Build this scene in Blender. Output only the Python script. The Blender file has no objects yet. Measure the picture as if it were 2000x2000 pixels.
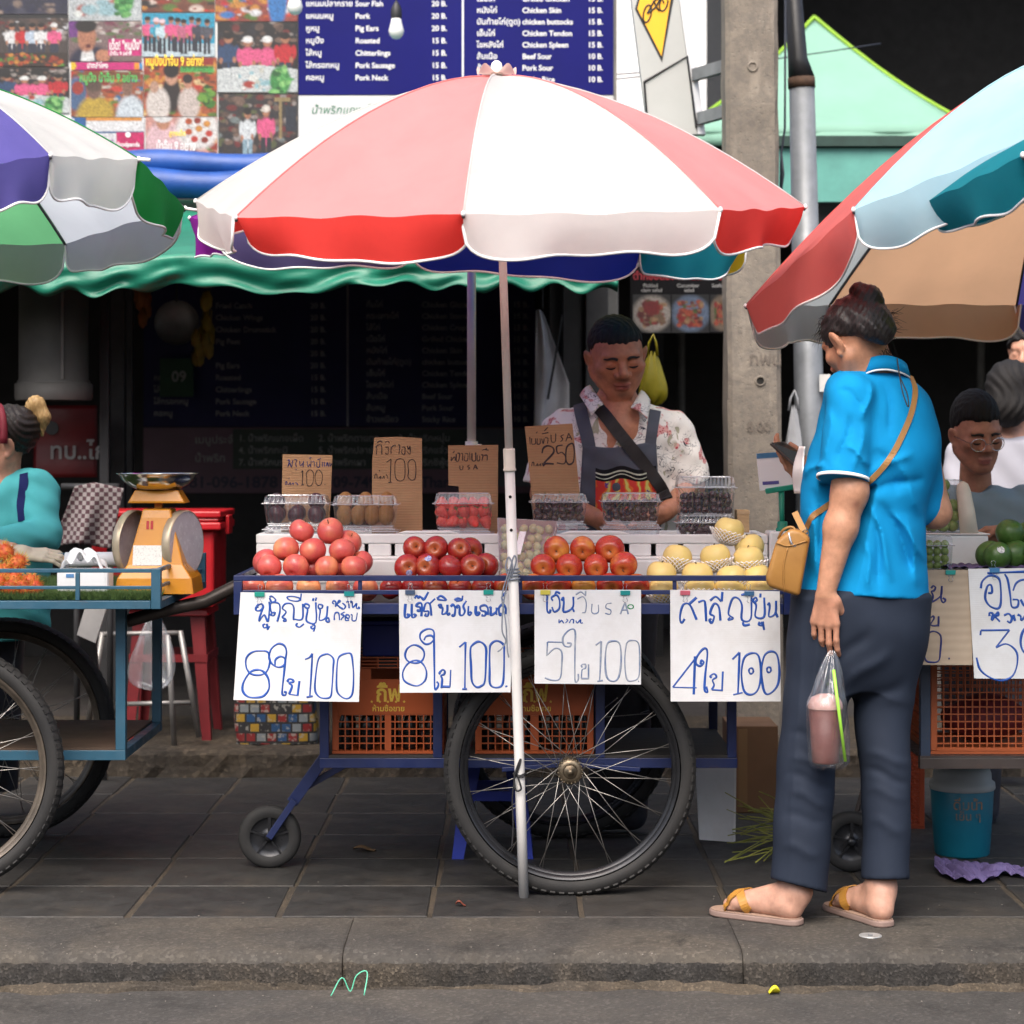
import bpy,math,random
import numpy as np
from mathutils import Vector,Matrix,Euler
scene=bpy.context.scene
F=4170.0          # focal length in pixels of the 2000 px photograph
CAM_H=1.24        # eye height above the pavement
HORIZON=870.0     # row of the horizon in the photograph
cam_data=bpy.data.cameras.new('camera')
cam_data.sensor_width=36.0
cam_data.lens=36.0 * F / 2000.0
cam_data.shift_y=-(1000.0 - HORIZON) / 2000.0
cam_data.clip_start=0.1
cam_data.clip_end=400.0
cam_data.dof.use_dof=True
cam_data.dof.focus_distance=5.8
cam_data.dof.aperture_fstop=5.0
cam=bpy.data.objects.new('camera',cam_data)
scene.collection.objects.link(cam)
cam.location=(0,0,CAM_H)
cam.rotation_euler=(math.radians(90),0,0)
scene.camera=cam
SUN_EL,SUN_AZ=math.radians(55),math.radians(195)   # azimuth clockwise from +Y
world=bpy.data.worlds.new('World')
scene.world=world
world.use_nodes=True
wn=world.node_tree
wn.nodes.clear()
wout=wn.nodes.new('ShaderNodeOutputWorld')
wbg=wn.nodes.new('ShaderNodeBackground')
wsky=wn.nodes.new('ShaderNodeTexSky')
wsky.sky_type='NISHITA'
wsky.sun_disc=False
wsky.sun_elevation=SUN_EL
wsky.sun_rotation=SUN_AZ
wsky.dust_density=6.0
wsky.air_density=1.0
wsky.ozone_density=1.0
wbg.inputs[1].default_value=0.13
wn.links.new(wsky.outputs[0],wbg.inputs[0])
wn.links.new(wbg.outputs[0],wout.inputs[0])
sun_data=bpy.data.lights.new('sun','SUN')
sun_data.energy=1.7
sun_data.angle=math.radians(55)
sun_data.color=(1.0,0.965,0.91)
sun=bpy.data.objects.new('sun',sun_data)
scene.collection.objects.link(sun)
sd=Vector((math.sin(SUN_AZ) * math.cos(SUN_EL),math.cos(SUN_AZ) * math.cos(SUN_EL),math.sin(SUN_EL)))
sun.rotation_euler=(-sd).to_track_quat('-Z','Y').to_euler()
sun.location=sd * 30
vs=scene.view_settings
vs.view_transform='Standard'
vs.look='None'
vs.exposure=1.28
vs.gamma=1.0
vs.use_curve_mapping=False
scene.render.engine='CYCLES'
cy=scene.cycles
cy.use_denoising=True
cy.max_bounces=8
cy.diffuse_bounces=4
cy.glossy_bounces=4
cy.transmission_bounces=6
cy.transparent_max_bounces=24
cy.caustics_reflective=False
cy.caustics_refractive=False
R=random.Random(7)
def P(px,py,Y):
 """World point seen at photograph pixel (px, py), Y metres away."""
 return Vector(((px - 1000.0) * Y / F,Y,CAM_H - (py - HORIZON) * Y / F))
def GP(px,py,z=0.0):
 """World point on the horizontal plane z seen at a pixel below the horizon."""
 Y=(CAM_H - z) * F / (py - HORIZON)
 return Vector(((px - 1000.0) * Y / F,Y,z))
class MB:
 """Collects shapes and links them as one mesh object."""
 def __init__(self):
  self.v,self.f,self.mi,self.col=[],[],[],None
 def add(self,vs_,fs,mi=0):
  n=len(self.v)
  self.v.extend([tuple(p) for p in vs_])
  for f in fs:
   self.f.append(tuple(i + n for i in f));self.mi.append(mi)
  return self
 def box(self,a,b,mi=0):
  x0,x1=sorted((a[0],b[0]));y0,y1=sorted((a[1],b[1]));z0,z1=sorted((a[2],b[2]))
  self.add([(x0,y0,z0),(x1,y0,z0),(x1,y1,z0),(x0,y1,z0),(x0,y0,z1),(x1,y0,z1),(x1,y1,z1),(x0,y1,z1)],
                 [(0,3,2,1),(4,5,6,7),(0,1,5,4),(1,2,6,5),(2,3,7,6),(3,0,4,7)],mi)
  return self
 def bar(self,a,b,w,h=None,up=(0,0,1),mi=0):
  """Rectangular bar from a to b, w wide across, h high along up."""
  a,b=Vector(a),Vector(b);h=w if h is None else h
  d=(b - a).normalized();up=Vector(up)
  if abs(d.dot(up)) > 0.98: up=Vector((0,1,0))
  s=d.cross(up).normalized();u=s.cross(d).normalized()
  vs_=[]
  for p in (a,b):
   for (i,j) in ((-1,-1),(1,-1),(1,1),(-1,1)):
    vs_.append(p + s * (w/2*i) + u * (h/2*j))
  self.add(vs_,[(0,1,2,3),(7,6,5,4),(0,4,5,1),(1,5,6,2),(2,6,7,3),(3,7,4,0)],mi)
  return self
 def tube(self,pts,r,n=10,cap=True,mi=0,closed=False):
  pts=[Vector(p) for p in pts];m=len(pts)
  rs=[r]*m if not hasattr(r,'__len__') else list(r)
  vs_,fs=[],[]
  prev=None
  for i,p in enumerate(pts):
   if closed: d=pts[(i+1) % m] - pts[i-1]
   else: d=pts[min(i+1,m-1)] - pts[max(i-1,0)]
   d=d.normalized() if d.length > 1e-9 else Vector((0,0,1))
   if prev is None:
    s=d.cross(Vector((0,0,1)))
    if s.length < 0.05: s=d.cross(Vector((1,0,0)))
   else:
    s=prev - d * prev.dot(d)
   s.normalize();prev=s
   u=d.cross(s)
   for k in range(n):
    a=2*math.pi*k/n
    vs_.append(p + (s*math.cos(a) + u*math.sin(a)) * rs[i])
  last=m if closed else m-1
  for i in range(last):
   j=(i+1) % m
   for k in range(n):
    k2=(k+1) % n
    fs.append((i*n+k,i*n+k2,j*n+k2,j*n+k))
  if cap and not closed:
   fs.append(tuple(range(n-1,-1,-1)));fs.append(tuple((m-1)*n+k for k in range(n)))
  self.add(vs_,fs,mi)
  return self
 def lathe(self,prof,n=24,c=(0,0,0),axis='Z',mi=0,cap=False):
  """prof: list of (radius, height); revolved about the axis through c."""
  vs_,fs=[],[]
  for (r,h) in prof:
   for k in range(n):
    a=2*math.pi*k/n
    x,y=r*math.cos(a),r*math.sin(a)
    if axis == 'Z': q=(x,y,h)
    elif axis == 'Y': q=(x,h,y)
    else: q=(h,x,y)
    vs_.append((c[0]+q[0],c[1]+q[1],c[2]+q[2]))
  for i in range(len(prof)-1):
   for k in range(n):
    k2=(k+1) % n
    fs.append((i*n+k,i*n+k2,(i+1)*n+k2,(i+1)*n+k))
  if cap:
   fs.append(tuple(range(n-1,-1,-1)));fs.append(tuple((len(prof)-1)*n+k for k in range(n)))
  self.add(vs_,fs,mi)
  return self
 def grid(self,fn,nu,nv,mi=0,wrap=False):
  """fn(u, v) -> point, u and v in 0..1"""
  vs_,fs=[],[]
  for i in range(nu+1):
   for j in range(nv+1):
    vs_.append(fn(i/nu,j/nv))
  w=nv+1
  for i in range(nu):
   for j in range(nv):
    fs.append((i*w+j,(i+1)*w+j,(i+1)*w+j+1,i*w+j+1))
  self.add(vs_,fs,mi)
  return self
 def slab(self,outline,n,t,mi=0):
  """Prism: outline polygon (3-D points in a plane) thickened by t along normal n."""
  n=Vector(n).normalized()*t;m=len(outline)
  a=[Vector(p) for p in outline];b=[p + n for p in a]
  fs=[tuple(range(m-1,-1,-1)),tuple(range(m,2*m))]
  for i in range(m):
   j=(i+1) % m
   fs.append((i,j,m+j,m+i))
  self.add(a+b,fs,mi)
  return self
 def build(self,name,mat,parent=None,smooth=False,bevel=0,loc=None,rot=None,solid=0,sub=0,weld=False):
  me=bpy.data.meshes.new(name)
  me.from_pydata(self.v,[],self.f)
  if isinstance(mat,(list,tuple)):
   for m in mat: me.materials.append(m)
   me.polygons.foreach_set('material_index',self.mi)
  else: me.materials.append(mat)
  if weld:
   import bmesh
   bm=bmesh.new();bm.from_mesh(me)
   bmesh.ops.remove_doubles(bm,verts=bm.verts,dist=1e-5)
   bmesh.ops.recalc_face_normals(bm,faces=bm.faces)
   bm.to_mesh(me);bm.free()
  if smooth: me.polygons.foreach_set('use_smooth',[True]*len(me.polygons))
  if self.col is not None:
   ca=me.color_attributes.new('Col','FLOAT_COLOR','POINT')
   c=np.ones((len(me.vertices),4),np.float32);c[:,:3]=np.asarray(self.col)[:,:3]
   ca.data.foreach_set('color',c.ravel())
  me.update()
  return put(name,me,parent,loc,rot,bevel,solid,sub)
def put(name,me,parent=None,loc=None,rot=None,bevel=0,solid=0,sub=0):
 o=bpy.data.objects.new(name,me)
 scene.collection.objects.link(o)
 if parent is not None:
  o.parent=parent
  w=Vector((0,0,0));q=parent
  if not parent.get('_local'):
   o.matrix_parent_inverse=Matrix.Translation(-Vector(parent.get('_base',(0,0,0))))
 if loc is not None: o.location=loc
 if rot is not None: o.rotation_euler=rot
 if solid:
  m=o.modifiers.new('solid','SOLIDIFY');m.thickness=solid;m.offset=0
 if sub:
  m=o.modifiers.new('sub','SUBSURF');m.levels=sub;m.render_levels=sub
 if bevel:
  m=o.modifiers.new('bevel','BEVEL');m.width=bevel;m.segments=2;m.limit_method='ANGLE'
 return o
def tag(o,label=None,cat=None,group=None,kind=None):
 if label: o['label']=label
 if cat: o['category']=cat
 if group: o['group']=group
 if kind: o['kind']=kind
 return o
def thing(name,label,cat,base=(0,0,0),group=None):
 """An Empty at the thing's base; its parts are modelled in world coordinates."""
 o=bpy.data.objects.new(name,None)
 scene.collection.objects.link(o)
 o.empty_display_size=0.05
 o.location=base
 o['_base']=tuple(base)
 return tag(o,label,cat,group)
def local_thing(name,label,cat,loc,rot=(0,0,0),group=None):
 """An Empty whose parts are modelled in its own coordinates."""
 o=bpy.data.objects.new(name,None)
 scene.collection.objects.link(o)
 o.empty_display_size=0.05
 o.location=loc;o.rotation_euler=rot;o['_local']=1
 return tag(o,label,cat,group)
def copy_tree(o,parent=None):
 c=o.copy();scene.collection.objects.link(c);c.parent=parent
 if parent is not None: c.matrix_parent_inverse=o.matrix_parent_inverse.copy()
 for ch in list(o.children): copy_tree(ch,c)
 return c
def lin(c):
 """sRGB 0-255 triple to linear."""
 return tuple(((x/255.0)/12.92 if x/255.0 <= 0.04045 else ((x/255.0+0.055)/1.055)**2.4) for x in c)
class NT:
 def __init__(self,name):
  self.m=bpy.data.materials.new(name);self.m.use_nodes=True
  self.t=self.m.node_tree;self.t.nodes.clear()
  self.out=self.t.nodes.new('ShaderNodeOutputMaterial')
  self.bsdf=self.t.nodes.new('ShaderNodeBsdfPrincipled')
  self.t.links.new(self.bsdf.outputs[0],self.out.inputs[0])
 def n(self,typ,**kw):
  x=self.t.nodes.new(typ)
  for k,v in kw.items(): setattr(x,k,v)
  return x
 def l(self,a,b): self.t.links.new(a,b)
 def coord(self,which='Object',scale=(1,1,1)):
  tc=self.n('ShaderNodeTexCoord');mp=self.n('ShaderNodeMapping')
  mp.inputs['Scale'].default_value=scale
  self.l(tc.outputs[which],mp.inputs[0])
  return mp.outputs[0]
 def noise(self,co,scale,detail=4,rough=0.6,dist=0.0):
  x=self.n('ShaderNodeTexNoise')
  x.inputs['Scale'].default_value=scale;x.inputs['Detail'].default_value=detail
  x.inputs['Roughness'].default_value=rough;x.inputs['Distortion'].default_value=dist
  self.l(co,x.inputs['Vector'])
  return x.outputs[0]
 def ramp(self,fac,stops):
  x=self.n('ShaderNodeValToRGB')
  e=x.color_ramp.elements
  while len(e) < len(stops): e.new(0.5)
  for el,(p,c) in zip(e,stops):
   el.position=p;el.color=(c[0],c[1],c[2],1) if hasattr(c,'__len__') else (c,c,c,1)
  self.l(fac,x.inputs[0])
  return x.outputs[0]
 def mix(self,fac,a,b,mode='MIX'):
  x=self.n('ShaderNodeMix',data_type='RGBA',blend_type=mode)
  for idx,val in ((0,fac),(6,a),(7,b)):
   if hasattr(val,'is_linked') or hasattr(val,'links'): self.l(val,x.inputs[idx])
   elif hasattr(val,'__len__'): x.inputs[idx].default_value=(val[0],val[1],val[2],1)
   else: x.inputs[idx].default_value=val
  return x.outputs[2]
 def math(self,op,a,b=None):
  x=self.n('ShaderNodeMath',operation=op)
  for idx,val in ((0,a),(1,b)):
   if val is None: continue
   if hasattr(val,'links'): self.l(val,x.inputs[idx])
   else: x.inputs[idx].default_value=val
  return x.outputs[0]
 def bump(self,h,strength=0.3,dist=0.002):
  x=self.n('ShaderNodeBump')
  x.inputs['Strength'].default_value=strength;x.inputs['Distance'].default_value=dist
  self.l(h,x.inputs['Height'])
  self.l(x.outputs[0],self.bsdf.inputs['Normal'])
  return x
 def set(self,**kw):
  for k,v in kw.items():
   s=self.bsdf.inputs[k.replace('_',' ')]
   if hasattr(v,'links'): self.l(v,s)
   elif hasattr(v,'__len__') and len(v) == 3: s.default_value=(v[0],v[1],v[2],1)
   else: s.default_value=v
  return self
def M(name,col,rough=0.6,var=0.25,scale=18,bump=0.15,bscale=140,bdist=0.001,metal=0.0,col2=None,spec=0.4,cscale=(1,1,1),detail=5,contrast=(0.35,0.68),trans=0.0,coat=0.0,sheen=0.0,rvar=0.12):
 """General painted / moulded surface with uneven colour, gloss and fine relief."""
 t=NT(name)
 co=t.coord('Object',cscale)
 f=t.ramp(t.noise(co,scale,detail),[(contrast[0],0.0),(contrast[1],1.0)])
 c2=col2 if col2 is not None else tuple(x*(1-var) for x in col)
 t.set(Base_Color=t.mix(f,col,c2),Metallic=metal)
 t.bsdf.inputs['Specular IOR Level'].default_value=spec
 rr=t.n('ShaderNodeMapRange');rr.inputs[3].default_value=max(0.02,rough-rvar);rr.inputs[4].default_value=min(1,rough+rvar)
 t.l(t.noise(co,scale*2.3,3),rr.inputs[0]);t.set(Roughness=rr.outputs[0])
 if bump: t.bump(t.noise(co,bscale,3),bump,bdist)
 if coat: t.bsdf.inputs['Coat Weight'].default_value=coat;t.bsdf.inputs['Coat Roughness'].default_value=0.15
 if sheen: t.bsdf.inputs['Sheen Weight'].default_value=sheen
 if trans:
  tr=t.n('ShaderNodeBsdfTranslucent');mx=t.n('ShaderNodeMixShader');mx.inputs[0].default_value=trans
  cn=t.bsdf.inputs['Base Color'].links[0].from_socket
  t.l(cn,tr.inputs[0]);t.l(t.bsdf.outputs[0],mx.inputs[1]);t.l(tr.outputs[0],mx.inputs[2]);t.l(mx.outputs[0],t.out.inputs[0])
 return t.m
def clear_plastic(name,tint=(0.95,0.96,0.97),gloss=0.22,rough=0.06,bscale=60,bump=0.4,haze=0.0,bstretch=(1,1,1)):
 """Thin clear film: mostly see-through with a glossy skin."""
 t=NT(name)
 t.t.nodes.remove(t.bsdf)
 tr=t.n('ShaderNodeBsdfTransparent');tr.inputs[0].default_value=(*tint,1)
 gl=t.n('ShaderNodeBsdfGlossy');gl.inputs['Roughness'].default_value=rough;gl.inputs[0].default_value=(0.95,0.96,1,1)
 fr=t.n('ShaderNodeLayerWeight');fr.inputs['Blend'].default_value=0.5
 bp=t.n('ShaderNodeBump');bp.inputs['Strength'].default_value=bump;bp.inputs['Distance'].default_value=0.004
 t.l(t.noise(t.coord('Object',bstretch),bscale,2),bp.inputs['Height'])
 t.l(bp.outputs[0],gl.inputs['Normal']);t.l(bp.outputs[0],fr.inputs['Normal'])
 a=t.math('ADD',t.math('MULTIPLY',t.math('POWER',fr.outputs['Facing'],4.0),0.7),gloss*0.35+0.02)
 mx=t.n('ShaderNodeMixShader');t.l(a,mx.inputs[0]);t.l(tr.outputs[0],mx.inputs[1]);t.l(gl.outputs[0],mx.inputs[2])
 last=mx.outputs[0]
 if haze:
  df=t.n('ShaderNodeBsdfDiffuse');df.inputs[0].default_value=(0.8,0.82,0.85,1)
  m2=t.n('ShaderNodeMixShader');m2.inputs[0].default_value=haze
  t.l(last,m2.inputs[1]);t.l(df.outputs[0],m2.inputs[2]);last=m2.outputs[0]
 t.l(last,t.out.inputs[0])
 return t.m
def print_mat(name,rough=0.45):
 """Printed sheet: the ink colours come from the mesh's colour attribute."""
 t=NT(name)
 a=t.n('ShaderNodeVertexColor');a.layer_name='Col'
 t.set(Base_Color=a.outputs[0],Roughness=rough)
 return t.m
def catmull(pts,per=6,closed=False):
 pts=[Vector(p) for p in pts];n=len(pts)
 if n < 3: return pts
 out=[]
 rng=n if closed else n-1
 for i in range(rng):
  p1,p2=pts[i],pts[(i+1) % n]
  p0=pts[i-1] if (closed or i > 0) else p1 + (p1-p2)
  p3=pts[(i+2) % n] if (closed or i+2 < n) else p2 + (p2-p1)
  for k in range(per):
   t=k/per;t2=t*t;t3=t2*t
   out.append(0.5*((2*p1) + (-p0+p2)*t + (2*p0-5*p1+4*p2-p3)*t2 + (-p0+3*p1-3*p2+p3)*t3))
 if not closed: out.append(pts[-1])
 return out
_txt_cache={}
def text_mesh(s,size,bold=0.0,align='LEFT',shear=0.0):
 cu=bpy.data.curves.new('lettering','FONT')
 cu.body=s;cu.size=size;cu.align_x=align;cu.offset=bold*size;cu.resolution_u=3;cu.shear=shear
 ob=bpy.data.objects.new('lettering',cu)
 scene.collection.objects.link(ob)
 dg=bpy.context.evaluated_depsgraph_get()
 me=bpy.data.meshes.new_from_object(ob.evaluated_get(dg))
 V=np.empty(len(me.vertices)*3);me.vertices.foreach_get('co',V)
 V=V.reshape(-1,3)
 Fs=[tuple(p.vertices) for p in me.polygons]
 bpy.data.objects.remove(ob);bpy.data.curves.remove(cu);bpy.data.meshes.remove(me)
 return V,Fs
def add_text(mb,s,org,right,up,size,bold=0.0,align='LEFT',width=None,mi=0,shear=0.0):
 """Adds lettering to a mesh builder: org is the left end of the baseline."""
 V,Fs=text_mesh(s,size,bold,align,shear)
 if len(V) == 0: return
 org,right,up=Vector(org),Vector(right).normalized(),Vector(up).normalized()
 sx=1.0
 if width:
  w=V[:,0].max()-V[:,0].min()
  sx=width/max(w,1e-6)
 par=list(range(len(V)))
 def find(i):
  while par[i] != i: par[i]=par[par[i]];i=par[i]
  return i
 for f in Fs:
  r0=find(f[0])
  for i in f[1:]: par[find(i)]=r0
 ids={}
 nrm=right.cross(up)
 lift=[ids.setdefault(find(i),len(ids)) % 5 * 0.00012 for i in range(len(V))]
 mb.add([org + right*(float(v[0])*sx) + up*float(v[1]) + nrm*li for v,li in zip(V,lift)],Fs,mi)
# ================================================================ setting
KERB_Y0,KERB_Y1=5.215,5.61      # kerb stone front and back
STEP_Y,STEP_Z=7.98,0.10
ROAD_Z=-0.088
def ground_mat(name,c1,c2,c3,scale,speck=0.25,bump=0.5,bscale=220,vor=90,rough=0.85,stain=1.3):
 t=NT(name)
 co=t.coord('Object')
 base=t.mix(t.ramp(t.noise(co,scale,6,0.65),[(0.32,0.0),(0.68,1.0)]),c1,c2)
 st=t.ramp(t.noise(co,stain,5,0.6,0.6),[(0.45,0.0),(0.7,1.0)])
 base=t.mix(t.math('MULTIPLY',st,0.85),base,c3)
 dk=t.ramp(t.noise(co,stain*2.7,6,0.7,0.4),[(0.56,0.0),(0.70,0.75)]);base=t.mix(dk,base,tuple(x*.42 for x in c2))
 v=t.n('ShaderNodeTexVoronoi');v.inputs['Scale'].default_value=vor
 t.l(co,v.inputs['Vector'])
 sp=t.ramp(v.outputs['Color'],[(0.15,0.6),(0.5,1.0),(0.72,1.3),(0.85,2.4)])
 base=t.mix(speck,base,t.mix(1.0,base,sp,'MULTIPLY'))
 t.set(Base_Color=base,Roughness=rough)
 t.bsdf.inputs['Specular IOR Level'].default_value=0.3
 h=t.mix(0.5,t.noise(co,bscale,4,0.7),v.outputs['Distance'])
 t.bump(h,bump,0.004)
 return t.m
m_road=ground_mat('road_concrete',(0.04756,0.04428,0.041),(0.0328,0.03116,0.02952),(0.0656,0.05822,0.0492),7,0.35,0.55,260,130)
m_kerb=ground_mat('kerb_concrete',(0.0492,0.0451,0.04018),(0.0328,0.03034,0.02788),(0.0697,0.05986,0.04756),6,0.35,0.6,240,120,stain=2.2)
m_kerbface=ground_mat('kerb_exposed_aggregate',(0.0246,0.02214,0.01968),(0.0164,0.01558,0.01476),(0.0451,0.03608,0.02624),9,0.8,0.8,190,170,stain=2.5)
m_mortar=ground_mat('sandy_mortar',(0.0697,0.05412,0.0369),(0.0451,0.0369,0.02788),(0.0328,0.0287,0.0246),5,0.4,0.6,260,200,stain=1.8)
m_step=ground_mat('old_step_concrete',(0.0615,0.04756,0.0328),(0.0328,0.02624,0.01968),(0.02296,0.0205,0.01804),5,0.6,0.9,160,60,stain=2.0)
def tile_mat():
 t=NT('paving_tile')
 co=t.coord('Object')
 oi=t.n('ShaderNodeObjectInfo')
 base=t.ramp(oi.outputs['Random'],[(0.0,(0.0155,0.015,0.0147)),(0.5,(0.0195,0.019,0.018)),(1.0,(0.026,0.0235,0.021))])
 co2=t.coord('Object',(3,14,1))
 brushed=t.ramp(t.noise(co2,9,5,0.7),[(0.3,0.72),(0.7,1.3)])
 base=t.mix(1.0,base,brushed,'MULTIPLY')
 dirt=t.ramp(t.noise(co,3.2,6,0.65,0.5),[(0.5,0.0),(0.75,0.55)])
 base=t.mix(dirt,base,(0.062,0.050,0.037))
 gv=t.n('ShaderNodeTexVoronoi');gv.inputs['Scale'].default_value=7;t.l(t.coord('Object'),gv.inputs['Vector']);base=t.mix(t.ramp(gv.outputs['Distance'],[(.05,.75),(.085,0.0)]),base,(.012,.011,.011))
 base=t.mix(t.ramp(t.noise(co,70,4,.7),[(.64,0.0),(.72,.5)]),base,(.10,.09,.075))
 t.set(Base_Color=base,Roughness=t.ramp(t.noise(co,11,4),[(0.3,0.5),(0.7,0.85)]))
 t.bump(t.mix(0.5,t.noise(co,180,4,0.7),t.noise(co2,30,3)),0.5,0.003)
 return t.m
m_tile=tile_mat()
road=MB()
road.grid(lambda u,v: (-14+28*u,-6 + (KERB_Y0+0.05+6)*v,ROAD_Z + 0.004*math.sin(9*u*6+v*31) ),60,40)
road=tag(road.build('road',m_road,smooth=True),kind='structure')
kerb=thing('kerb',None,None,(0,KERB_Y0,0));kerb['kind']='structure'
joints=[-6.0,-4.3,-2.75,-1.35,-0.415,0.565,1.62,3.0,4.4,6.0]
nz=np.random.RandomState(3)
for i in range(len(joints)-1):
 x0,x1=joints[i]+0.0012,joints[i+1]-0.0012
 n=max(4,int((x1-x0)/0.012))
 prof=[(KERB_Y1-0.004,0.0),(KERB_Y0+0.10,0.0),(KERB_Y0+0.045,-0.002),(KERB_Y0+0.018,-0.011),(KERB_Y0+0.006,-0.026),(KERB_Y0,-0.045),(KERB_Y0-0.003,-0.07),(KERB_Y0-0.006,ROAD_Z-0.03)]
 vs_,fs,mi=[],[],[]
 for k in range(n+1):
  x=x0 + (x1-x0)*k/n
  for j,(y,z) in enumerate(prof):
   a=0.0 if j < 1 else (0.0010 if j < 4 else 0.0032)
   vs_.append((x,y + a*nz.randn(),z + 0.6*a*nz.randn()))
 w=len(prof)
 mb=MB()
 for k in range(n):
  for j in range(w-1):
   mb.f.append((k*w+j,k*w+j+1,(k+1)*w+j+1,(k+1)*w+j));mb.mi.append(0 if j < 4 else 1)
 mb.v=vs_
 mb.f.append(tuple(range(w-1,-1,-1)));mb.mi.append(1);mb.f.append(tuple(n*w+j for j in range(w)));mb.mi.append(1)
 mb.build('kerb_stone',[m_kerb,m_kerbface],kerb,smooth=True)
mb=MB()
def crumb(u,v):
 x=-7 + 14*u
 w=0.012 + 0.03*math.sin(x*3.1) + 0.02*math.sin(x*11.3+1) + 0.012*math.sin(x*37)
 z=ROAD_Z + 0.004 + (0.010+0.008*math.sin(x*5.7))*max(0,1-v)**1.6 + 0.003*nz.randn()
 return (x,KERB_Y0 - 0.006 - max(0.008,w)*v,z if v < 0.99 else ROAD_Z-0.004)
mb.grid(crumb,500,4)
tag(mb.build('kerb_foot_mortar',m_mortar),kind='structure')
pav=MB()
pav.grid(lambda u,v: (-9+18*u,KERB_Y1-0.01+(STEP_Y-KERB_Y1+0.05)*v,-0.0035),40,8)
pav=tag(pav.build('pavement',m_mortar),kind='structure')
TW,TD=0.399,0.3945
tile_me={}
def tile_mesh(k):
 if k in tile_me: return tile_me[k]
 g=0.0035+0.0015*k;h=0.03;b=0.003
 hx,hy=TW/2-g-.002,TD/2-g+.0015
 V=[]
 for (z,q) in ((-h,0),(-b,0),(0,b)):
  for (sx,sy) in ((-1,-1),(1,-1),(1,1),(-1,1)): V.append((sx*(hx-q),sy*(hy-q),z))
 Fc=[(8,9,10,11)]
 for l in (0,4):
  for i in range(4): Fc.append((l+i,l+(i+1)%4,l+4+(i+1)%4,l+4+i))
 me=bpy.data.meshes.new('paving_tile');me.from_pydata(V,[],Fc);me.materials.append(m_tile)
 tile_me[k]=me
 return me
for r in range(6):
 off=[0.02,0.026,0.018,0.024,0.014,0.02][r]
 for c in range(-7,8):
  x=-0.685 + off + TW*(c+0.5) + 0.05
  y=KERB_Y1 + 0.006 + TD*(r+0.5)
  if abs(x) > 0.30*y + 0.35: continue
  put('paving_tile',tile_mesh(R.randint(0,2)),pav,loc=(x,y,0.0005+R.uniform(-0.002,0.0015)),rot=(R.uniform(-.003,.003),R.uniform(-.003,.003),R.uniform(-.006,.006)))
mb=MB()
def stepf(u,v):
 x=-6 + 12*u
 prof=[(STEP_Y-0.004,-0.01),(STEP_Y,0.04),(STEP_Y+0.002,0.082),(STEP_Y+0.015,0.097),(STEP_Y+0.06,STEP_Z),(9.0,STEP_Z)]
 k=int(round(v*5))
 return (x,prof[k][0]+0.004*nz.randn()*(k < 4),prof[k][1]+0.0025*nz.randn()*(k < 5))
mb.grid(stepf,260,5)
tag(mb.build('step',m_step),kind='structure')
m_darkfloor=ground_mat('shop_floor_concrete',(0.05,0.045,0.04),(0.035,0.03,0.03),(0.03,0.028,0.025),4,0.3,0.4,120,90)
mb=MB();mb.grid(lambda u,v: (-6+12*u,8.95+9*v,STEP_Z-0.004),4,4)
tag(mb.build('shop_floor',m_darkfloor),kind='structure')
mb=MB();mb.grid(lambda u,v: (-60+120*u,17.5+120*v,-0.05),6,6)
tag(mb.build('ground',m_road),kind='structure')
m_plaster=M('grimy_plaster',(0.30,0.29,0.27),0.8,0.4,3,0.3,60,0.002)
m_black=M('shade_black_wall',(0.018,0.017,0.017),0.75,0.5,4,0.3,60,0.002)  # near-black colour carries the shade of the unlit rooms
m_darkceil=M('shade_black_ceiling',(0.012,0.012,0.012),0.8,0.4,4,0.0)  # ceiling shade put into the colour as well
WALL_Y=9.6
ROOM_Y=11.6
shop=thing('grill_shop','shop building with posters and menu board above a green awning','shop',(-1.2,WALL_Y,0))
XR=(1205-1000)*WALL_Y/F
mb=MB();mb.box((-4.2,WALL_Y,2.2),(XR,WALL_Y+0.14,4.6));mb.build('facade_wall',m_plaster,shop)
mb=MB();mb.box((-4.2,WALL_Y+0.141,2.25),(XR,ROOM_Y,2.35));mb.build('ceiling',m_darkceil,shop)
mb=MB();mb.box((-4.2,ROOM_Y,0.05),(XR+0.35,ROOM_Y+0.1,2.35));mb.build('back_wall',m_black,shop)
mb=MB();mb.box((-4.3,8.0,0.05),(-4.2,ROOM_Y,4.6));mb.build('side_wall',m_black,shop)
m_darkpost=M('dark_steel_post',(0.03,0.03,0.032),0.5,0.4,12,0.2)
m_greypipe=M('dull_grey_pipe',(0.12,0.12,0.115),0.5,0.35,10,0.2)
for (px,w,col,lab) in ((1165,0.05,m_darkpost,'black square steel post at the open corner of the grill shop'),
                          (1192,0.035,m_greypipe,'grey upright pipe beside the grill shop corner post')):
 mb=MB();p=P(px,870,9.7)
 mb.box((p.x-w,9.7-w,STEP_Z-0.004),(p.x+w,9.7+w,2.24))
 t=thing('corner_post',lab,'post',(p.x,9.7,STEP_Z))
 mb.build('shaft',col,t,bevel=0.004)
 mb=MB();mb.box((p.x-w-.02,9.7-w-.02,STEP_Z-0.003),(p.x+w+.02,9.7+w+.02,STEP_Z+0.01));mb.build('foot_plate',col,t)
m_teal=M('faded_teal_board',(0.12,0.36,0.31),0.6,0.25,5,0.1)
hall=thing('market_hall','dark market hall with a teal fascia behind the fruit stalls','hall',(2.2,12.4,0))
HX=P(1206,870,10.4).x
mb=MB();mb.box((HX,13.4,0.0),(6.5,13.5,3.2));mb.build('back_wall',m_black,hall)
mb=MB();mb.box((HX,10.0,2.27),(6.5,13.4,2.33));mb.build('ceiling',m_darkceil,hall)
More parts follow.
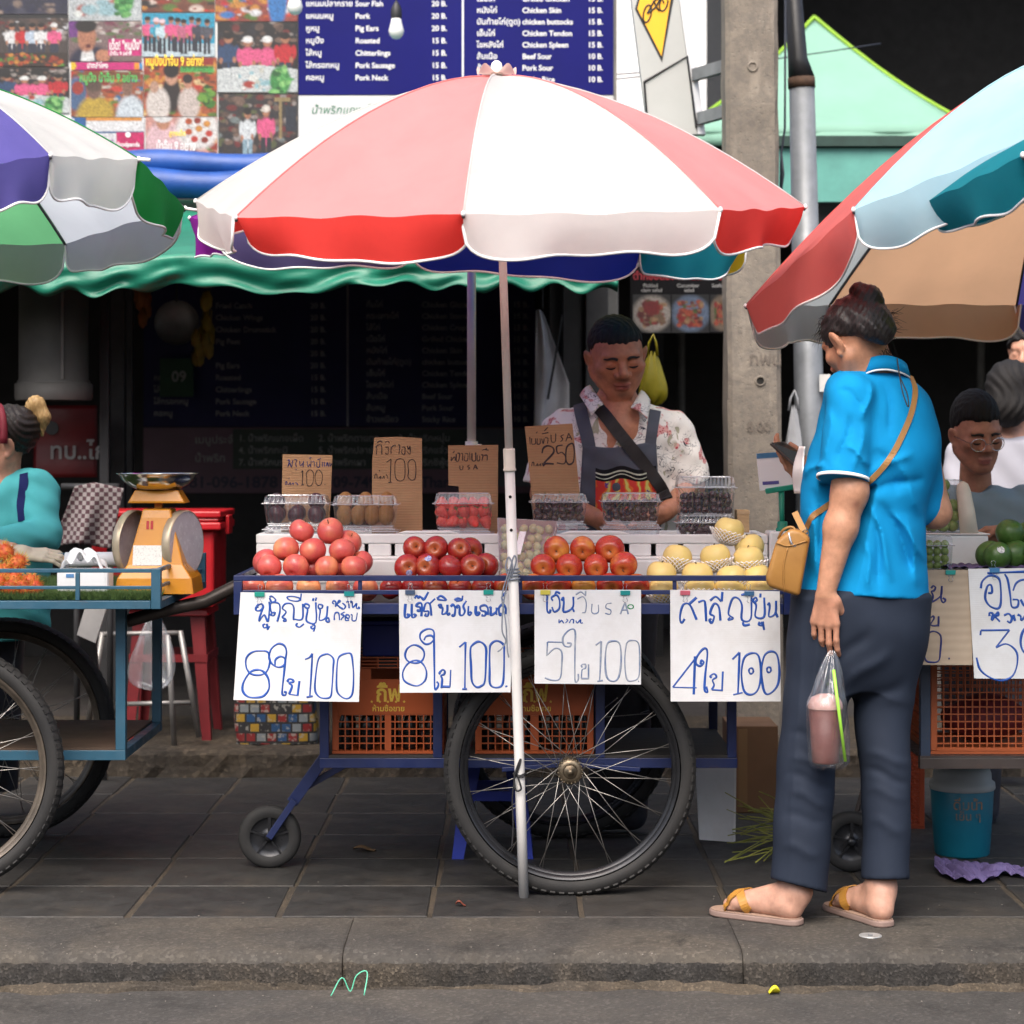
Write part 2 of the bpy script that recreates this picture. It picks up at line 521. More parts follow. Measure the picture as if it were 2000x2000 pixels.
mb=MB();mb.box((HX-0.1,10.6,0.0),(HX-0.002,13.4,2.27));mb.build('side_wall',m_black,hall)
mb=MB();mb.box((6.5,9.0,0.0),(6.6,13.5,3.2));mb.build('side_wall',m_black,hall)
q0=P(1480,395,9.95);
mb=MB();mb.box((q0.x,9.93,q0.z),(6.5,9.99,P(0,290,9.95).z));mb.build('fascia_board',m_teal,hall)
mb=MB();mb.box((q0.x,9.90,P(0,288,9.95).z),(6.5,9.99,P(0,268,9.95).z));mb.build('fascia_trim',M('dark_green_trim',(0.02,0.05,0.04),0.5),hall)
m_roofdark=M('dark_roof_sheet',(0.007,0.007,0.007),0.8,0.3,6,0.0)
bx0=P(1500,0,16.0).x
barn=thing('roof_hall','tall unlit roof hall behind the pale green tent','hall',(4.5,18,0))
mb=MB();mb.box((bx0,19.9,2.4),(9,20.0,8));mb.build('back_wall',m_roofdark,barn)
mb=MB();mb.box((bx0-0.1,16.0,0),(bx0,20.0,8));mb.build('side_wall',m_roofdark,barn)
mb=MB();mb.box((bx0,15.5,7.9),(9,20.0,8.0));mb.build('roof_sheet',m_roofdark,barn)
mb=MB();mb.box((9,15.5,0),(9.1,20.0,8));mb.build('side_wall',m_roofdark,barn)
m_palewall=M('white_rendered_wall',(0.80,0.80,0.79),0.8,0.06,1.5,0.1)
far=thing('white_gap_wall','white building wall seen in the gap beyond the bicycle sign','building',(2.0,30,0))  # white wall put in to fill the gap past the sign
mb=MB();mb.box((-4,30,-0.05),(4.6,30.3,9));mb.build('wall',m_palewall,far)
mb=MB();mb.box((-4.1,29.85,9.0),(4.7,30.4,9.25));mb.build('parapet',m_palewall,far)
m_wire=M('dark_wire',(0.03,0.035,0.05),0.6,0.2,20,0)
for (a,b,s) in (((1195,148),(1500,112),.0),((1360,125),(1720,85),.0)):
 A,B=P(*a,10.2),P(*b,10.6)
 A=A + (A-B)*0.6;
 mb=MB();mb.tube([A.lerp(B,k/10)+Vector((0,0,-0.02*math.sin(math.pi*k/10))) for k in range(11)],0.0035,6)
 tag(mb.build('overhead_wire',m_wire,smooth=True),'thin overhead wire strung past the concrete pole','wire','overhead wires')
m_tent=M('pale_green_tent_cloth',(0.30,0.54,0.43),0.7,0.10,3,0.15,30,0.004,trans=0.45)
m_tentgreen=M('lime_tent_seam',(0.30,0.52,0.05),0.7,0.1,5,0,trans=0.3)
TY=13.6
tent=thing('market_tent','pale green pyramid tent roof with lime seams','tent',(P(1590,0,TY).x,TY,0))
apex=P(1590,37,TY)
eL,eR,bL,bR=P(1330,258,TY-0.9),P(1915,258,TY-0.9),P(1330,266,TY+0.9),P(1900,266,TY+0.9)
for nm,a,b in (('roof_panel',eL,eR),('roof_panel',eR,bR),('roof_panel',bR,bL),('roof_panel',bL,eL)):
 mb=MB()
 def rp(u,v,a=a,b=b):
  q=a.lerp(b,u)
  p=q.lerp(apex,v)
  p.z -= 0.05*math.sin(math.pi*v)*(0.6+0.4*math.sin(math.pi*u))
  return p
 mb.grid(rp,14,10);mb.build(nm,m_tent,tent,smooth=True,solid=0.003)
for a,b in ((eL,eR),(eR,bR),(bL,eL)):
 mb=MB();mb.grid(lambda u,v: a.lerp(b,u) + Vector((0,0.01*math.sin(20*u),-0.08*v)),30,2);mb.build('valance',m_tent,tent,smooth=True,solid=0.003)
for a in (eL,eR):
 mb=MB();mb.tube([a.lerp(apex,k/8)+Vector((0,-0.01,0.012-0.05*math.sin(math.pi*k/8))) for k in range(9)],0.012,6);mb.build('seam_tape',m_tentgreen,tent)
for a in (eL,eR,bL,bR):
 mb=MB();mb.tube([(a.x,a.y,0),(a.x,a.y,a.z)],0.025,8);mb.build('pole',m_greypipe,tent)
def concrete():
 t=NT('weathered_pole_concrete')
 co=t.coord('Object')
 b=t.mix(t.ramp(t.noise(co,5,6,0.65),[(0.3,0.0),(0.7,1.0)]),(0.205,0.175,0.14),(0.125,0.107,0.09))
 b=t.mix(t.ramp(t.noise(co,38,5,0.7),[(0.42,0.0),(0.62,0.55)]),b,(0.10,0.09,0.08))
 b=t.mix(t.ramp(t.noise(t.coord('Object',(1,1,0.25)),9,4),[(0.55,0.0),(0.75,0.6)]),b,(0.36,0.31,0.25))
 t.set(Base_Color=b,Roughness=0.9)
 v=t.n('ShaderNodeTexVoronoi');v.inputs['Scale'].default_value=55;t.l(co,v.inputs['Vector'])
 t.bump(t.mix(0.5,t.noise(co,90,5,0.7),t.ramp(v.outputs['Distance'],[(0.0,0.0),(0.25,1.0)])),0.7,0.006)
 return t.m
m_conc=concrete()
PY=8.35
pole=thing('utility_pole','weathered square concrete utility pole with bolt holes','pole',(P(1470,0,PY).x,PY,STEP_Z))
mb=MB()
zt,zb=4.4,STEP_Z-0.004
xa0,xa1=P(1412,0,PY).x,P(1514,0,PY).x
xb0,xb1=P(1426,0,PY).x,P(1532,0,PY).x
ch=0.018
def ring(x0,x1,z,d=0.2):
 y0,y1=PY,PY+d
 return [(x0+ch,y0,z),(x1-ch,y0,z),(x1,y0+ch,z),(x1,y1-ch,z),(x1-ch,y1,z),(x0+ch,y1,z),(x0,y1-ch,z),(x0,y0+ch,z)]
nlev=40
for k in range(nlev+1):
 s=k/nlev
 z=zb+(zt-zb)*s
 rr=ring(xb0+(xa0-xb0)*s,xb1+(xa1-xb1)*s,z)
 mb.v.extend([(x+0.0015*nz.randn(),y+0.0015*nz.randn(),zz) for x,y,zz in rr])
for k in range(nlev):
 for i in range(8): mb.f.append((k*8+i,k*8+(i+1)%8,(k+1)*8+(i+1)%8,(k+1)*8+i));mb.mi.append(0)
shaft=mb.build('shaft',m_conc,pole)
m_hole=M('bolt_hole_shadow',(0.012,0.011,0.01),0.9,0.2,20,0)
for (px,py) in ((1470,130),(1485,744)):
 c=P(px,py,PY-0.0035)
 mb=MB();mb.lathe([(0.022,0.002),(0.0205,-0.002),(0.017,-0.0035),(0.0145,-0.002)],14,c,'Y');mb.build('hole_rim',m_conc,pole,smooth=True)
 mb=MB();mb.lathe([(0.0146,-0.0005),(0.014,0.003),(0.0001,0.0031)],14,c,'Y');mb.build('bolt_hole',m_hole,pole)
mb=MB();add_text(mb,'กฟน',P(1462,712,PY-0.0055),(1,0,0),(0,0,1),0.07,0.0);add_text(mb,'8.00',P(1458,842,PY-0.0055),(1,0,0),(0,0,1),0.055)
mb.build('cast_lettering',M('darker_cast_concrete',(0.15,0.125,0.105),0.9,0.3,40,0.4,120,.003),pole)
m_galv=M('galvanised_steel',(0.24,0.255,0.27),0.5,0.3,9,0.25,90,0.001,metal=0.35)
m_pipeblack=M('black_pipe_paint',(0.022,0.022,0.024),0.45,0.3,10,0.15)
LY=8.7
lamp=thing('steel_pole','grey steel pole with a black upper pipe beside the concrete pole','pole',(P(1577,0,LY).x,LY,STEP_Z))
mb=MB();mb.tube([P(1590,1440,LY),P(1583,900,LY),P(1566,168,LY)],[0.062,0.062,0.052],20);mb.build('lower_tube',m_galv,lamp,smooth=True)
mb=MB();mb.tube([P(1566,172,LY),P(1565,152,LY)],0.056,20);mb.build('collar',M('rusty_collar',(0.09,0.05,0.03),0.8,0.4,30,0.4),lamp,smooth=True)
mb=MB();mb.tube([P(1565,153,LY),P(1558,115,LY),P(1538,-150,LY)],[0.054,0.04,0.034],20);mb.build('upper_tube',m_pipeblack,lamp,smooth=True)
mb=MB();mb.tube([P(1534,0,LY-.05),P(1533,250,LY-.05),P(1526,300,LY-.05),P(1524,390,LY-.05)],0.005,6);mb.tube([P(1526,300,LY-.055),P(1530,340,LY-.06),P(1522,400,LY-.06)],0.005,6);mb.build('cable',m_wire,lamp,smooth=True)
mb=MB();c=P(1611,748,LY-0.065);mb.box((c.x-.022,c.y-.002,c.z-.035),(c.x+.022,c.y,c.z+.035));mb.build('sticker',M('white_sticker',(0.55,0.55,0.53),0.6,0.15,30,0),lamp)
SY=8.9
m_signback=M('dull_white_sign_sheet',(0.40,0.41,0.40),0.5,0.1,4,0.05)
m_signwhite=M('sign_box_edge',(0.80,0.81,0.82),0.4,0.08,4,0.05)
m_yellow=M('sign_yellow',(0.85,0.42,0.02),0.4,0.08,8,0.03)
m_ink=M('sign_black_ink',(0.015,0.015,0.017),0.45,0.2,20,0)
sg=thing('bicycle_sign','leaning white sign box with a yellow bicycle warning diamond','sign',tuple(P(1330,240,SY)))
A,B,C,D=P(1226,-60,SY),P(1318,-60,SY),P(1362,262,SY),P(1266,262,SY)
dirx=(B-A).normalized();dirz=(B-C).normalized()
mb=MB();mb.slab([A,D,C,B],(0,1,0),0.07);mb.build('sign_sheet',m_signback,sg)
E1,E2=P(1336,-60,SY+.02),P(1378,262,SY+.02)
mb=MB();mb.slab([B+Vector((.002,0,0)),C+Vector((.002,0,0)),E2,E1],(0,1,0),0.06);mb.build('edge_panel',m_signwhite,sg)
e=Vector((0,-1,0))
def sp(px,py,k=1): return P(px,py,SY) + e*0.001*k
mb=MB();mb.slab([sp(1240,18),sp(1293,122),sp(1316,-5),sp(1270,-90)],e,0.001);mb.build('diamond_border',m_ink,sg)
mb=MB();mb.slab([sp(1245,17,3),sp(1292,110,3),sp(1310,-5,3),sp(1272,-82,3)],e,0.001);mb.build('diamond',m_yellow,sg)
mb=MB()
for (cx,cy_,rx,ry,tl) in ((1264,27,7.5,17,.1),(1296,7,7.5,15,.1)):
 pts=[]
 for k in range(20):
  a=2*math.pi*k/20
  pts.append(sp(cx+rx*math.cos(a)-3*math.sin(a),cy_+ry*math.sin(a),5))
 mb.tube(pts,0.0035,6,closed=True)
for pl in (((1264,27),(1277,2),(1292,-8),(1296,7)),((1277,2),(1281,14),(1288,22)),((1281,14),(1292,-8)),((1272,-12),(1280,-10)),((1264,27),(1281,14))):
 mb.tube([sp(x,y,5) for x,y in pl],0.004,6)
mb.build('bicycle_symbol',m_ink,sg)
mb=MB()
mb.tube([sp(1258,160,2),sp(1342,110,2),sp(1360,250,2)],0.006,6);mb.tube([sp(1258,160,2),sp(1266,262,2)],0.005,6)
mb.build('plate_border',m_ink,sg)
mb=MB();mb.bar(P(1345,150,SY+.06),Vector((P(1470,0,PY).x,PY+0.15,P(0,150,SY).z)),0.03,0.05);mb.bar(P(1356,235,SY+.06),Vector((P(1470,0,PY).x,PY+0.15,P(0,235,SY).z)),0.03,0.05);mb.build('bracket',m_galv,sg)
# ================================================================ posters, menus, awning
m_print=print_mat('printed_vinyl',0.4)
class Canvas:
 """A small painted print; colours are linear ink colours."""
 def __init__(self,w,h,bg,seed=0):
  self.w,self.h=w,h
  self.rs=np.random.RandomState(seed)
  self.a=np.zeros((h,w,3)) + np.array(lin(bg))
  yy,xx=np.mgrid[0:h,0:w]
  self.x,self.y=(xx+0.5)/w,(yy+0.5)/h
 def blend(self,mask,c):
  m=np.clip(mask,0,1)[...,None]
  self.a=self.a*(1-m) + np.array(lin(c))*m
 def rect(self,x0,y0,x1,y1,c): self.blend(((self.x >= x0)&(self.x <= x1)&(self.y >= y0)&(self.y <= y1)).astype(float),c)
 def ell(self,cx,cy,rx,ry,c,soft=0.25):
  d=np.sqrt(((self.x-cx)/rx)**2 + ((self.y-cy)/ry)**2)
  self.blend((1-d)/soft+0.5,c)
 def vgrad(self,y0,y1,c0,c1):
  s=np.clip((self.y-y0)/(y1-y0),0,1)[...,None]
  m=((self.y >= y0)&(self.y <= y1))[...,None]
  self.a=np.where(m,np.array(lin(c0))*(1-s)+np.array(lin(c1))*s,self.a)
 def specks(self,x0,y0,x1,y1,cols,n,r=(0.02,0.06)):
  for _ in range(n):
   cx,cy=self.rs.uniform(x0,x1),self.rs.uniform(y0,y1)
   rr=self.rs.uniform(*r)
   self.ell(cx,cy,rr*self.rs.uniform(.6,1.4),rr*self.rs.uniform(.5,1.2),cols[self.rs.randint(len(cols))],0.5)
 def noise(self,amt):
  self.a *= (1+amt*self.rs.randn(self.h,self.w,1))
  self.a=np.clip(self.a,0.003,0.9)
 def person(self,cx,top,hgt,shirt,cap=None,hair=(25,20,20),skin=(176,120,92),legs=(45,50,70),asp=1.0):
  hd=hgt*0.085
  self.ell(cx,top+hgt*0.42,hgt*0.13*asp,hgt*0.24,shirt,0.3)
  self.rect(cx-hgt*0.12*asp,top+hgt*0.24,cx+hgt*0.12*asp,top+hgt*0.52,shirt)
  self.ell(cx-hgt*0.14*asp,top+hgt*0.34,hgt*0.045*asp,hgt*0.13,shirt,0.4);self.ell(cx+hgt*0.14*asp,top+hgt*0.34,hgt*0.045*asp,hgt*0.13,shirt,0.4)
  self.ell(cx-hgt*0.12*asp,top+hgt*0.5,hgt*0.03*asp,hgt*0.06,skin,0.4);self.ell(cx+hgt*0.1*asp,top+hgt*0.48,hgt*0.03*asp,hgt*0.06,skin,0.4)
  self.rect(cx-hgt*0.1*asp,top+hgt*0.52,cx-hgt*0.012*asp,top+hgt*0.96,legs);self.rect(cx+hgt*0.012*asp,top+hgt*0.52,cx+hgt*0.1*asp,top+hgt*0.96,legs)
  self.ell(cx,top+hd,hd*0.85*asp,hd*1.1,skin,0.3)
  self.ell(cx,top+hd*0.45,hd*0.95*asp,hd*0.75,cap or hair,0.3)
  if cap is None: self.ell(cx,top+hd*0.6,hd*0.9*asp,hd*0.55,hair,0.4)
  else: self.ell(cx-hd*.2*asp,top+hd*0.75,hd*1.1*asp,hd*0.25,cap,0.4)
board=thing('poster_board','collage board of food and people photographs above the awning','poster board',(-1.6,WALL_Y,2.55))
BY=WALL_Y - 0.012
mb=MB();a=P(-260,306,WALL_Y-.004);b=P(580,-160,WALL_Y-.004);mb.box((a.x,WALL_Y-.006,a.z),(b.x,WALL_Y-.0005,b.z));mb.build('backing',M('white_poster_backing',(0.6,0.6,0.6),0.5,0.1),board)
_pid=[0]
def poster(x0,y0,x1,y1,cv,name='photo_print'):
 """Mounts a painted canvas as a thin sheet on the board."""
 _pid[0] += 1
 Yp=BY - 0.0006*(_pid[0] % 3)
 cv.a *= .50;cv.noise(0.22)
 mb=MB();nu,nv=cv.w-1,cv.h-1
 A,Bp=P(x0+0.6,y0+0.6,Yp),P(x1-0.6,y1-0.6,Yp)
 V=[(A.x+(Bp.x-A.x)*i/nu,Yp,A.z+(Bp.z-A.z)*j/nv) for j in range(cv.h) for i in range(cv.w)]
 Fs=[(j*cv.w+i,(j+1)*cv.w+i,(j+1)*cv.w+i+1,j*cv.w+i+1) for j in range(nv) for i in range(nu)]
 mb.add(V,Fs);mb.col=cv.a.reshape(-1,3)
 return mb.build(name,m_print,board,solid=0)
PINK,WHT,RED=(226,92,140),(225,225,228),(196,36,46)
food=[(186,84,40),(150,50,34),(205,140,60),(110,58,40),(196,60,48),(90,120,50)]
market=[(60,48,46),(90,70,62),(40,40,48),(120,96,84),(150,140,136),(110,40,40)]
def scene_table(w,h,seed,dark=(30,28,30)):
 c=Canvas(w,h,dark,seed)
 c.specks(0,0,1,.4,market,60,(.01,.05))
 for k,(x,s,cap) in enumerate(((.14,(40,70,110),None),(.38,PINK,(235,235,235)),(.62,PINK,(235,235,235)),(.84,RED,None))):
  c.person(x,.22+.05*(k in (0,3))*-1,.75,s,cap,asp=1.0)
 pts=(c.y > 0.60+0.12*np.abs(c.x-.5)).astype(float);c.blend(pts*(c.y < .98),(205,210,212))
 c.specks(.25,.64,.62,.95,[(150,190,200),(230,230,225),(170,60,50),(200,200,190)],16,(.02,.07))
 c.ell(.78,.82,.13,.2,(60,140,70));c.specks(.68,.66,.9,.98,[(90,170,90),(40,100,50),(140,200,120)],24,(.02,.05))
 return c
c=Canvas(50,20,(34,36,60),1);c.specks(0,0,1,1,[(20,24,60),(60,60,80),(140,120,110)],40,(.03,.1));poster(-20,-60,133,28,c)
c=Canvas(70,52,(70,60,58),2);c.specks(0,0,1,.45,market+[(200,200,205)],80,(.02,.06));c.rect(0,0,1,.07,(30,30,34))
for x,s in ((.22,WHT),(.36,RED),(.5,(190,205,225)),(.62,WHT),(.8,PINK)): c.person(x,.18,.72,s,asp=.75,cap=(232,232,232) if x == .8 else None)
c.blend((c.y > .74)*1.0,(52,40,34));c.specks(.02,.76,.9,.98,food+[(90,150,60)],70,(.015,.05));poster(-8,28,134,130,c)
poster(-6,130,136,222,scene_table(70,48,3))
c=Canvas(70,44,(190,196,200),4);c.specks(.1,.1,.6,.9,[(150,185,195),(225,230,228),(170,80,70)],20,(.04,.12));c.ell(.76,.5,.14,.4,(70,150,80));c.specks(.62,.2,.9,.9,[(110,180,100),(40,110,50)],30,(.02,.06));poster(134,-60,276,41,c)
c=Canvas(70,42,(126,104,104),5);c.specks(0,0,1,.5,[(170,150,145),(120,60,80),(90,110,70),(200,190,186)],60,(.02,.07));c.rect(0,0,.13,.4,(110,50,130))
c.ell(.3,1.05,.3,.45,(30,32,60));c.ell(.26,.95,.09,.3,(230,230,232));c.ell(.25,.4,.125,.37,(176,118,92));c.ell(.24,.12,.15,.17,(26,20,20));c.ell(.47,.86,.1,.16,(190,130,102));c.ell(.27,.62,.035,.05,(90,30,34))
c.rect(.54,.45,1,.86,(206,36,124));poster(134,41,277,120,c)
c=Canvas(70,10,(206,36,124),6);c.ell(.03,.5,.05,.5,(240,200,40));c.rect(.89,.1,.95,.9,(240,150,40));c.rect(.96,.1,1,.9,(50,140,200));poster(138,121,278,137,c)
c=Canvas(70,46,(150,80,50),7);c.specks(0,0,1,1,food+[(60,110,150),(190,180,170)],150,(.02,.08));c.ell(.08,.5,.14,.35,(70,100,140));c.ell(.1,.38,.08,.14,(160,50,40))
c.ell(.34,.95,.25,.4,(190,160,60));c.ell(.32,.42,.1,.2,(120,90,80));c.ell(.33,.34,.1,.13,(90,70,60));c.ell(.82,.95,.19,.42,(205,215,224));c.ell(.78,.36,.07,.2,(130,95,80));c.rect(.2,.04,.95,.2,(120,70,40));poster(138,137,280,229,c)
c=Canvas(70,40,(228,229,232),8);c.rect(0,0,.2,.35,(30,90,150));c.rect(.0,.0,.17,.3,(36,100,165));c.rect(.2,.0,.95,.1,(220,150,70));c.rect(0,.38,.98,.42,(40,90,140));c.ell(.45,.62,.12,.1,(110,40,130));c.ell(.5,.58,.05,.05,(228,229,232));c.rect(.38,.75,.57,.82,(90,60,120));c.rect(.62,.4,.995,.92,(200,24,100));poster(140,229,282,303,c)
c=Canvas(70,40,(120,70,50),9);c.specks(0,0,1,1,food+[(40,30,30),(220,200,190)],90,(.03,.1));poster(276,-60,420,24,c)
c=Canvas(76,46,(40,160,196),10);c.rect(0,.7,1,1,(196,214,224));c.rect(.2,.3,.4,.8,(190,220,230))
for k,(x,s) in enumerate(((.08,PINK),(.2,(60,170,200)),(.28,(200,225,235)),(.4,PINK),(.49,PINK),(.57,(190,100,130)),(.68,PINK),(.77,(60,60,76)),(.89,(80,80,92)))): c.person(x,.1+.03*(k%3),.8,s,asp=.62,legs=(40,44,58),cap=(230,200,210) if k in (1,2) else None)
poster(277,25,420,111,c)
c=Canvas(76,62,(176,90,56),11);c.specks(0,0,1,1,food+[(220,190,140)],170,(.02,.07));c.rect(.0,0,.95,.13,(150,40,34));c.specks(.02,.02,.26,.12,[(200,20,30)],6,(.03,.05));c.rect(.5,.14,.95,.24,(70,120,50))
c.ell(.38,.62,.13,.3,(40,30,32));c.ell(.38,.32,.085,.15,(200,150,125));c.ell(.38,.22,.11,.13,(24,20,22));c.ell(.2,.8,.16,.3,(215,205,200));c.ell(.15,.5,.06,.1,(190,150,130));c.ell(.62,.78,.15,.28,(205,190,184));c.ell(.6,.42,.06,.11,(196,140,116));c.ell(.6,.36,.07,.08,(40,30,30));c.specks(.76,.48,.96,.85,[(60,120,40),(110,160,60),(40,80,30)],30,(.02,.06));poster(280,112,424,228,c)
c=Canvas(76,42,(206,150,140),12);c.specks(0,.3,1,1,food+[(230,170,160)],90,(.03,.08));c.ell(.26,.62,.26,.5,(226,190,196));c.ell(.25,.14,.1,.2,(190,134,106));c.ell(.24,.03,.13,.12,(222,222,222));c.ell(.72,.32,.3,.5,(226,224,222))
for x,y in ((.6,.12),(.72,.1),(.85,.18),(.6,.38),(.74,.3),(.88,.42),(.68,.56),(.82,.58)): c.ell(x,y,.05,.08,food[int(x*50)%5])
poster(284,228,425,306,c)
c=Canvas(80,40,(150,70,60),13);c.specks(0,0,1,1,food+[(60,120,190),(220,220,225),(190,40,50)],120,(.03,.1));c.ell(.75,.5,.12,.6,(50,120,190));poster(420,-60,582,42,c)
poster(424,42,582,183,scene_table(84,76,14))
c=Canvas(84,64,(52,48,50),15);c.specks(0,0,1,.9,market+[(120,130,130),(90,96,60)],150,(.02,.06));c.rect(.7,.06,.9,.12,(150,130,90));c.rect(.76,.1,.8,.7,(150,130,90));c.rect(.85,.2,.98,.6,(40,46,60))
c.person(.37,.24,.92,(214,220,224),None,asp=.62,legs=(140,170,185));c.person(.6,.2,.95,PINK,(225,215,205),asp=.66,legs=(38,42,52));poster(426,183,582,307,c)
m_white_ink=M('white_lettering',(0.66,0.66,0.66),0.5,0.05,10,0)
m_txt={'y': M('yellow_lettering',(0.85,0.6,0.05),.5,.1,10,0),'r': M('red_lettering',(0.6,0.03,0.04),.5,.1,10,0),'g': M('green_lettering',(0.08,0.38,0.10),.5,.1,10,0),'w': m_white_ink}
TB=BY - 0.004
s1=TB/F
for (txt,px,py,w,h,col) in (('เด็ด! "หมูปิ้ง"',213,97,62,22,'w'),('น้ำจิ้ม 9 อย่าง',214,108,42,9,'w'),('ปากลำโพง',170,133,40,13,'w'),('หมูปิ้ง น้ำจิ้ม 9 อย่าง',155,160,112,20,'g'),('สั่งที่นี่...',106,248,50,17,'w'),('foodpanda',229,286,44,11,'w'),
       ('หมูปิ้งน้ำจิ้ม 9 อย่าง!',284,128,112,22,'y'),('รับประกันความอร่อย',352,141,66,11,'g'),('น้ำจิ้ม 9 อย่าง',305,294,76,22,'w'),('สูตรเด็ด',330,265,32,12,'y')):
 mb=MB();add_text(mb,txt,P(px,py,TB),(1,0,0),(0,0,1),h*s1*1.15,0.015,width=w*s1);mb.build('poster_lettering',m_txt[col],board)
mb=MB();c0=P(250,263,TB);mb.lathe([(0.012,0),(0.0001,0.0001)],14,c0,'Y');mb.build('logo_mark',m_white_ink,board)
m_navy=M('navy_menu_vinyl',lin((12,14,92)),0.5,0.12,4,0.03,spec=.15)
m_whiteboard=M('white_menu_vinyl',(0.5,0.5,0.51),0.5,0.08,4,0.03)
def menu_board(name,label,Y,x0,x1,y0,y1,xdiv,cols,rows,fs,base_mat,ink,parent_y,frame=True):
 t=thing(name,label,'menu board',tuple(P((x0+x1)/2,y1,Y)))
 a,b=P(x0,y1,Y),P(x1,y0,Y)
 mb=MB();mb.box((a.x,Y,a.z),(b.x,Y+0.012,b.z));mb.build('panel',base_mat,t)
 d=P(xdiv,0,Y).x;w=1.7*Y/F
 mb=MB();mb.box((d-w,Y-0.0012,a.z+8*Y/F if frame else a.z),(d+w,Y-0.0004,b.z));mb.build('divider_line',ink,t)
 s=Y/F
 for side,(cx,rr) in enumerate(zip(cols,rows)):
  for (yb,th,en,pr) in rr:
   for (tx,x_,f_,bo) in ((th,cx[0],1.05,.018),(en,cx[1],1.0,.022),(pr,cx[2],1.0,.022)):
    if tx: mb=MB();add_text(mb,tx,P(x_,yb,Y-0.0015),(1,0,0),(0,0,1),fs*s*f_,bo);mb.build('menu_lettering',ink,t)
 return t
L1=[('แหนมปลากราย','Sour Fish','20 B.'),('แหนมหมู','Pork','20 B.'),('หูหมู','Pig Ears','20 B.'),('หมูปิ้ง','Roasted','15 B.'),('ไส้หมู','Chitterlings','15 B.'),('ไส้กรอกหมู','Pork Sausage','15 B.'),('คอหมู','Pork Neck','15 B.')]
R1=[('เนื้อไก่','Grilled Chicken','15 B.'),('หนังไก่','Chicken Skin','15 B.'),('บันท้ายไก่(ตูด)','chicken buttocks','15 B.'),('เอ็นไก่','Chicken Tendon','15 B.'),('ไขหลังไก่','Chicken Spleen','15 B.'),('ส้มเนื้อ','Beef Sour','10 B.'),('ส้มหมู','Pork Sour','10 B.'),('ข้าวเหนียว','Sticky Rice','10 B.')]
rowsL=[(12+24.1*i,*L1[i]) for i in range(7)]
rowsR=[(2.5+22.5*i,*R1[i]) for i in range(8)]
um=menu_board('menu_board','navy grill menu board above the awning with prices in white',WALL_Y-0.02,583,1198,-170,185,904,((597,694,843),(931,1020,1148)),(rowsL,rowsR),14.5,m_navy,m_white_ink,None)
lm=thing('sauce_board','white board with green handwriting under the navy menu','sign',tuple(P(800,300,WALL_Y)))
a,b=P(583,300,WALL_Y-.02),P(1198,186.5,WALL_Y-.02)
mb=MB();mb.box((a.x,WALL_Y-.018,a.z),(b.x,WALL_Y-.006,b.z));mb.build('panel',m_whiteboard,lm)
mb=MB();add_text(mb,'น้ำพริกแกงเผ็ด น้ำพริกตาแดง',P(607,222,WALL_Y-.0195),(1,0,0),(0,0,1),0.05,0.0,shear=0.2);mb.build('lettering',M('green_marker',(0.03,0.16,0.08),.6,.1,10,0),lm)
m_navy2=M('shade_dimmed_navy_vinyl',lin((20,20,66)),0.7,0.3,4,0.05)  # indoor copy of the menu navy, with the room's shade in its colour
m_greyink=M('shade_dimmed_lettering',(0.28,0.275,0.27),0.7,0.2,10,0)  # white lettering greyed to carry the indoor shade
RY=ROOM_Y - 0.03
L2=[('','Fried Catch','20 B.'),('','Chicken Wings','20 B.'),('','Chicken Drumstick','20 B.'),('','Pig Feet','20 B.'),('','','20 B.'),('','Pig Ears','20 B.'),('หมูปิ้ง','Roasted','15 B.'),('ไส้หมู','Chitterlings','15 B.'),('ไส้กรอกหมู','Pork Sausage','15 B.'),('คอหมู','Pork Neck','15 B.')]
R2=[('กึ๋นไก่','Chicken Gizzards','15 B.'),('กระเพาะไก่','Chicken Stomach','15 B.'),('ไส้ไก่','Chicken Crop','15 B.'),('เนื้อไก่','Grilled Chicken','15 B.'),('หนังไก่','Chicken Skin','15 B.'),('บันท้ายไก่(ตูด)','chicken buttocks','15 B.'),('เอ็นไก่','Chicken Tendon','15 B.'),('ไขหลังไก่','Chicken Spleen','15 B.'),('ส้มเนื้อ','Beef Sour','10 B.'),('ส้มหมู','Pork Sour','10 B.'),('ข้าวเหนียว','Sticky Rice','10 B.')]
rl=[(602+23.4*i,*L2[i]) for i in range(10)]
rr=[(600+22.4*i,*R2[i]) for i in range(11)]
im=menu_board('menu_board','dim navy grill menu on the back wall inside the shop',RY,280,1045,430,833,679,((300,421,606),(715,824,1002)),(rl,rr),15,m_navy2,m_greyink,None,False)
pb=thing('phone_banner','dim pink and green banner with phone numbers below the inside menu','banner',tuple(P(660,965,RY)))
def panel(x0,y0,x1,y1,m,nm='panel',k=0):
 a,b=P(x0,y1,RY),P(x1,y0,RY)
 mb=MB();mb.box((a.x,RY-0.002*k,a.z),(b.x,RY+0.012,b.z));mb.build(nm,m,pb)
m_pinkb=M('shade_dimmed_pink_vinyl',lin((95,70,82)),.55,.25,4,0)  # indoor shade is put into the banner colours too
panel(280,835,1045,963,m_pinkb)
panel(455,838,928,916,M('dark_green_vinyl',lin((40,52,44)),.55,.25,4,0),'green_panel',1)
panel(930,838,1044,950,M('shade_dimmed_grey_vinyl',lin((82,88,94)),.55,.25,4,0),'grey_panel',1)
m_darkink=M('dark_banner_lettering',lin((40,42,60)),.6,.1,10,0)
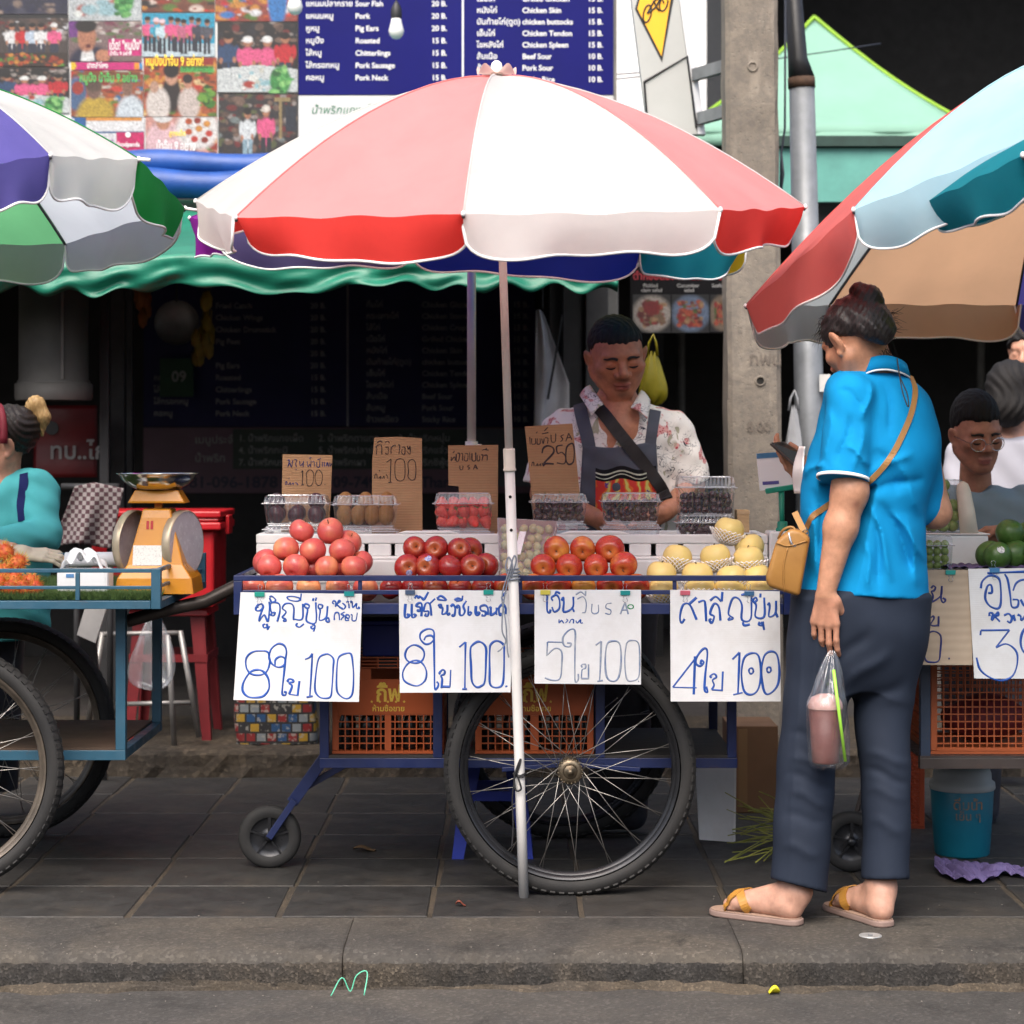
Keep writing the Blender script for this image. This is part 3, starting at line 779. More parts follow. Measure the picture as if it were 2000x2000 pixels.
for k,tx in enumerate(('แกงเผ็ด','ตาแดง','หนุ่ม','กะปิ','ปลาย่าง','แจ่วบอง','นรก','เผา','ซีฟู้ด')):
 mb=MB();add_text(mb,'%d. น้ำพริก%s' % (k+1,tx),P(466+156*(k % 3),862+23.5*(k//3),RY-.0035),(1,0,0),(0,0,1),0.05,0.01);mb.build('sauce_lettering',m_greyink,pb)
for (tx,x,w) in (('081-096-1878',352,190),('09-7496-',650,110),('(Thanks)',812,100)):
 mb=MB();add_text(mb,tx,P(x,952,RY-.0015),(1,0,0),(0,0,1),0.085,0.02,width=w*RY/F);mb.build('phone_lettering',m_darkink,pb)
for (tx,y) in (('เมนูประจำ',866),('น้ำพริก',902)): mb=MB();add_text(mb,tx,P(380,y,RY-.0015),(1,0,0),(0,0,1),0.06,0.01);mb.build('banner_lettering',m_greyink,pb)
m_blackvinyl=M('black_menu_vinyl',(0.006,0.0055,0.0065),0.6,0.2,4,0,spec=.1)
FY=9.9
fm=thing('photo_menu','black menu with pictures of papaya salad plates and red lettering','menu board',tuple(P(1320,655,FY)))
a,b=P(1231,650,FY),P(1432,440,FY)
mb=MB();mb.box((a.x,FY,a.z),(b.x,FY+.012,b.z));mb.build('panel',m_blackvinyl,fm)
mb=MB();mb.bar((b.x-.02,FY+.03,b.z),(b.x-.02,FY+.03,2.27),.015);mb.bar((a.x+.02,FY+.03,b.z),(a.x+.02,FY+.03,2.27),.015);mb.build('hanger',m_darkpost,fm)
for (x0,y0,x1,y1,sd,plate) in ((1236,575,1310,650,21,(200,190,180)),(1312,575,1385,650,22,(120,140,170)),(1387,575,1431,648,23,(150,130,110))):
 c=Canvas(46,46,(20,16,18),sd);c.ell(.5,.5,.5,.46,plate);c.specks(.2,.2,.8,.8,[(170,40,36),(120,30,26),(190,150,110),(90,110,50),(200,90,60),(150,120,90)],90,(.03,.09));c.ell(.5,.35,.22,.18,(150,30,30)) if sd == 21 else None;c.noise(.25);c.a *= .3
 mb=MB();Yp=FY-.001
 A,Bp=P(x0,y0,Yp),P(x1,y1,Yp);w_=cv=46
 V=[(A.x+(Bp.x-A.x)*i/45,Yp,A.z+(Bp.z-A.z)*j/45) for j in range(46) for i in range(46)]
 mb.add(V,[(j*46+i,(j+1)*46+i,(j+1)*46+i+1,j*46+i+1) for j in range(45) for i in range(45)]);mb.col=c.a.reshape(-1,3);mb.build('dish_photo',m_print,fm)
mb=MB()
for (s,x,w) in (('ตำหอยดอง',1236,82),('ตำแตง',1328,52),('ตำ',1400,26)): add_text(mb,s,P(x,546,FY-.0015),(1,0,0),(0,0,1),0.05,0.025,width=w*FY/F)
mb.build('title_lettering',M('red_title_ink',lin((140,36,46)),.5,.1,10,0),fm)
mb=MB()
for (s,x,y) in (('Pickled',1256,561),('clam salad',1252,570),('Cucumber',1322,561),('salad',1336,570),('Seafood',1390,561)): add_text(mb,s,P(x,y,FY-.0015),(1,0,0),(0,0,1),0.024,0.01)
mb.build('small_lettering',m_greyink,fm)
def awn_mat():
 t=NT('green_awning_tarp')
 co=t.coord('Object')
 f=t.ramp(t.noise(co,3.5,5,0.6,0.8),[(0.3,0.0),(0.7,1.0)])
 b=t.mix(f,(0.014,0.20,0.125),(0.006,0.12,0.075))
 b=t.mix(t.ramp(t.noise(co,14,5,0.7),[(0.62,0.0),(0.8,0.5)]),b,(0.02,0.06,0.045))
 t.set(Base_Color=b,Roughness=0.42)
 t.bump(t.noise(co,60,4),0.25,0.003)
 tr=t.n('ShaderNodeBsdfTranslucent');mx=t.n('ShaderNodeMixShader');mx.inputs[0].default_value=0.12
 t.l(b,tr.inputs[0]);t.l(t.bsdf.outputs[0],mx.inputs[1]);t.l(tr.outputs[0],mx.inputs[2]);t.l(mx.outputs[0],t.out.inputs[0])
 return t.m
m_awn=awn_mat()
AY=8.15
aw=thing('shop_awning','green tarpaulin awning with a scalloped valance','awning',tuple(P(700,500,AY)))
xl,xr=P(196,0,AY).x-1.6,P(1206,0,AY).x
ztop=P(0,392,WALL_Y).z;zfr=P(0,505,AY).z;zbt=P(0,562,AY).z
mb=MB()
def slope(u,v):
 x=xl+(xr-xl)*u
 return (x,AY+(WALL_Y-.01-AY)*v,zfr+(ztop-zfr)*v-0.05*math.sin(math.pi*v)+0.012*math.sin(x*9)*(1-v))
mb.grid(slope,80,12);mb.build('canopy',m_awn,aw,smooth=True,solid=0.003)
mb=MB()
def val(u,v):
 x=xl+(xr-xl)*u
 sc=(0.5+0.5*math.cos((x-xl)*2*math.pi/0.21+.9*math.sin(x*3.7)+.7*math.sin(x*1.3)))*(.75+.35*math.sin(x*2.9+1))
 z=zfr+0.012*math.sin(x*9) - v*((zfr-zbt)+0.020-0.034*sc + 0.010*math.sin(x*2.3)+.008*math.sin(x*6.1))
 y=AY - 0.004 + v*(0.015*math.sin(x*5.3+1.2)+0.012*math.sin(x*13.1)+0.02*math.sin(x*2.1+v*5)) + 0.016*v*math.sin((x+0.55*v)*21)*math.sin(x*3)+.012*v*math.sin((x-.8*v)*11)
 return (x,y,z)
mb.grid(val,420,10);mb.build('valance',m_awn,aw,smooth=True,solid=0.003)
mb=MB();mb.tube([(xl,AY+.03,zfr-.02),(xr,AY+.03,zfr-.02)],0.016,10);mb.build('front_pipe',m_darkpost,aw,smooth=True)
for x in (xl+.2,-1.0,0.0,xr-.06):
 mb=MB();mb.tube([(x,AY+.03,zfr-.02),(x,WALL_Y-.01,ztop-.12)],0.012,8);mb.build('brace',m_darkpost,aw,smooth=True)
m_bluet=M('blue_tarpaulin',(0.008,0.06,0.27),0.45,0.35,6,0.3,50,0.004)
for k,(py,r) in enumerate(((322,0.058),(362,0.066))):
 mb=MB();xs=[(P(20,0,9.45).x + (P(1180,0,9.45).x-P(20,0,9.45).x)*i/60) for i in range(61)]
 mb.tube([(x,9.46-.05*k,P(0,py,9.46).z+0.008*math.sin(x*7+k)) for x in xs],[r*(1+.08*math.sin(x*11+k)) for x in xs],16)
 tag(mb.build('tarpaulin_roll',m_bluet,smooth=True),['upper rolled blue tarpaulin lying below the posters','lower rolled blue tarpaulin lying on the green awning'][k],'tarpaulin',None)
m_bulb=M('white_bulb_plastic',(0.82,0.82,0.80),0.35,0.03,5,0,trans=0.2)
m_socket=M('black_bulb_socket',(0.02,0.02,0.022),0.5,0.2,10,0.1)
for (px,py,lab) in ((774,62,'white light bulb in a black socket hanging before the menu'),(576,15,'white light bulb hanging at the edge between posters and menu')):
 c=P(px,py,9.25);s=9.25/F
 t=thing('light_bulb',lab,'light bulb',tuple(c))
 mb=MB();mb.lathe([(0.0001,-15*s),(8*s,-12.5*s),(13.5*s,-6*s),(15.2*s,2*s),(13*s,10*s),(10.5*s,20*s),(9.5*s,26*s),(0.0001,26*s)],20,c);mb.build('globe',m_bulb,t,smooth=True)
 mb=MB();mb.lathe([(9.8*s,25*s),(11*s,30*s),(10.5*s,44*s),(6*s,54*s),(2*s,60*s),(0.0001,60*s)],16,c);mb.build('socket',m_socket,t,smooth=True)
 mb=MB();mb.tube([c+Vector((0,0,58*s)),c+Vector((0,0,0.9))],0.004,6);mb.build('cord',m_socket,t)
m_duct=M('dusty_duct_metal',(0.10,0.094,0.088),0.6,0.3,5,0.15,30,.003)
DY=8.75
c=P(105,0,DY);s=DY/F
t=thing('exhaust_duct','big grey exhaust duct with a seam hanging inside the shop','duct',(c.x,c.y,P(0,785,DY).z))
mb=MB();mb.lathe([(70*s,P(0,752,DY).z),(70*s,P(0,744,DY).z),(67*s,P(0,742,DY).z),(67*s,2.3)],32,(c.x,c.y,0));mb.build('pipe',m_duct,t,smooth=True)
mb=MB();mb.lathe([(73*s,P(0,782,DY).z),(75*s,P(0,776,DY).z),(75*s,P(0,750,DY).z),(70.5*s,P(0,748,DY).z)],32,(c.x,c.y,0));mb.build('collar',m_duct,t,smooth=True)
mb=MB();mb.bar((c.x+30*s,c.y-61*s,P(0,742,DY).z),(c.x+30*s,c.y-61*s,2.3),.012);mb.build('seam',m_duct,t)
m_redbag=M('red_foil_bag',lin((92,9,15)),0.5,0.35,6,0.3,30,.004)
t=thing('snack_banner','red banner with a round badge and brush lettering behind the left seller','banner',tuple(P(130,932,9.3)))
mb=MB()
A=P(66,792,9.3);Bq=P(190,932,9.3)
mb.grid(lambda u,v: (A.x+(Bq.x-A.x)*u,9.3-0.02*math.sin(math.pi*u)-0.006*math.sin(9*v),A.z+(Bq.z-A.z)*v),16,16);mb.build('sheet',m_redbag,t,smooth=True,solid=.004)
mb=MB();mb.lathe([(0.03,0),(0.0001,0.0002)],20,P(101,836,9.272),'Y');mb.build('badge',m_ink,t)
mb=MB();add_text(mb,'ทบ..ไก่',P(96,896,9.27),(1,0,0),(0,0,1),0.1,0.02);mb.build('lettering',m_greyink,t)
t=thing('hanging_colander','round grey colander hanging in the dark shop','colander',tuple(P(345,640,10.4)))
mb=MB();mb.lathe([(0.11,0),(0.1,0.02),(0.06,0.04),(0.0001,0.045)],24,P(345,630,10.4),'Y');mb.build('bowl',M('old_aluminium',(0.3,0.3,0.3),.45,.3,8,.2,metal=.5),t,smooth=True)
mb=MB();mb.tube([P(345,590,10.4),P(345,520,10.4)],0.005,6);mb.build('hook',m_darkpost,t)
for (px,py,hh,col,lab) in ((275,600,70,(0.35,0.12,0.02),'bunch of orange garlands hanging in the dark shop'),(410,630,90,(0.40,0.28,0.03),'bunch of yellow packets hanging in the dark shop'),(395,680,50,(0.30,0.2,0.03),'small bundle of ochre packets hanging in the dark shop')):
 mb=MB()
 for k in range(9):
  x,y=px+R.uniform(-14,14),py+R.uniform(-hh/2,hh/2)
  q=P(x,y,10.2+R.uniform(-.05,.05));mb.lathe([(0.0001,-.05),(0.02,-.03),(0.024,.01),(0.008,.045),(0.0001,.05)],8,q)
 t=thing('hanging_bundle',lab,'bundle',tuple(P(px,py+hh/2,10.2)))
 mb.build('packets',M('packet_'+str(px),col,.5,.4,20,.2),t,smooth=True)
 mb=MB();mb.tube([P(px,py,10.2),P(px,py-hh-60,10.2)],.004,6);mb.build('string',m_darkpost,t)
mb=MB();a,b=P(312,775,RY-.05),P(378,700,RY-.05);mb.box((a.x,RY-.05,a.z),(b.x,RY-.045,b.z))
t=thing('green_notice','small dark green notice hung over the inside menu','notice',tuple(P(345,775,RY-.05)));mb.build('sheet',M('dark_green_notice',lin((20,60,34)),.6,.3,8,.1),t)
mb=MB();add_text(mb,'09',P(335,745,RY-.052),(1,0,0),(0,0,1),.08,.02);mb.build('lettering',m_greyink,t)
for (px,Yq,w,lab) in ((205,9.0,.02,'slim black post beside the exhaust duct'),(232,9.6,.03,'black post between the duct and the inside menu'),(250,10.0,.025,'thin black post at the edge of the inside menu'),(1085,9.9,.03,'black post beside the milky plastic sheet'),(1118,9.8,.045,'thicker black post behind the fruit seller')):
 mb=MB();p=P(px,870,Yq);mb.box((p.x-w,Yq-w,STEP_Z-.004),(p.x+w,Yq+w,2.2))
 tag(mb.build('support_post',m_darkpost,bevel=.003),lab,'post')
m_sheet=M('milky_plastic_sheet',(0.62,0.62,0.64),0.5,0.25,6,0.2,30,.004,trans=.15)
t=thing('hanging_sheet','milky white plastic sheet hanging between inside menu and corner posts','sheet',tuple(P(1078,800,9.75)))
mb=MB()
def hs(u,v):
 y=603+230*v
 xl_=1047-4*v;xr_=1060+52*min(1,v*1.6)
 q=P(xl_+(xr_-xl_)*u,y+10*(1-v)*abs(u-.35),9.75+0.02*math.sin(u*9+v*3));return q
mb.grid(hs,16,24);mb.build('sheet',m_sheet,t,smooth=True,solid=.002)
mb=MB();mb.tube([P(1060,603,9.75),P(1060,520,9.75)],.004,6);mb.build('cord',m_darkpost,t)
mb=MB();mb.tube([P(1098,615,9.7),P(1086,690,9.7),P(1070,780,9.7)],.006,6);mb.build('pull_cord',m_darkpost,t)
m_yellowbag=M('yellow_plastic_bag',(0.26,0.22,0.012),0.35,0.3,9,0.4,40,.004,trans=.25)
m_whitebag=M('white_plastic_bag',(0.42,0.43,0.45),0.35,0.2,9,0.4,40,.004,trans=.25)
def hang_bag(px0,py0,px1,py1,Y,mat,label,seed):
 rs=np.random.RandomState(seed)
 t=thing('plastic_bag',label,'plastic bag',tuple(P((px0+px1)/2,py1,Y)))
 cx,hw,hh=(px0+px1)/2,(px1-px0)/2*Y/F,(py1-py0)*Y/F
 c=P(cx,py1,Y)
 ph=rs.uniform(0,6,4)
 mb=MB()
 def f(u,v):
  a=2*math.pi*u
  w=(0.25+0.75*math.sin(min(1,v*1.35)*math.pi/2)) if v < .74 else (1-((v-.74)/.26)**2.2)**.5
  w *= hw*(1+.12*math.sin(3*a+ph[0]+4*v)+.07*math.sin(7*a+ph[1]))
  return (c.x+w*math.cos(a),c.y+.6*w*math.sin(a),c.z+hh*(1-v)+.01*math.sin(5*a+ph[2]))
 mb.grid(f,36,20);mb.build('bag',mat,t,smooth=True,weld=True)
 mb=MB();top=c+Vector((0,0,hh*.95));mb.tube([top+Vector((-.02,0,0)),top+Vector((-.012,0,.05)),top+Vector((.004,0,.08)),top+Vector((.014,0,.05)),top+Vector((.02,0,0))],.005,6);mb.build('handle',mat,t,smooth=True)
 return t
hang_bag(1248,690,1300,790,8.0,m_yellowbag,'yellow plastic bag hanging behind the apron seller',4)
hang_bag(1533,795,1567,930,8.5,m_whitebag,'white plastic bag hanging between the concrete and steel poles',5)
# ================================================================ market umbrellas
_fab={}
def fab(name,col,trans=0.3,dirt=0.10,rough=0.75):
 if name in _fab: return _fab[name]
 t=NT('umbrella_cloth_'+name)
 co=t.coord('Object')
 b=t.mix(t.ramp(t.noise(co,4.5,5,0.6,0.3),[(0.35,0.0),(0.75,1.0)]),col,tuple(c*(1-dirt) for c in col))
 st=t.ramp(t.noise(co,2.2,6,0.7,1.0),[(0.62,0.0),(0.78,1.0)])
 b=t.mix(t.math('MULTIPLY',st,dirt*1.6),b,(0.30,0.26,0.21))
 t.set(Base_Color=b,Roughness=rough)
 t.bsdf.inputs['Specular IOR Level'].default_value=0.25
 wv=t.n('ShaderNodeTexWave');wv.inputs['Scale'].default_value=260;t.l(co,wv.inputs['Vector'])
 t.bump(t.mix(0.25,t.noise(co,13,5,0.65,0.8),wv.outputs[0]),0.45,0.007)
 tr=t.n('ShaderNodeBsdfTranslucent');mx=t.n('ShaderNodeMixShader');mx.inputs[0].default_value=trans
 t.l(b,tr.inputs[0]);t.l(t.bsdf.outputs[0],mx.inputs[1]);t.l(tr.outputs[0],mx.inputs[2]);t.l(mx.outputs[0],t.out.inputs[0])
 _fab[name]=t.m
 return t.m
C_WHITE=fab('white',(0.84,0.83,0.81),0.56)
C_PINK=fab('faded_red',(0.88,0.33,0.33),0.47)
C_RED=fab('red',(0.78,0.055,0.045),0.44,0.15)
C_BLUE=fab('royal_blue',(0.02,0.045,0.42),0.52)
C_TEAL=fab('teal',(0.012,0.27,0.34),0.52)
C_YELLOW=fab('yellow',(0.85,0.55,0.03),0.52)
C_PURPLE=fab('purple',(0.33,0.02,0.36),0.52)
C_NAVY=fab('faded_navy',(0.12,0.10,0.24),0.42)
C_VIOLET=fab('violet_blue',(0.13,0.11,0.40),0.47)
C_MAGENTA=fab('magenta',(0.45,0.03,0.32),0.52)
C_GREEN=fab('green',(0.02,0.30,0.07),0.57)
C_LGREEN=fab('light_green',(0.20,0.60,0.26),0.62);C_PGREEN=fab('pale_green',(0.42,0.56,0.42),0.6);C_PGREY=fab('pale_grey',(0.66,0.70,0.69),0.6)
C_GREY=fab('silver_grey',(0.74,0.78,0.79),0.62)
C_SKY=fab('sky_blue',(0.50,0.74,0.84),0.47)
C_CORAL=fab('coral',(0.85,0.20,0.19),0.52)
C_ORANGE=fab('orange',(0.80,0.47,0.27),0.62)
C_SLATE=fab('slate_grey',(0.42,0.46,0.47),0.5)
m_hem=M('white_hem_binding',(0.74,0.73,0.72),0.7,0.12,30,0.1)
m_rib=M('umbrella_rib_steel',(0.10,0.10,0.11),0.4,0.3,20,0.1,metal=0.6)
m_polepaint=M('white_pole_paint',(0.78,0.76,0.73),0.4,0.10,7,0.08,60,.001)
m_poledirty=M('cream_pole_paint',(0.74,0.68,0.63),0.45,0.15,7,0.08,60,.001)
m_collar=M('cream_plastic_collar',(0.75,0.70,0.60),0.45,0.12,10,0.05)
def umbrella(t,apex,ring,tops,vals,drop=0.105,dome=1.75,sag=0.025,flap=0.0,seed=0,ribs=True,corner=8.0,skip=(),inward=0.02):
 """Canopy over ribs that end at the ring points; panel i lies between ring[i] and ring[i+1]."""
 rs=np.random.RandomState(seed)
 n=len(ring);cen=sum(ring,Vector())/n
 def rib(i,s):
  p=apex.lerp(ring[i % n],s)
  p.z=apex.z + (ring[i % n].z-apex.z)*s**dome
  return p
 for i in range(n):
  if i in skip: continue
  ph=rs.uniform(0,6,4)
  mid=(ring[i]+ring[(i+1)%n])/2
  out=(mid-cen);out.z=0;out.normalize()
  def pan(u,v):
   s=0.02+0.98*v
   a,b=rib(i,s),rib(i+1,s)
   p=a.lerp(b,u)
   p.z -= sag*math.sin(math.pi*u)*math.sin(math.pi*min(1,s*1.1))*0.9 - 0.004*math.sin(9*s+ph[0])*math.sin(math.pi*u) - .0035*s**5*math.sin(19*u+ph[1])*math.sin(math.pi*u)
   return p
  mb=MB();mb.grid(pan,24,20);mb.build('canopy_panel',tops[i],t,smooth=True)
  edge=lambda u: pan(u,1.0)
  path=[]
  def vl(u,v):
   p=edge(u)
   d=drop*(1-abs(2*u-1)**corner)**0.38*(1+0.09*math.sin(3.2*u*2+ph[1]))
   wob=0.016*math.sin(7*u+ph[2])+0.010*math.sin(15*u+ph[3])
   q=p + Vector((0,0,-1))*(d*v) + out*(flap*v + wob*v*v - inward*v*v)
   return q
  mb=MB();mb.grid(vl,34,6);mb.build('valance',vals[i],t,smooth=True)
  mb=MB();mb.tube([vl(k/50,1.0) for k in range(51)],0.0035,6);mb.build('hem',m_hem,t,smooth=True)
 for i in range(n):
  mb=MB();mb.tube([rib(i,0.03+0.97*k/12)+Vector((0,0,.0012)) for k in range(13)],0.0022,6);mb.build('seam',tops[i],t,smooth=True)
  if ribs:
   mb=MB();mb.tube([rib(i,0.03+0.97*k/10)+Vector((0,0,-0.008)) for k in range(11)],0.004,6);mb.build('rib',m_rib,t,smooth=True)
 mb=MB();pts=[]
 for p in ring: mb.lathe([(0.0001,-.006),(0.005,-.004),(0.006,0),(0.004,.006),(0.0001,.008)],8,p)
 mb.build('rib_tip_stitching',m_hem,t,smooth=True)
 return rib
foot=GP(1023,1752)
lean=Vector((P(970,150,5.60).x-foot.x,5.60-foot.y,P(970,150,5.60).z))
mu=thing('market_umbrella','large red and white market umbrella over the blue fruit cart','umbrella',tuple(foot))
apex=foot + lean
axis=lean.normalized()
ucen=apex - axis*0.27
RR=0.812
ring=[]
ex=Vector((1,0,0));ex=(ex - axis*ex.dot(axis)).normalized();ey=axis.cross(ex).normalized()
zs={0:1.765,1:1.80,-1:1.79,2:1.885,-2:1.905,3:1.96,-3:1.98,4:2.0}
targets={0:(905,418),1:(1407,410),-1:(460,425),2:(1573,404),-2:(382,393)}
for k in (-2,-1,0,1,2,3,4,5):
 th=math.radians(-5+45*k)
 p=Vector((ucen.x + RR*math.sin(th),ucen.y - RR*math.cos(th),0))
 if k in targets:
  px,py=targets[k];p=P(px,py,p.y)
 else: p.z=zs.get(k if k < 5 else -3)
 ring.append(p)
W,Pk,Rd=C_WHITE,C_PINK,C_RED
rib_fn=umbrella(mu,apex,ring,[W,Pk,W,Pk,W,Pk,W,Pk],[W,Rd,W,Rd,W,Rd,W,Rd],drop=0.098,seed=5,dome=1.72,inward=0.02)
mb=MB()
mb.grid(lambda u,v: apex + Vector((0.052*v*math.cos(2*math.pi*u),0.052*v*math.sin(2*math.pi*u),0.010 - 0.006*v + 0.013*v*v*math.sin(2*math.pi*u*5) + 0.012*v*v)),48,6)
mb.build('frilled_cap',fab('cap_pink',(0.72,0.50,0.45),0.42),mu,smooth=True)
mb=MB();mb.lathe([(0.016,0.0),(0.0165,0.018),(0.013,0.032),(0.006,0.038),(0.0001,0.039)],18,apex+Vector((0,0,.004)));mb.build('knob',m_collar,mu,smooth=True)
col0=foot + axis*((P(0,918,5.72).z)/axis.z);col1=foot + axis*((P(0,876,5.72).z)/axis.z)
mb=MB();mb.tube([foot,foot+axis*0.3,foot+axis*0.6,col1],0.0138,20);mb.build('lower_tube',m_polepaint,mu,smooth=True)
mb=MB();mb.tube([col0,apex],0.0108,16);mb.build('upper_tube',m_poledirty,mu,smooth=True)
mb=MB();mb.tube([col0-axis*.002,col0+axis*.003,col0+axis*.004,col1-axis*.003,col1],[.0175,.0175,.0158,.0158,.0148],20);mb.build('collar',m_collar,mu,smooth=True)
for (py) in (970,1035):
 c=foot + axis*((P(0,py,5.74).z)/axis.z);mb=MB();mb.lathe([(0.0001,-.0012),(0.0042,-.0012),(0.0044,0.0012)],12,c+Vector((-.001,-.0135,0)),'Y');mb.build('pin_hole',m_hole,mu,smooth=True)
slid=foot + axis*(lean.length-0.42)
mb=MB();mb.tube([slid-axis*.03,slid+axis*.03],.02,14);mb.build('slider',m_collar,mu,smooth=True)
for i in range(8):
 mb=MB();mb.tube([slid,rib_fn(i,.5)+Vector((0,0,-.01))],.0035,6);mb.build('stretcher',m_rib,mu)
mb=MB()
for (pl) in (((470,362),(478,356),(484,359),(474,368),(466,366)),):
 q=[P(x,y,5.62) for x,y in pl]
m_cord=M('grey_nylon_cord',(0.22,0.25,0.30),0.6,0.25,40,0.2)
cord=thing('tie_cord','grey nylon cord tying the umbrella pole to the cart rail','cord',tuple(P(1005,1135,5.72)))
cz=P(0,1128,5.74).z
pc=foot + axis*(cz/axis.z)
mb=MB()
pts=[]
for k in range(56):
 a=2*math.pi*k/14;pts.append(pc + Vector((0.0175*math.cos(a),0.0175*math.sin(a),-0.012+0.0045*k/14*2)))
mb.tube(pts,0.0024,6)
mb.tube(catmull([pc+Vector((-.012,-.016,0)),pc+Vector((-.02,-.02,.03)),pc+Vector((-.012,-.02,.055)),pc+Vector((-.002,-.02,.03)),pc+Vector((-.014,-.018,-.01)),pc+Vector((-.026,-.018,-.07)),pc+Vector((-.03,-.016,-.14)),pc+Vector((-.02,-.016,-.17)),pc+Vector((-.03,-.016,-.19)),pc+Vector((-.042,-.016,-.2))],6),0.0022,6)
mb.tube(catmull([pc+Vector((-.005,-.017,0)),pc+Vector((.008,-.02,.045)),pc+Vector((.002,-.02,.058)),pc+Vector((-.01,-.02,.02)),pc+Vector((-.03,-.018,-.05)),pc+Vector((-.02,-.016,-.12)),pc+Vector((-.016,-.016,-.19)),pc+Vector((-.012,-.016,-.215))],6),0.0022,6)
mb.build('cord',m_cord,cord,smooth=True)
m_blackstr=M('black_string',(0.02,0.02,0.022),0.7,0.2,30,0.1)
st=thing('black_string','black string knotted round the foot of the umbrella pole','string',tuple(P(1010,1600,5.8)))
cz=P(0,1515,5.8).z;pc=foot + axis*(cz/axis.z)
mb=MB()
mb.tube([pc + Vector((.0165*math.cos(2*math.pi*k/14),.0165*math.sin(2*math.pi*k/14),.003*math.sin(k))) for k in range(28)],.003,6)
mb.tube(catmull([pc+Vector((-.01,-.016,0)),pc+Vector((.0,-.02,.03)),pc+Vector((.002,-.02,.045)),pc+Vector((-.008,-.02,.02)),pc+Vector((-.015,-.018,-.01)),pc+Vector((-.01,-.02,-.04)),pc+Vector((.004,-.02,-.035)),pc+Vector((-.004,-.018,-.005)),pc+Vector((.012,-.018,-.003))],6),.0028,6)
mb.tube(catmull([pc+Vector((-.012,-.014,0)),pc+Vector((-.02,-.012,-.06)),pc+Vector((-.018,-.01,-.14)),pc+Vector((-.022,-.01,-.2))],6),.002,6)
mb.build('string',m_blackstr,st,smooth=True)
bx,by=P(921,0,7.05).x,7.05
bu=thing('market_umbrella','blue, teal and purple market umbrella behind the red and white one','umbrella',(bx,by,0))
ba=Vector((bx,by,2.19));rg=[]
for k in range(8):
 th=math.radians(-8+45*(k-2));r_=0.93
 rg.append(Vector((bx-0.03+r_*math.sin(th),by-r_*math.cos(th),1.955-0.11*math.cos(th)-0.035*math.sin(th))))
cl=[C_PURPLE,C_NAVY,C_BLUE,C_TEAL,C_YELLOW,C_GREEN,C_RED,C_SKY]
brib=umbrella(bu,ba,rg,cl,cl,drop=0.115,seed=8)
zc=P(0,868,by).z
mb=MB();mb.tube([(bx,by,zc),(bx,by,2.19)],.0145,16);mb.build('upper_tube',m_poledirty,bu,smooth=True)
mb=MB();mb.tube([(bx,by,0),(bx,by,zc)],.017,16);mb.build('lower_tube',m_polepaint,bu,smooth=True)
mb=MB();mb.tube([(bx,by,zc-.03),(bx,by,zc+.01)],.021,16);mb.tube([(bx+.02,by-.01,zc-.005),(bx+.033,by-.012,zc-.005)],.006,8);mb.build('collar',m_collar,bu,smooth=True)
lu=thing('market_umbrella','violet, white and green market umbrella over the rambutan cart','umbrella',(-1.75,6.0,0))
lr=[P(-120,330,4.95),P(99,303,5.12),P(271,311,5.5),P(362,407,6.05),P(129,476,6.6),P(-200,486,6.7),P(-420,430,6.2),P(-400,360,5.4)]
la=Vector((-1.66,5.85,2.26))
lcols=[C_VIOLET,C_WHITE,C_GREEN,C_GREY,C_LGREEN,C_WHITE,C_MAGENTA,C_GREEN]
lvals=[C_VIOLET,C_WHITE,C_GREEN,C_PGREY,C_PGREEN,C_WHITE,C_MAGENTA,C_GREEN]
lrib=umbrella(lu,la,lr,lcols,lvals,drop=0.115,seed=11,dome=1.6)
mb=MB();mb.tube([(-1.75,5.95,0.0),la],.016,16);mb.build('pole',m_polepaint,lu,smooth=True)
for p_ in (lr[2],lr[3]):
 d=(p_-la);d.z *= .3;d.normalize();mb=MB();mb.tube([p_,p_+d*.035],.0045,8);mb.build('rib_end',m_hem,lu,smooth=True)
ru=thing('market_umbrella','tilted coral and sky-blue market umbrella with orange underside','umbrella',(1.62,6.2,0))
ra=P(2110,105,5.95)
rr_=[P(1456,598,6.0),P(1667,410,5.3),P(2010,268,4.95),P(2500,330,5.1),P(2650,480,5.9),P(2400,590,6.7),P(1985,596,6.95),P(1618,596,6.75)]
rc=[C_CORAL,C_SKY,C_TEAL,C_YELLOW,C_GREEN,C_VIOLET,C_ORANGE,C_SLATE]
rrib=umbrella(ru,ra,rr_,rc,rc,drop=0.115,seed=14,dome=1.55)
mb=MB();mb.tube([P(2095,1560,6.4),ra],.016,16);mb.build('pole',m_polepaint,ru,smooth=True)
tu=thing('market_umbrella','teal market umbrella poking out in front of the sky-blue one','umbrella',(1.95,5.0,0))
ta=P(2330,120,5.0)
tr_=[P(1798,398,5.2),P(1998,303,4.62),P(2300,330,4.3),P(2600,300,4.5),P(2700,290,5.0),P(2560,330,5.5),P(2250,350,5.75),P(2010,330,5.6)]
tc=[C_TEAL,C_WHITE,C_TEAL,C_WHITE,C_TEAL,C_WHITE,C_TEAL,C_TEAL]
umbrella(tu,ta,tr_,tc,tc,drop=0.085,seed=16,dome=1.6,flap=-0.02)
mb=MB();mb.tube([(ta.x,5.0,ROAD_Z),ta],.016,16);mb.build('pole',m_polepaint,tu,smooth=True)
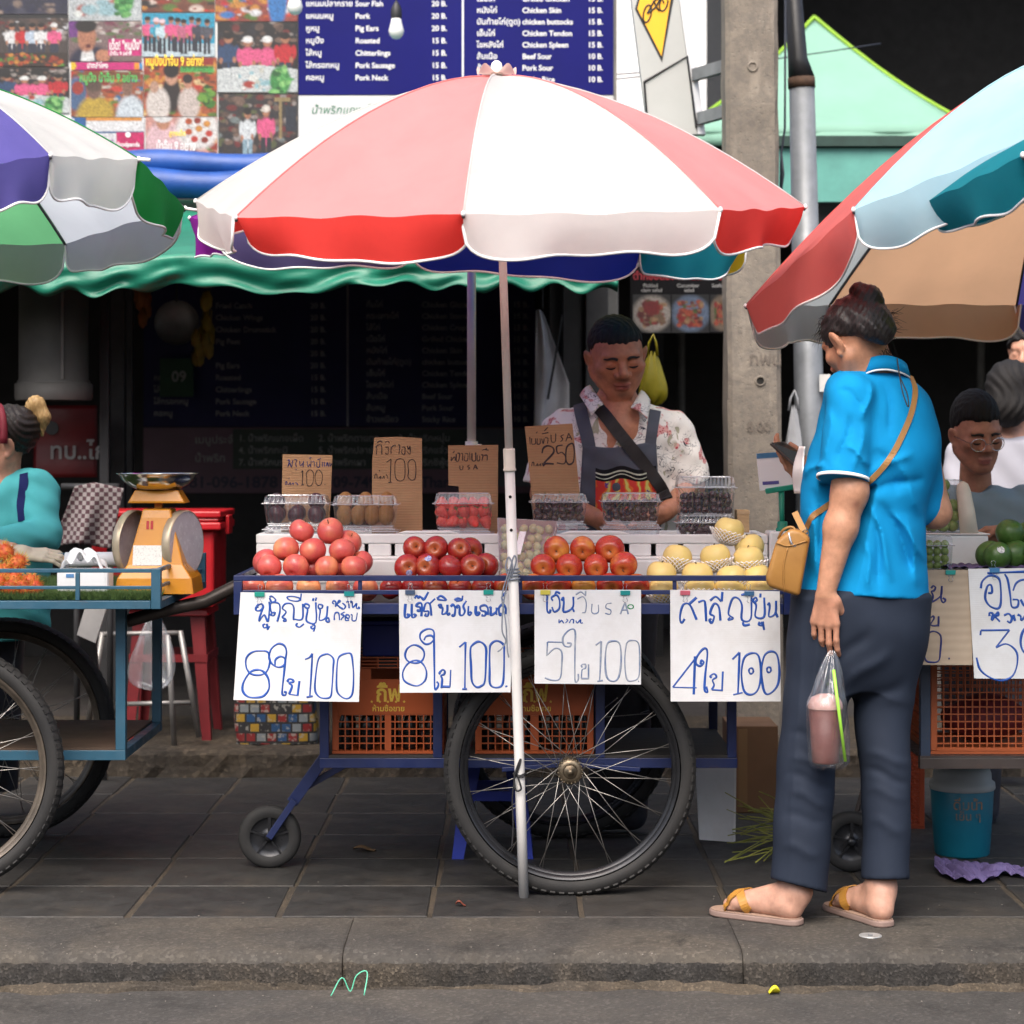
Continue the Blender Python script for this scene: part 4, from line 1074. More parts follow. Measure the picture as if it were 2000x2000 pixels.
# ================================================================ wheels
def rubber():
 t=NT('dusty_rubber')
 co=t.coord('Object')
 b=t.mix(t.ramp(t.noise(co,9,5,0.65),[(0.35,0.0),(0.7,1.0)]),(0.008,0.008,0.0085),(0.019,0.018,0.017))
 t.set(Base_Color=b,Roughness=0.72)
 t.bump(t.noise(co,160,3),0.2,0.001)
 return t.m
m_rubber=rubber()
m_rimdark=M('dull_black_rim',(0.03,0.031,0.035),0.3,0.4,12,0.1,metal=0.5)
m_rimrust=M('dull_steel_rim',(0.24,0.20,0.16),0.4,0.5,14,0.2,metal=0.7)
m_spoke=M('dull_spoke_steel',(0.42,0.40,0.37),0.35,0.3,30,0,metal=0.8)
m_hub=M('greasy_hub_steel',(0.20,0.16,0.11),0.4,0.5,40,0.3,metal=0.8)
_wheel_me={}
def wheel_meshes(key,Rw,rt,rim_mat):
 if key in _wheel_me: return _wheel_me[key]
 d={}
 mb=MB();prof=[]
 for k in range(17):
  a=math.pi*(-0.72 + 1.44*k/16)
  prof.append((Rw-rt+rt*math.cos(a),rt*0.95*math.sin(a)))
 mb.lathe(prof,96,axis='Y')
 for k in range(84):
  a=2*math.pi*k/84
  for sgn in (-1,1):
   a2=a + (0.018 if sgn > 0 else -0.018)
   d1=Vector((math.cos(a2),0,math.sin(a2)));tdir=Vector((-math.sin(a2),0,math.cos(a2)))
   c=d1*(Rw-0.0085) + Vector((0,sgn*rt*0.62,0));nrm=(d1*0.78+Vector((0,sgn*0.62,0))).normalized();sd_=nrm.cross(tdir)
   V=[]
   for (i,j,k2) in ((-1,-1,-1),(1,-1,-1),(1,1,-1),(-1,1,-1),(-1,-1,1),(1,-1,1),(1,1,1),(-1,1,1)):
    V.append(c + tdir*(0.0072*i) + sd_*(0.0075*j) + nrm*(0.004*k2))
   mb.add(V,[(0,3,2,1),(4,5,6,7),(0,1,5,4),(1,2,6,5),(2,3,7,6),(3,0,4,7)])
 mb.v=[tuple(x) for x in mb.v]
 d['tyre']=(mb,m_rubber)
 mb=MB();ri=Rw-2*rt
 mb.lathe([(ri+0.006,-0.017),(ri+0.008,-0.0145),(ri-0.002,-0.013),(ri-0.014,-0.006),(ri-0.016,0),(ri-0.014,0.006),(ri-0.002,0.013),(ri+0.008,0.0145),(ri+0.006,0.017),(ri-0.006,0.012),(ri-0.006,-0.012),(ri+0.006,-0.017)],96,axis='Y')
 d['rim']=(mb,rim_mat)
 mb=MB()
 mb.lathe([(0.0001,-0.058),(0.007,-0.058),(0.007,-0.05),(0.017,-0.05),(0.019,-0.046),(0.019,-0.036),(0.031,-0.036),(0.031,-0.033),(0.014,-0.03),(0.012,0.03),(0.031,0.033),(0.031,0.036),(0.012,0.037),(0.007,0.06),(0.0001,0.06)],30,axis='Y')
 for k in range(20):
  a=2*math.pi*k/20;c=Vector((0.033*math.cos(a),-0.042,0.033*math.sin(a)))
  mb.bar(c+Vector((0,-0.002,0)),c+Vector((0,0.002,0)),0.005)
 mb.lathe([(0.020,-0.044),(0.0345,-0.044),(0.0345,-0.040),(0.020,-0.040)],30,axis='Y')
 d['hub']=(mb,m_hub)
 for q,(sy,da) in enumerate(((-1,1),(-1,-1),(1,1),(1,-1))):
  mb=MB();a0,a1=0.0,da*math.radians(66)
  mb.tube([(0.029*math.cos(a0),sy*0.0345,0.029*math.sin(a0)),((ri-0.012)*math.cos(a1),sy*0.003,(ri-0.012)*math.sin(a1))],0.00115,5)
  d['spoke%d' % q]=(mb,m_spoke)
 for k in list(d):
  mb,mt=d[k]
  nm='spoke' if k.startswith('spoke') else k
  me=bpy.data.meshes.new(nm);me.from_pydata(mb.v,[],mb.f);me.materials.append(mt)
  me.polygons.foreach_set('use_smooth',[True]*len(me.polygons)) if k != 'tyre' else me.polygons.foreach_set('use_smooth',[i < 96*16 for i in range(len(me.polygons))])
  me.update();d[k]=me
 _wheel_me[key]=d
 return d
def wheel(parent,c,Rw=0.347,rt=0.026,rim=None,turn=0.0,key='a',label=None):
 d=wheel_meshes(key,Rw,rt,rim or m_rimdark)
 w=bpy.data.objects.new('wheel',d['tyre']);scene.collection.objects.link(w)
 w.parent=parent;w.matrix_parent_inverse=Matrix.Translation(-Vector(parent['_base']))
 w.location=c;w.rotation_euler=(0,turn,0);w['_local']=1
 if label: w['label']=label
 put('rim',d['rim'],w);put('hub',d['hub'],w)
 for k in range(9):
  for q in range(4):
   put('spoke',d['spoke%d' % q],w,rot=(0,2*math.pi*(k+q*0.25)/9,0))
 return w
def caster(parent,c,r=0.0925,w=0.03):
 mb=MB();prof=[(r*0.62,-w*.5),(r*0.72,-w*.62),(r*0.9,-w*.6),(r*0.985,-w*.4),(r,0),(r*0.985,w*.4),(r*0.9,w*.6),(r*0.72,w*.62),(r*0.62,w*.5)]
 mb.lathe(prof,40,c,'Y');o=mb.build('caster_wheel',m_rubber,parent,smooth=True);o['_base']=(0,0,0)
 mb=MB();mb.lathe([(0.0001,-w*.75),(0.011,-w*.75),(0.012,-w*.4),(0.03,-w*.38),(r*.62,-w*.3),(r*.66,-w*.5),(r*.66,w*.5),(0.012,w*.5),(0.0001,w*.75)],30,c,'Y');mb.build('hub',m_rimdark,o,smooth=True)
 for k in range(5):
  a=2*math.pi*k/5+.3;mb=MB();mb.bar(Vector(c)+Vector((.014*math.cos(a),-w*.42,.014*math.sin(a))),Vector(c)+Vector((r*.62*math.cos(a),-w*.42,r*.62*math.sin(a))),.009,.006);mb.build('spoke',m_rimdark,o)
 return o
# ================================================================ blue fruit cart
def paint(name,col,rust=(0.12,0.06,0.03),amt=0.25,rough=0.42):
 t=NT(name);co=t.coord('Object')
 b=t.mix(t.ramp(t.noise(co,7,5,0.6),[(0.3,0.0),(0.7,1.0)]),col,tuple(c*0.72 for c in col))
 f=t.ramp(t.noise(co,26,6,0.75),[(0.60,0.0),(0.70,1.0)])
 b=t.mix(t.math('MULTIPLY',f,amt),b,rust)
 t.set(Base_Color=b,Roughness=t.ramp(t.noise(co,20,3),[(0.3,rough-.1),(0.7,rough+.15)]))
 t.bump(t.noise(co,70,4),0.15,0.002)
 return t.m
m_cartblue=paint('navy_cart_paint',(0.006,0.016,0.085),amt=0.3)
m_leftblue=paint('faded_steel_blue_paint',(0.026,0.10,0.16),amt=0.5)
m_rightdark=paint('dark_brown_cart_paint',(0.05,0.038,0.034),amt=0.4)
m_board=M('dark_plywood',(0.035,0.03,0.027),0.7,0.4,8,0.2,60,.002,cscale=(1,6,1))
YF,YB=5.80,6.55
fc=thing('fruit_cart','navy blue steel fruit cart on two bicycle wheels under the red and white umbrella','cart',(0,6.0,0))
def zf(py,Y=YF): return P(0,py,Y).z
def xf(px,Y=YF): return P(px,0,Y).x
X0,X1=xf(456),xf(1548)
def fbar(nm,a,b,w,h=None,par=None,mat=None,up=(0,0,1)):
 mb=MB();mb.bar(a,b,w,h,up);return mb.build(nm,mat or m_cartblue,par or fc,bevel=0.0015)
zt_,zl_,zb0,zb1=zf(1129.5),zf(1157),zf(1200),zf(1179)
for Y,nm in ((YF+.008,'front'),(YB-.008,'back')):
 fbar('top_rail',(X0,Y,zt_),(X1,Y,zt_),.016,.015)
 fbar('lower_rail',(X0+.024,Y,zl_),(X1-.024,Y,zl_),.014,.012)
 fbar('tray_beam',(X0+.024,Y+(.012 if nm=='front' else -.012),(zb0+zb1)/2),(X1-.024,Y+(.012 if nm=='front' else -.012),(zb0+zb1)/2),.03,zb1-zb0)
for x in (X0,X1):
 s=1 if x == X0 else -1
 fbar('top_rail',(x+s*.008,YF+.017,zt_),(x+s*.008,YB-.017,zt_),.016,.015)
 fbar('lower_rail',(x+s*.008,YF+.026,zl_),(x+s*.008,YB-.026,zl_),.012,.012)
 fbar('tray_beam',(x+s*.012,YF+.028,(zb0+zb1)/2),(x+s*.012,YB-.028,(zb0+zb1)/2),.024,zb1-zb0)
 for Y in (YF+.0125,YB-.0125): fbar('corner_post',(x+s*.0115,Y,zb0-.001),(x+s*.0115,Y,zt_-.0078),.023,.023)
for px in (703,1016,1318):
 fbar('rail_post',(xf(px),YF+.009,zb1+.001),(xf(px),YF+.009,zt_-.0078),.011,.011)
 fbar('rail_post',(xf(px),YB-.009,zb1+.001),(xf(px),YB-.009,zt_-.0078),.011,.011)
mb=MB();mb.box((X0+.024,YF+.03,zb1-.012),(X1-.024,YB-.03,zb1-.002));mb.build('tray_board',m_board,fc)
LYF,LYB=6.04,6.60
lz=P(0,1489,LYF).z
def lx(px): return (px-1000)*LYF/F
for Y in (LYF,LYB):
 fbar('lower_beam',(lx(625),Y,lz),(lx(1439),Y,lz),.028,.028)
 for px in (634,855,1172,1429): fbar('leg_post',(lx(px),Y,lz+.0145),(lx(px),Y,zb0-.001),.026,.026)
for px in (640,1424): fbar('cross_beam',(lx(px),LYF+.015,lz),(lx(px),LYB-.015,lz),.024,.026)
mb=MB();mb.box((lx(630),LYF-.012,lz+.0145),(lx(1434),LYB+.012,lz+.022));mb.build('shelf_board',m_board,fc)
hub=Vector(((1113-1000)*5.90/F,5.90,0.345))
wheel(fc,hub,0.349,0.026,turn=.2,key='a')
wheel(fc,Vector((hub.x+.0,6.76,0.345)),0.349,0.026,turn=.6,key='a')
mb=MB();mb.tube([hub+Vector((0,.03,0)),Vector((hub.x,6.73,.345))],.011,10);mb.build('axle',m_rimdark,fc,smooth=True)
for px in (980,1250):
 fbar('axle_bracket',((px-1000)*5.99/F,5.99,lz-.012),(hub.x+(.02 if px > 1113 else -.02),5.99,.345),.02,.012)
cc=GP(527,1695);cc.z=0.0925
caster(fc,cc)
for dy in (-.028,.028):
 fbar('caster_fork',(cc.x,cc.y+dy,cc.z),(cc.x+.075,cc.y+dy,cc.z+.11),.02,.007,up=(0,1,0))
fbar('caster_arm',(cc.x+.066,cc.y,cc.z+.10),(lx(630),cc.y,lz),.028,.034)
fbar('caster_brace',(cc.x+.10,cc.y+.02,cc.z+.14),(lx(700),cc.y+.02,lz-.01),.02,.02)
m_bluepl=M('blue_plastic',(0.012,0.03,0.30),0.4,0.15,8,0.08)
def stool(name,label,c,top,h,mat,legm=None,flare=1.22,seat_r=None):
 t=thing(name,label,'stool',c,None)
 x,y,z0=c
 q=top/2
 mb=MB()
 V=[]
 for (z,s) in ((h-.03,1.03),(h-.004,1.0),(h,.96)):
  for (sx,sy) in ((-1,-1),(1,-1),(1,1),(-1,1)): V.append((x+sx*q*s,y+sy*q*s,z0+z))
 Fc=[(8,9,10,11),(3,2,1,0)]
 for l in (0,4):
  for i in range(4): Fc.append((l+i,l+(i+1)%4,l+4+(i+1)%4,l+4+i))
 mb.add(V,Fc);mb.build('seat',mat,t,bevel=.006)
 for (sx,sy) in ((-1,-1),(1,-1),(1,1),(-1,1)):
  mb=MB()
  a=Vector((x+sx*q*.92,y+sy*q*.92,z0+h-.03));b=Vector((x+sx*q*flare,y+sy*q*flare,z0))
  w0,w1=.055,.035
  V=[]
  for (p,w) in ((b,w1),(a,w0)):
   V += [p+Vector((-sx*0,-sy*0,0)),p+Vector((-sx*w,0,0)),p+Vector((-sx*w,-sy*.008,0)),p+Vector((-sx*.008,-sy*.008,0)),p+Vector((-sx*.008,-sy*w,0)),p+Vector((0,-sy*w,0))]
  Fc=[tuple(range(5,-1,-1)),tuple(range(6,12))]
  for i in range(6): Fc.append((i,(i+1)%6,6+(i+1)%6,6+i))
  mb.add(V,Fc);mb.build('leg',legm or mat,t)
 for (a1,b1) in (((-1,-1),(1,-1)),((-1,1),(1,1)),((-1,-1),(-1,1)),((1,-1),(1,1))):
  f=1.0
  mb=MB();mb.bar((x+a1[0]*q*f,y+a1[1]*q*f,z0+h*.62),(x+b1[0]*q*f,y+b1[1]*q*f,z0+h*.62),.006,.03);mb.build('stretcher',legm or mat,t)
 return t
sc_=GP(965,1615);stool('plastic_stool','blue plastic stool standing under the fruit cart',(sc_.x,6.52,0),.2,.30,m_bluepl)
# ================================================================ crates
m_orange=M('orange_crate_plastic',(0.38,0.075,0.016),0.5,0.22,7,0.1)
m_gold=M('gold_crate_print',(0.75,0.50,0.07),0.5,0.2,30,0.05)
m_glassdark=M('dark_bottle_glass',(0.012,0.012,0.012),0.15,0.3,10,0)
m_cap=M('pale_bottle_cap',(0.5,0.48,0.45),0.5,0.2,20,0)
def crate(label,x0,x1,y0,y1,z0,z1,logo=True,cell=.0205,mesh_all=False,mat=None):
 mat=mat or m_orange
 t=thing('plastic_crate',label,'crate',((x0+x1)/2,(y0+y1)/2,z0))
 h=z1-z0;th=.006
 mb=MB();mb.box((x0,y0,z0),(x1,y1,z0+.008));mb.build('bottom',mat,t)
 for x in (x0,x1):
  for y in (y0,y1):
   sx,sy=(1 if x == x0 else -1),(1 if y == y0 else -1)
   mb=MB();mb.box((x,y,z0+.0085),(x+sx*.016,y+sy*.016,z1));mb.build('corner_post',mat,t,bevel=.002)
 zl1=z0+h*(.40 if not mesh_all else .97);zs1=z0+h*.765
 for face in ('front','back','side_a','side_b'):
  mb=MB()
  if face in ('front','back'):
   y=y0 if face == 'front' else y1-th
   A,B=x0+.0165,x1-.0165
   def bx(a0,a1,c0,c1,dep=0.0): mb.box((a0,y+dep,c0),(a1,y+th-.0005*(dep>0),c1))
  else:
   x=x0 if face == 'side_a' else x1-th
   A,B=y0+.0165,y1-.0165
   def bx(a0,a1,c0,c1,dep=0.0): mb.box((x+dep,a0,c0),(x+th-.0005*(dep>0),a1,c1))
  n=max(3,int(round((B-A)/cell)));
  for k in range(n+1):
   a=A+(B-A)*k/n
   bx(a-.0017,a+.0017,z0+.0085,zl1,.001)
  m=max(2,int(round((zl1-z0)/cell)))
  for k in range(1,m+1):
   z=z0+.0085+(zl1-z0-.0085)*k/m
   bx(A,B,z-.0017,z+.0017,.0017)
  if not mesh_all and (B-A) > .2:
   mid=(A+B)/2;bx(mid-.009,mid+.009,z0+.009,zl1-.002,.0006)
  o=mb.build('lattice',mat,t)
  o['kind']='stuff'
  mb=MB()
  if mesh_all: bx(A,B,zl1+.002,z1);bx(A,B,z0+.0085,z0+.018,-.002);
  else: bx(A,B,zl1+.002,zs1)
  mb.build('panel',mat,t)
  if not mesh_all:
   mb=MB()
   for k in range(4): bx(A,B,z1-.034+.0095*k,z1-.034+.0095*k+.0035)
   for k in range(6):
    a=A+(B-A)*k/5;bx(a-.002,a+.002,z1-.034,z1-.002,.001)
   for (a,b) in ((A,A+(B-A)*.33),(B-(B-A)*.16,B)): bx(a,b,zs1+.0005,z1-.035)
   mb.build('top_grille',mat,t)
 if logo:
  cx=(x0+x1)/2-.0;s=y0/F;mb=MB()
  Yl=y0-.0006
  add_text(mb,'กิ๊ฟ',(cx-.035,Yl,zs1-.062),(1,0,0),(0,0,1),.062,.025,width=.072);
  mb.build('logo_lettering',m_gold,t)
  mb=MB();add_text(mb,'ห้ามซื้อขาย',(cx-.045,Yl,zl1+.010),(1,0,0),(0,0,1),.022,.015,width=.09);mb.build('small_lettering',m_gold,t)
  mb=MB()
  for k in range(5):
   c=Vector((cx-.046+.023*k,Yl,zl1+.037));V=[]
   for q in range(10):
    a=math.pi/2+2*math.pi*q/10;r=.005 if q % 2 == 0 else .002;V.append((c.x+r*math.cos(a),Yl,c.z+r*math.sin(a)))
   mb.add(V,[tuple(range(10))])
  mb.build('star_print_lettering',m_gold,t)
 return t
zc0=lz+.0225
def crate_fill(x0,x1,y0,y1,z0):
 mb=MB();mc=MB()
 for i in range(5):
  for j in range(3):
   x=x0+.03+(x1-x0-.06)*i/4;y=y0+.035+(y1-y0-.07)*j/2
   mb.lathe([(0.0001,.0),(.022,.0),(.022,.075),(.012,.105),(.01,.125),(0.0001,.125)],10,(x,y,z0+.009))
 return mb
k1=crate('orange drink crate with gold lettering at the caster end of the cart shelf',lx(648),lx(866),LYF+.016,LYF+.30,zc0,P(0,1283,LYF).z)
k2=crate('orange drink crate with gold lettering behind the spoked wheel',lx(928),lx(1160),LYF+.016,LYF+.30,zc0,P(0,1283,LYF).z)
for q,(a,b) in enumerate(((648,866),(928,1160))):
 for i in range(5):
  for j in range(2):
   x=lx(a)+.035+(lx(b)-lx(a)-.07)*i/4;y=LYF+.06+.1*j
   o=bpy.data.objects.get('bottle_proto_mesh')
   if 'bottle' not in globals().get('_shared',{}):
    _shared=globals().setdefault('_shared',{})
    bm_=MB();bm_.lathe([(0.0001,0),(.021,0),(.022,.004),(.022,.07),(.012,.10),(.010,.118),(.0001,.118)],12);me=bpy.data.meshes.new('bottle');me.from_pydata(bm_.v,[],bm_.f);me.materials.append(m_glassdark);me.polygons.foreach_set('use_smooth',[True]*len(me.polygons));_shared['bottle']=me
    bm_=MB();bm_.lathe([(.011,.112),(.0125,.118),(.0125,.126),(.0001,.127)],12);me=bpy.data.meshes.new('cap');me.from_pydata(bm_.v,[],bm_.f);me.materials.append(m_cap);_shared['cap']=me
   bt=local_thing('glass_bottle','dark glass bottle standing in an orange drink crate','bottle',(x,y,zc0+.0085),group='bottles in the orange crates')
   put('body',_shared['bottle'],bt);put('cap',_shared['cap'],bt)
m_bluebox=M('blue_bin_plastic',(0.015,0.03,0.26),0.45,0.2,8,0.08)
for (a,b,lab) in (((712,1225),(768,1284),'small blue plastic bin on top of the first drink crate'),):
 t=thing('plastic_bin',lab,'bin',tuple(P(740,1283,LYF+.1)))
 p0,p1=P(708,1283,LYF+.08),P(790,1212,LYF+.08)
 mb=MB();mb.box((p0.x,LYF+.08,p0.z+.002),(p1.x,LYF+.2,p1.z-.012));mb.build('tub',m_bluebox,t,bevel=.004)
 mb=MB();mb.box((p0.x-.006,LYF+.074,p1.z-.0115),(p1.x+.006,LYF+.206,p1.z));mb.build('rim',m_bluebox,t,bevel=.003)
# ================================================================ price signs
m_corr=NT('white_corrugated_plastic')
_co=m_corr.coord('Object');_wv=m_corr.n('ShaderNodeTexWave');_wv.bands_direction='Z';_wv.inputs['Scale'].default_value=62;_wv.inputs['Distortion'].default_value=0.15;m_corr.l(_co,_wv.inputs['Vector'])
m_corr.set(Base_Color=m_corr.mix(m_corr.ramp(m_corr.noise(_co,9,5,.7),[(0.42,0.0),(0.75,0.6)]),(0.66,0.67,0.685),(0.50,0.49,0.47)),Roughness=0.4)
m_corr.bump(_wv.outputs[0],0.14,0.001);m_corr=m_corr.m
def card_mat(name,c1,c2,sc=70,band='Z'):
 t=NT(name);co=t.coord('Object');wv=t.n('ShaderNodeTexWave');wv.bands_direction=band;wv.inputs['Scale'].default_value=sc;wv.inputs['Distortion'].default_value=0.6;t.l(co,wv.inputs['Vector'])
 b=t.mix(t.ramp(t.noise(co,10,5),[(0.3,0.0),(0.7,1.0)]),c1,c2)
 b=t.mix(t.math('MULTIPLY',wv.outputs[0],0.18),b,tuple(c*.6 for c in c2))
 t.set(Base_Color=b,Roughness=0.85);t.bump(wv.outputs[0],0.3,0.0015)
 return t.m
m_card=card_mat('brown_cardboard',(0.40,0.235,0.125),(0.33,0.185,0.095),40)
m_card2=card_mat('pale_cardboard',(0.45,0.36,0.27),(0.38,0.30,0.22),14)
m_inkblue=M('blue_marker',(0.014,0.085,0.40),0.5,0.4,30,0,contrast=(.3,.75))
m_inknavy=M('dark_blue_marker',(0.02,0.03,0.16),0.5,0.4,30,0)
m_inkgrey=M('worn_blue_marker',(0.10,0.16,0.30),0.6,0.5,25,0,col2=(0.35,0.38,0.42))
m_inkblack=M('black_marker',(0.035,0.022,0.03),0.6,0.3,30,0)
def stroke(mb,pts,w,Y,closed=False,per=5):
 """Marker stroke: a flattened bead along a smoothed line of pixels."""
 pts=[Vector((p[0],p[1],0)) for p in pts]
 if len(pts) > 2: pts=catmull(pts,per,closed)
 n=len(pts);s=Y/F;V=[];Fs=[]
 wid=R.uniform(0.85,1.15)*w
 Y0=Y + R.uniform(-.00025,.00025)
 for i,p in enumerate(pts):
  d=(pts[(i+1) % n]-pts[i-1]) if closed else (pts[min(i+1,n-1)]-pts[max(i-1,0)])
  d=d.normalized() if d.length > 1e-6 else Vector((1,0,0))
  nn=Vector((-d.y,d.x,0));ww=wid*(1+.18*math.sin(i*.45+wid*9))/2
  for (o,dz) in ((-1,.0009),(0,-.0005),(1,.0009)):
   q=P(p.x+nn.x*ww*o,p.y+nn.y*ww*o,Y0);V.append((q.x,Y0+dz,q.z))
 m=n if closed else n-1
 for i in range(m):
  j=(i+1) % n
  Fs += [(i*3,j*3,j*3+1,i*3+1),(i*3+1,j*3+1,j*3+2,i*3+2)]
 mb.add(V,Fs)
def writing(t,Y,off,sc,w,strokes,mat,nm='handwriting_lettering'):
 mb=MB()
 for s_ in strokes:
  closed=s_[0] == 'o'
  pts=s_[1:] if closed else s_
  stroke(mb,[(off[0]+x/sc,off[1]+y/sc) for x,y in pts],w,Y,closed)
 return mb.build(nm,mat,t)
def ringpts(cx,cy,rx,ry): return ['o']+[(cx+rx*math.cos(2*math.pi*k/10),cy+ry*math.sin(2*math.pi*k/10)) for k in range(10)]
def sign(label,corners,Y,mat,th=.004,bow=0.0,name='price_sign'):
 c=[P(x,y,Y) for x,y in corners]
 t=thing(name,label,'sign',tuple((c[2]+c[3])/2))
 mb=MB();mb.slab(c,(0,1,0),th);mb.build('board',mat,t)
 return t
m_clipwire=M('clip_wire',(0.6,0.6,0.62),.25,.1,30,0,metal=1.0)
def clip(px,py,Y,col,label):
 s=Y/F;c=P(px,py,Y)
 t=thing('binder_clip',label,'clip',tuple(c))
 mb=MB();w=9.5*s
 mb.add([(c.x-w,c.y-.004,c.z-5*s),(c.x+w,c.y-.004,c.z-5*s),(c.x+w,c.y-.0085,c.z+3.5*s),(c.x-w,c.y-.0085,c.z+3.5*s),(c.x-w,c.y+.018,c.z+3.5*s),(c.x+w,c.y+.018,c.z+3.5*s),(c.x-w,c.y+.009,c.z-5*s),(c.x+w,c.y+.009,c.z-5*s)],
           [(0,1,2,3),(3,2,5,4),(4,5,7,6),(0,3,4,6),(1,7,5,2),(0,6,7,1)])
 mb.build('jaw',M('clip_'+label[:14].replace(' ','_'),col,.35,.1,20,0),t)
 for (sg_,dy) in ((1,.012),(-1,-.0065)):
  mb=MB();z0=c.z+(3.5*s if sg_ > 0 else -5*s)
  mb.tube(catmull([(c.x-5*s,c.y+dy,z0),(c.x-2.5*s,c.y+dy,z0+sg_*6*s),(c.x-4.5*s,c.y+dy,z0+sg_*11*s),(c.x,c.y+dy,z0+sg_*14*s),(c.x+4.5*s,c.y+dy,z0+sg_*11*s),(c.x+2.5*s,c.y+dy,z0+sg_*6*s),(c.x+5*s,c.y+dy,z0)],4),.0006,5);mb.build('wire_handle',m_clipwire,t)
SYN=YF-.006
K=6.9
EIGHT1=[['o',(500,990),(430,975),(300,990),(215,1070),(215,1200),(280,1285),(400,1300),(490,1250),(530,1130),(518,1040)],['o',(370,1230),(270,1260),(180,1390),(165,1510),(230,1590),(340,1605),(450,1580),(520,1480),(510,1350),(450,1260)]]
S1w=[[(380,380),(345,390),(350,430),(400,430),(440,390),(430,350),(390,345),(350,375)],[(440,400),(400,500),(385,575),(455,490),(505,580),(525,400),(520,310)],[(470,612),(440,625),(455,665),(495,645),(490,612),(500,688),(525,640)],
 [(525,250),(560,240),(610,290),(560,320),(525,260)],[(560,470),(540,490),(580,500),(600,460),(550,450),(540,340),(600,320),(660,350),(665,450),(630,580)],
 [(740,540),(715,570),(750,570),(740,540),(700,520),(750,450),(700,400),(740,340),(820,340),(855,400),(850,540),(870,550),(970,540),(975,340)],[(905,600),(885,630),(930,655),(990,610)],['o',(765,250),(840,240),(940,270),(900,305),(800,290)],[(945,300),(955,200)],
 [(1010,390),(1050,400),(1060,360),(1010,340),(1000,380),(1040,420),(1025,570),(1150,590),(1150,320)],[(1110,300),(1120,265)],[(1145,300),(1160,255)],[(1110,640),(1085,655),(1110,680),(1140,640),(1100,610),(1140,650),(1120,715)],
 [(1190,400),(1230,400),(1240,360),(1190,350),(1185,390),(1210,430),(1200,560),(1290,520),(1310,370)],[(1308,380),(1300,500),(1290,570),(1330,580),(1320,530),(1290,540)]]
S1s=[[(1400,340),(1375,330),(1390,300),(1420,320),(1415,380),(1460,300),(1480,310),(1440,350),(1490,400)],[(1510,390),(1500,410),(1530,410),(1550,370),(1510,330)],[(1560,320),(1590,310),(1600,400)],[(1630,330),(1620,310),(1640,310),(1650,390),(1700,330)],[(1702,332),(1700,400),(1740,400),(1720,380)],
 [(1400,560),(1400,500),(1420,460),(1460,470),(1470,560)],[(1490,560),(1500,540),(1530,500),(1490,480),(1540,450)],[(1560,520),(1590,540),(1600,500),(1560,490),(1550,560),(1600,560)],[(1620,490),(1640,490),(1640,560),(1690,560),(1710,460)]]
S1n=EIGHT1+[[(600,1170),(610,1090),(680,1050),(740,1090),(720,1170),(640,1195),(560,1150),(520,1060),(550,950),(640,880),(720,900),(755,980),(740,1100),(720,1300),(700,1480),(700,1560),(740,1570),(750,1530),(720,1530)],
 [(790,1390),(770,1380),(790,1355),(830,1360),(850,1390),(790,1410),(830,1450),(790,1560)],[(790,1560),(905,1575)],[(905,1580),(930,1380)],[(1005,1090),(1070,1060),(1105,1010)],[(1105,1010),(1095,1200),(1070,1590)],[(1025,1600),(1110,1585)],
 ['o',(1280,1020),(1190,1080),(1150,1300),(1140,1500),(1190,1590),(1270,1615),(1350,1590),(1370,1450),(1385,1200),(1390,1090),(1340,1030)],['o',(1560,1010),(1470,1050),(1440,1150),(1430,1450),(1460,1560),(1560,1620),(1640,1560),(1660,1350),(1650,1150),(1625,1020)]]
t=sign('white price sign reading 8 for 100 hung below the pink apples',[(470,1157),(707,1160),(701,1371),(456,1367)],SYN,m_corr)
writing(t,SYN-.0012,(450,1130),K,3.6,S1w,m_inkblue);writing(t,SYN-.0012,(450,1130),K,2.8,S1s,m_inkblue);writing(t,SYN-.0012,(450,1130),K,3.9,S1n,m_inkblue)
S2w=[[(220,340),(210,500),(240,525),(270,495),(235,480)],[(305,340),(305,500),(330,525),(360,495),(325,480)],[(400,420),(380,430),(410,435),(420,390),(365,370),(400,330),(440,350),(435,510)],[(345,270),(370,230),(395,260),(410,240),(440,260),(470,280),(530,180)],
 [(500,470),(480,500),(520,500),(530,440),(470,440),(470,400),(500,330),(550,350),(570,500)],[(545,340),(620,270)],[(670,380),(700,390),(700,350),(665,360),(720,400),(715,480),(780,450),(785,350)],[(770,440),(790,490),(815,480),(800,460)],[(640,270),(700,235),(770,290),(700,290),(650,275)],
 [(860,480),(850,500),(880,490),(890,400),(860,350),(830,380)],[(930,400),(910,380),(930,360),(950,390),(950,480),(990,495),(1020,440),(1000,370),(1040,300)],[(880,290),(930,265),(980,290),(900,300)],[(985,290),(990,230)],
 [(1070,370),(1065,470),(1090,490),(1110,460),(1080,450)],[(1170,370),(1165,470),(1190,495),(1215,465),(1180,455)],[(1270,490),(1250,500),(1290,500),(1300,450),(1240,430),(1230,380),(1290,360),(1330,400),(1330,490)],[(1350,400),(1370,390),(1370,430),(1375,490),(1440,450),(1450,390)],[(1440,440),(1450,490)],[(1520,470),(1490,490),(1480,400),(1530,350),(1570,400),(1570,480)],[(1530,300),(1520,250),(1570,190)]]
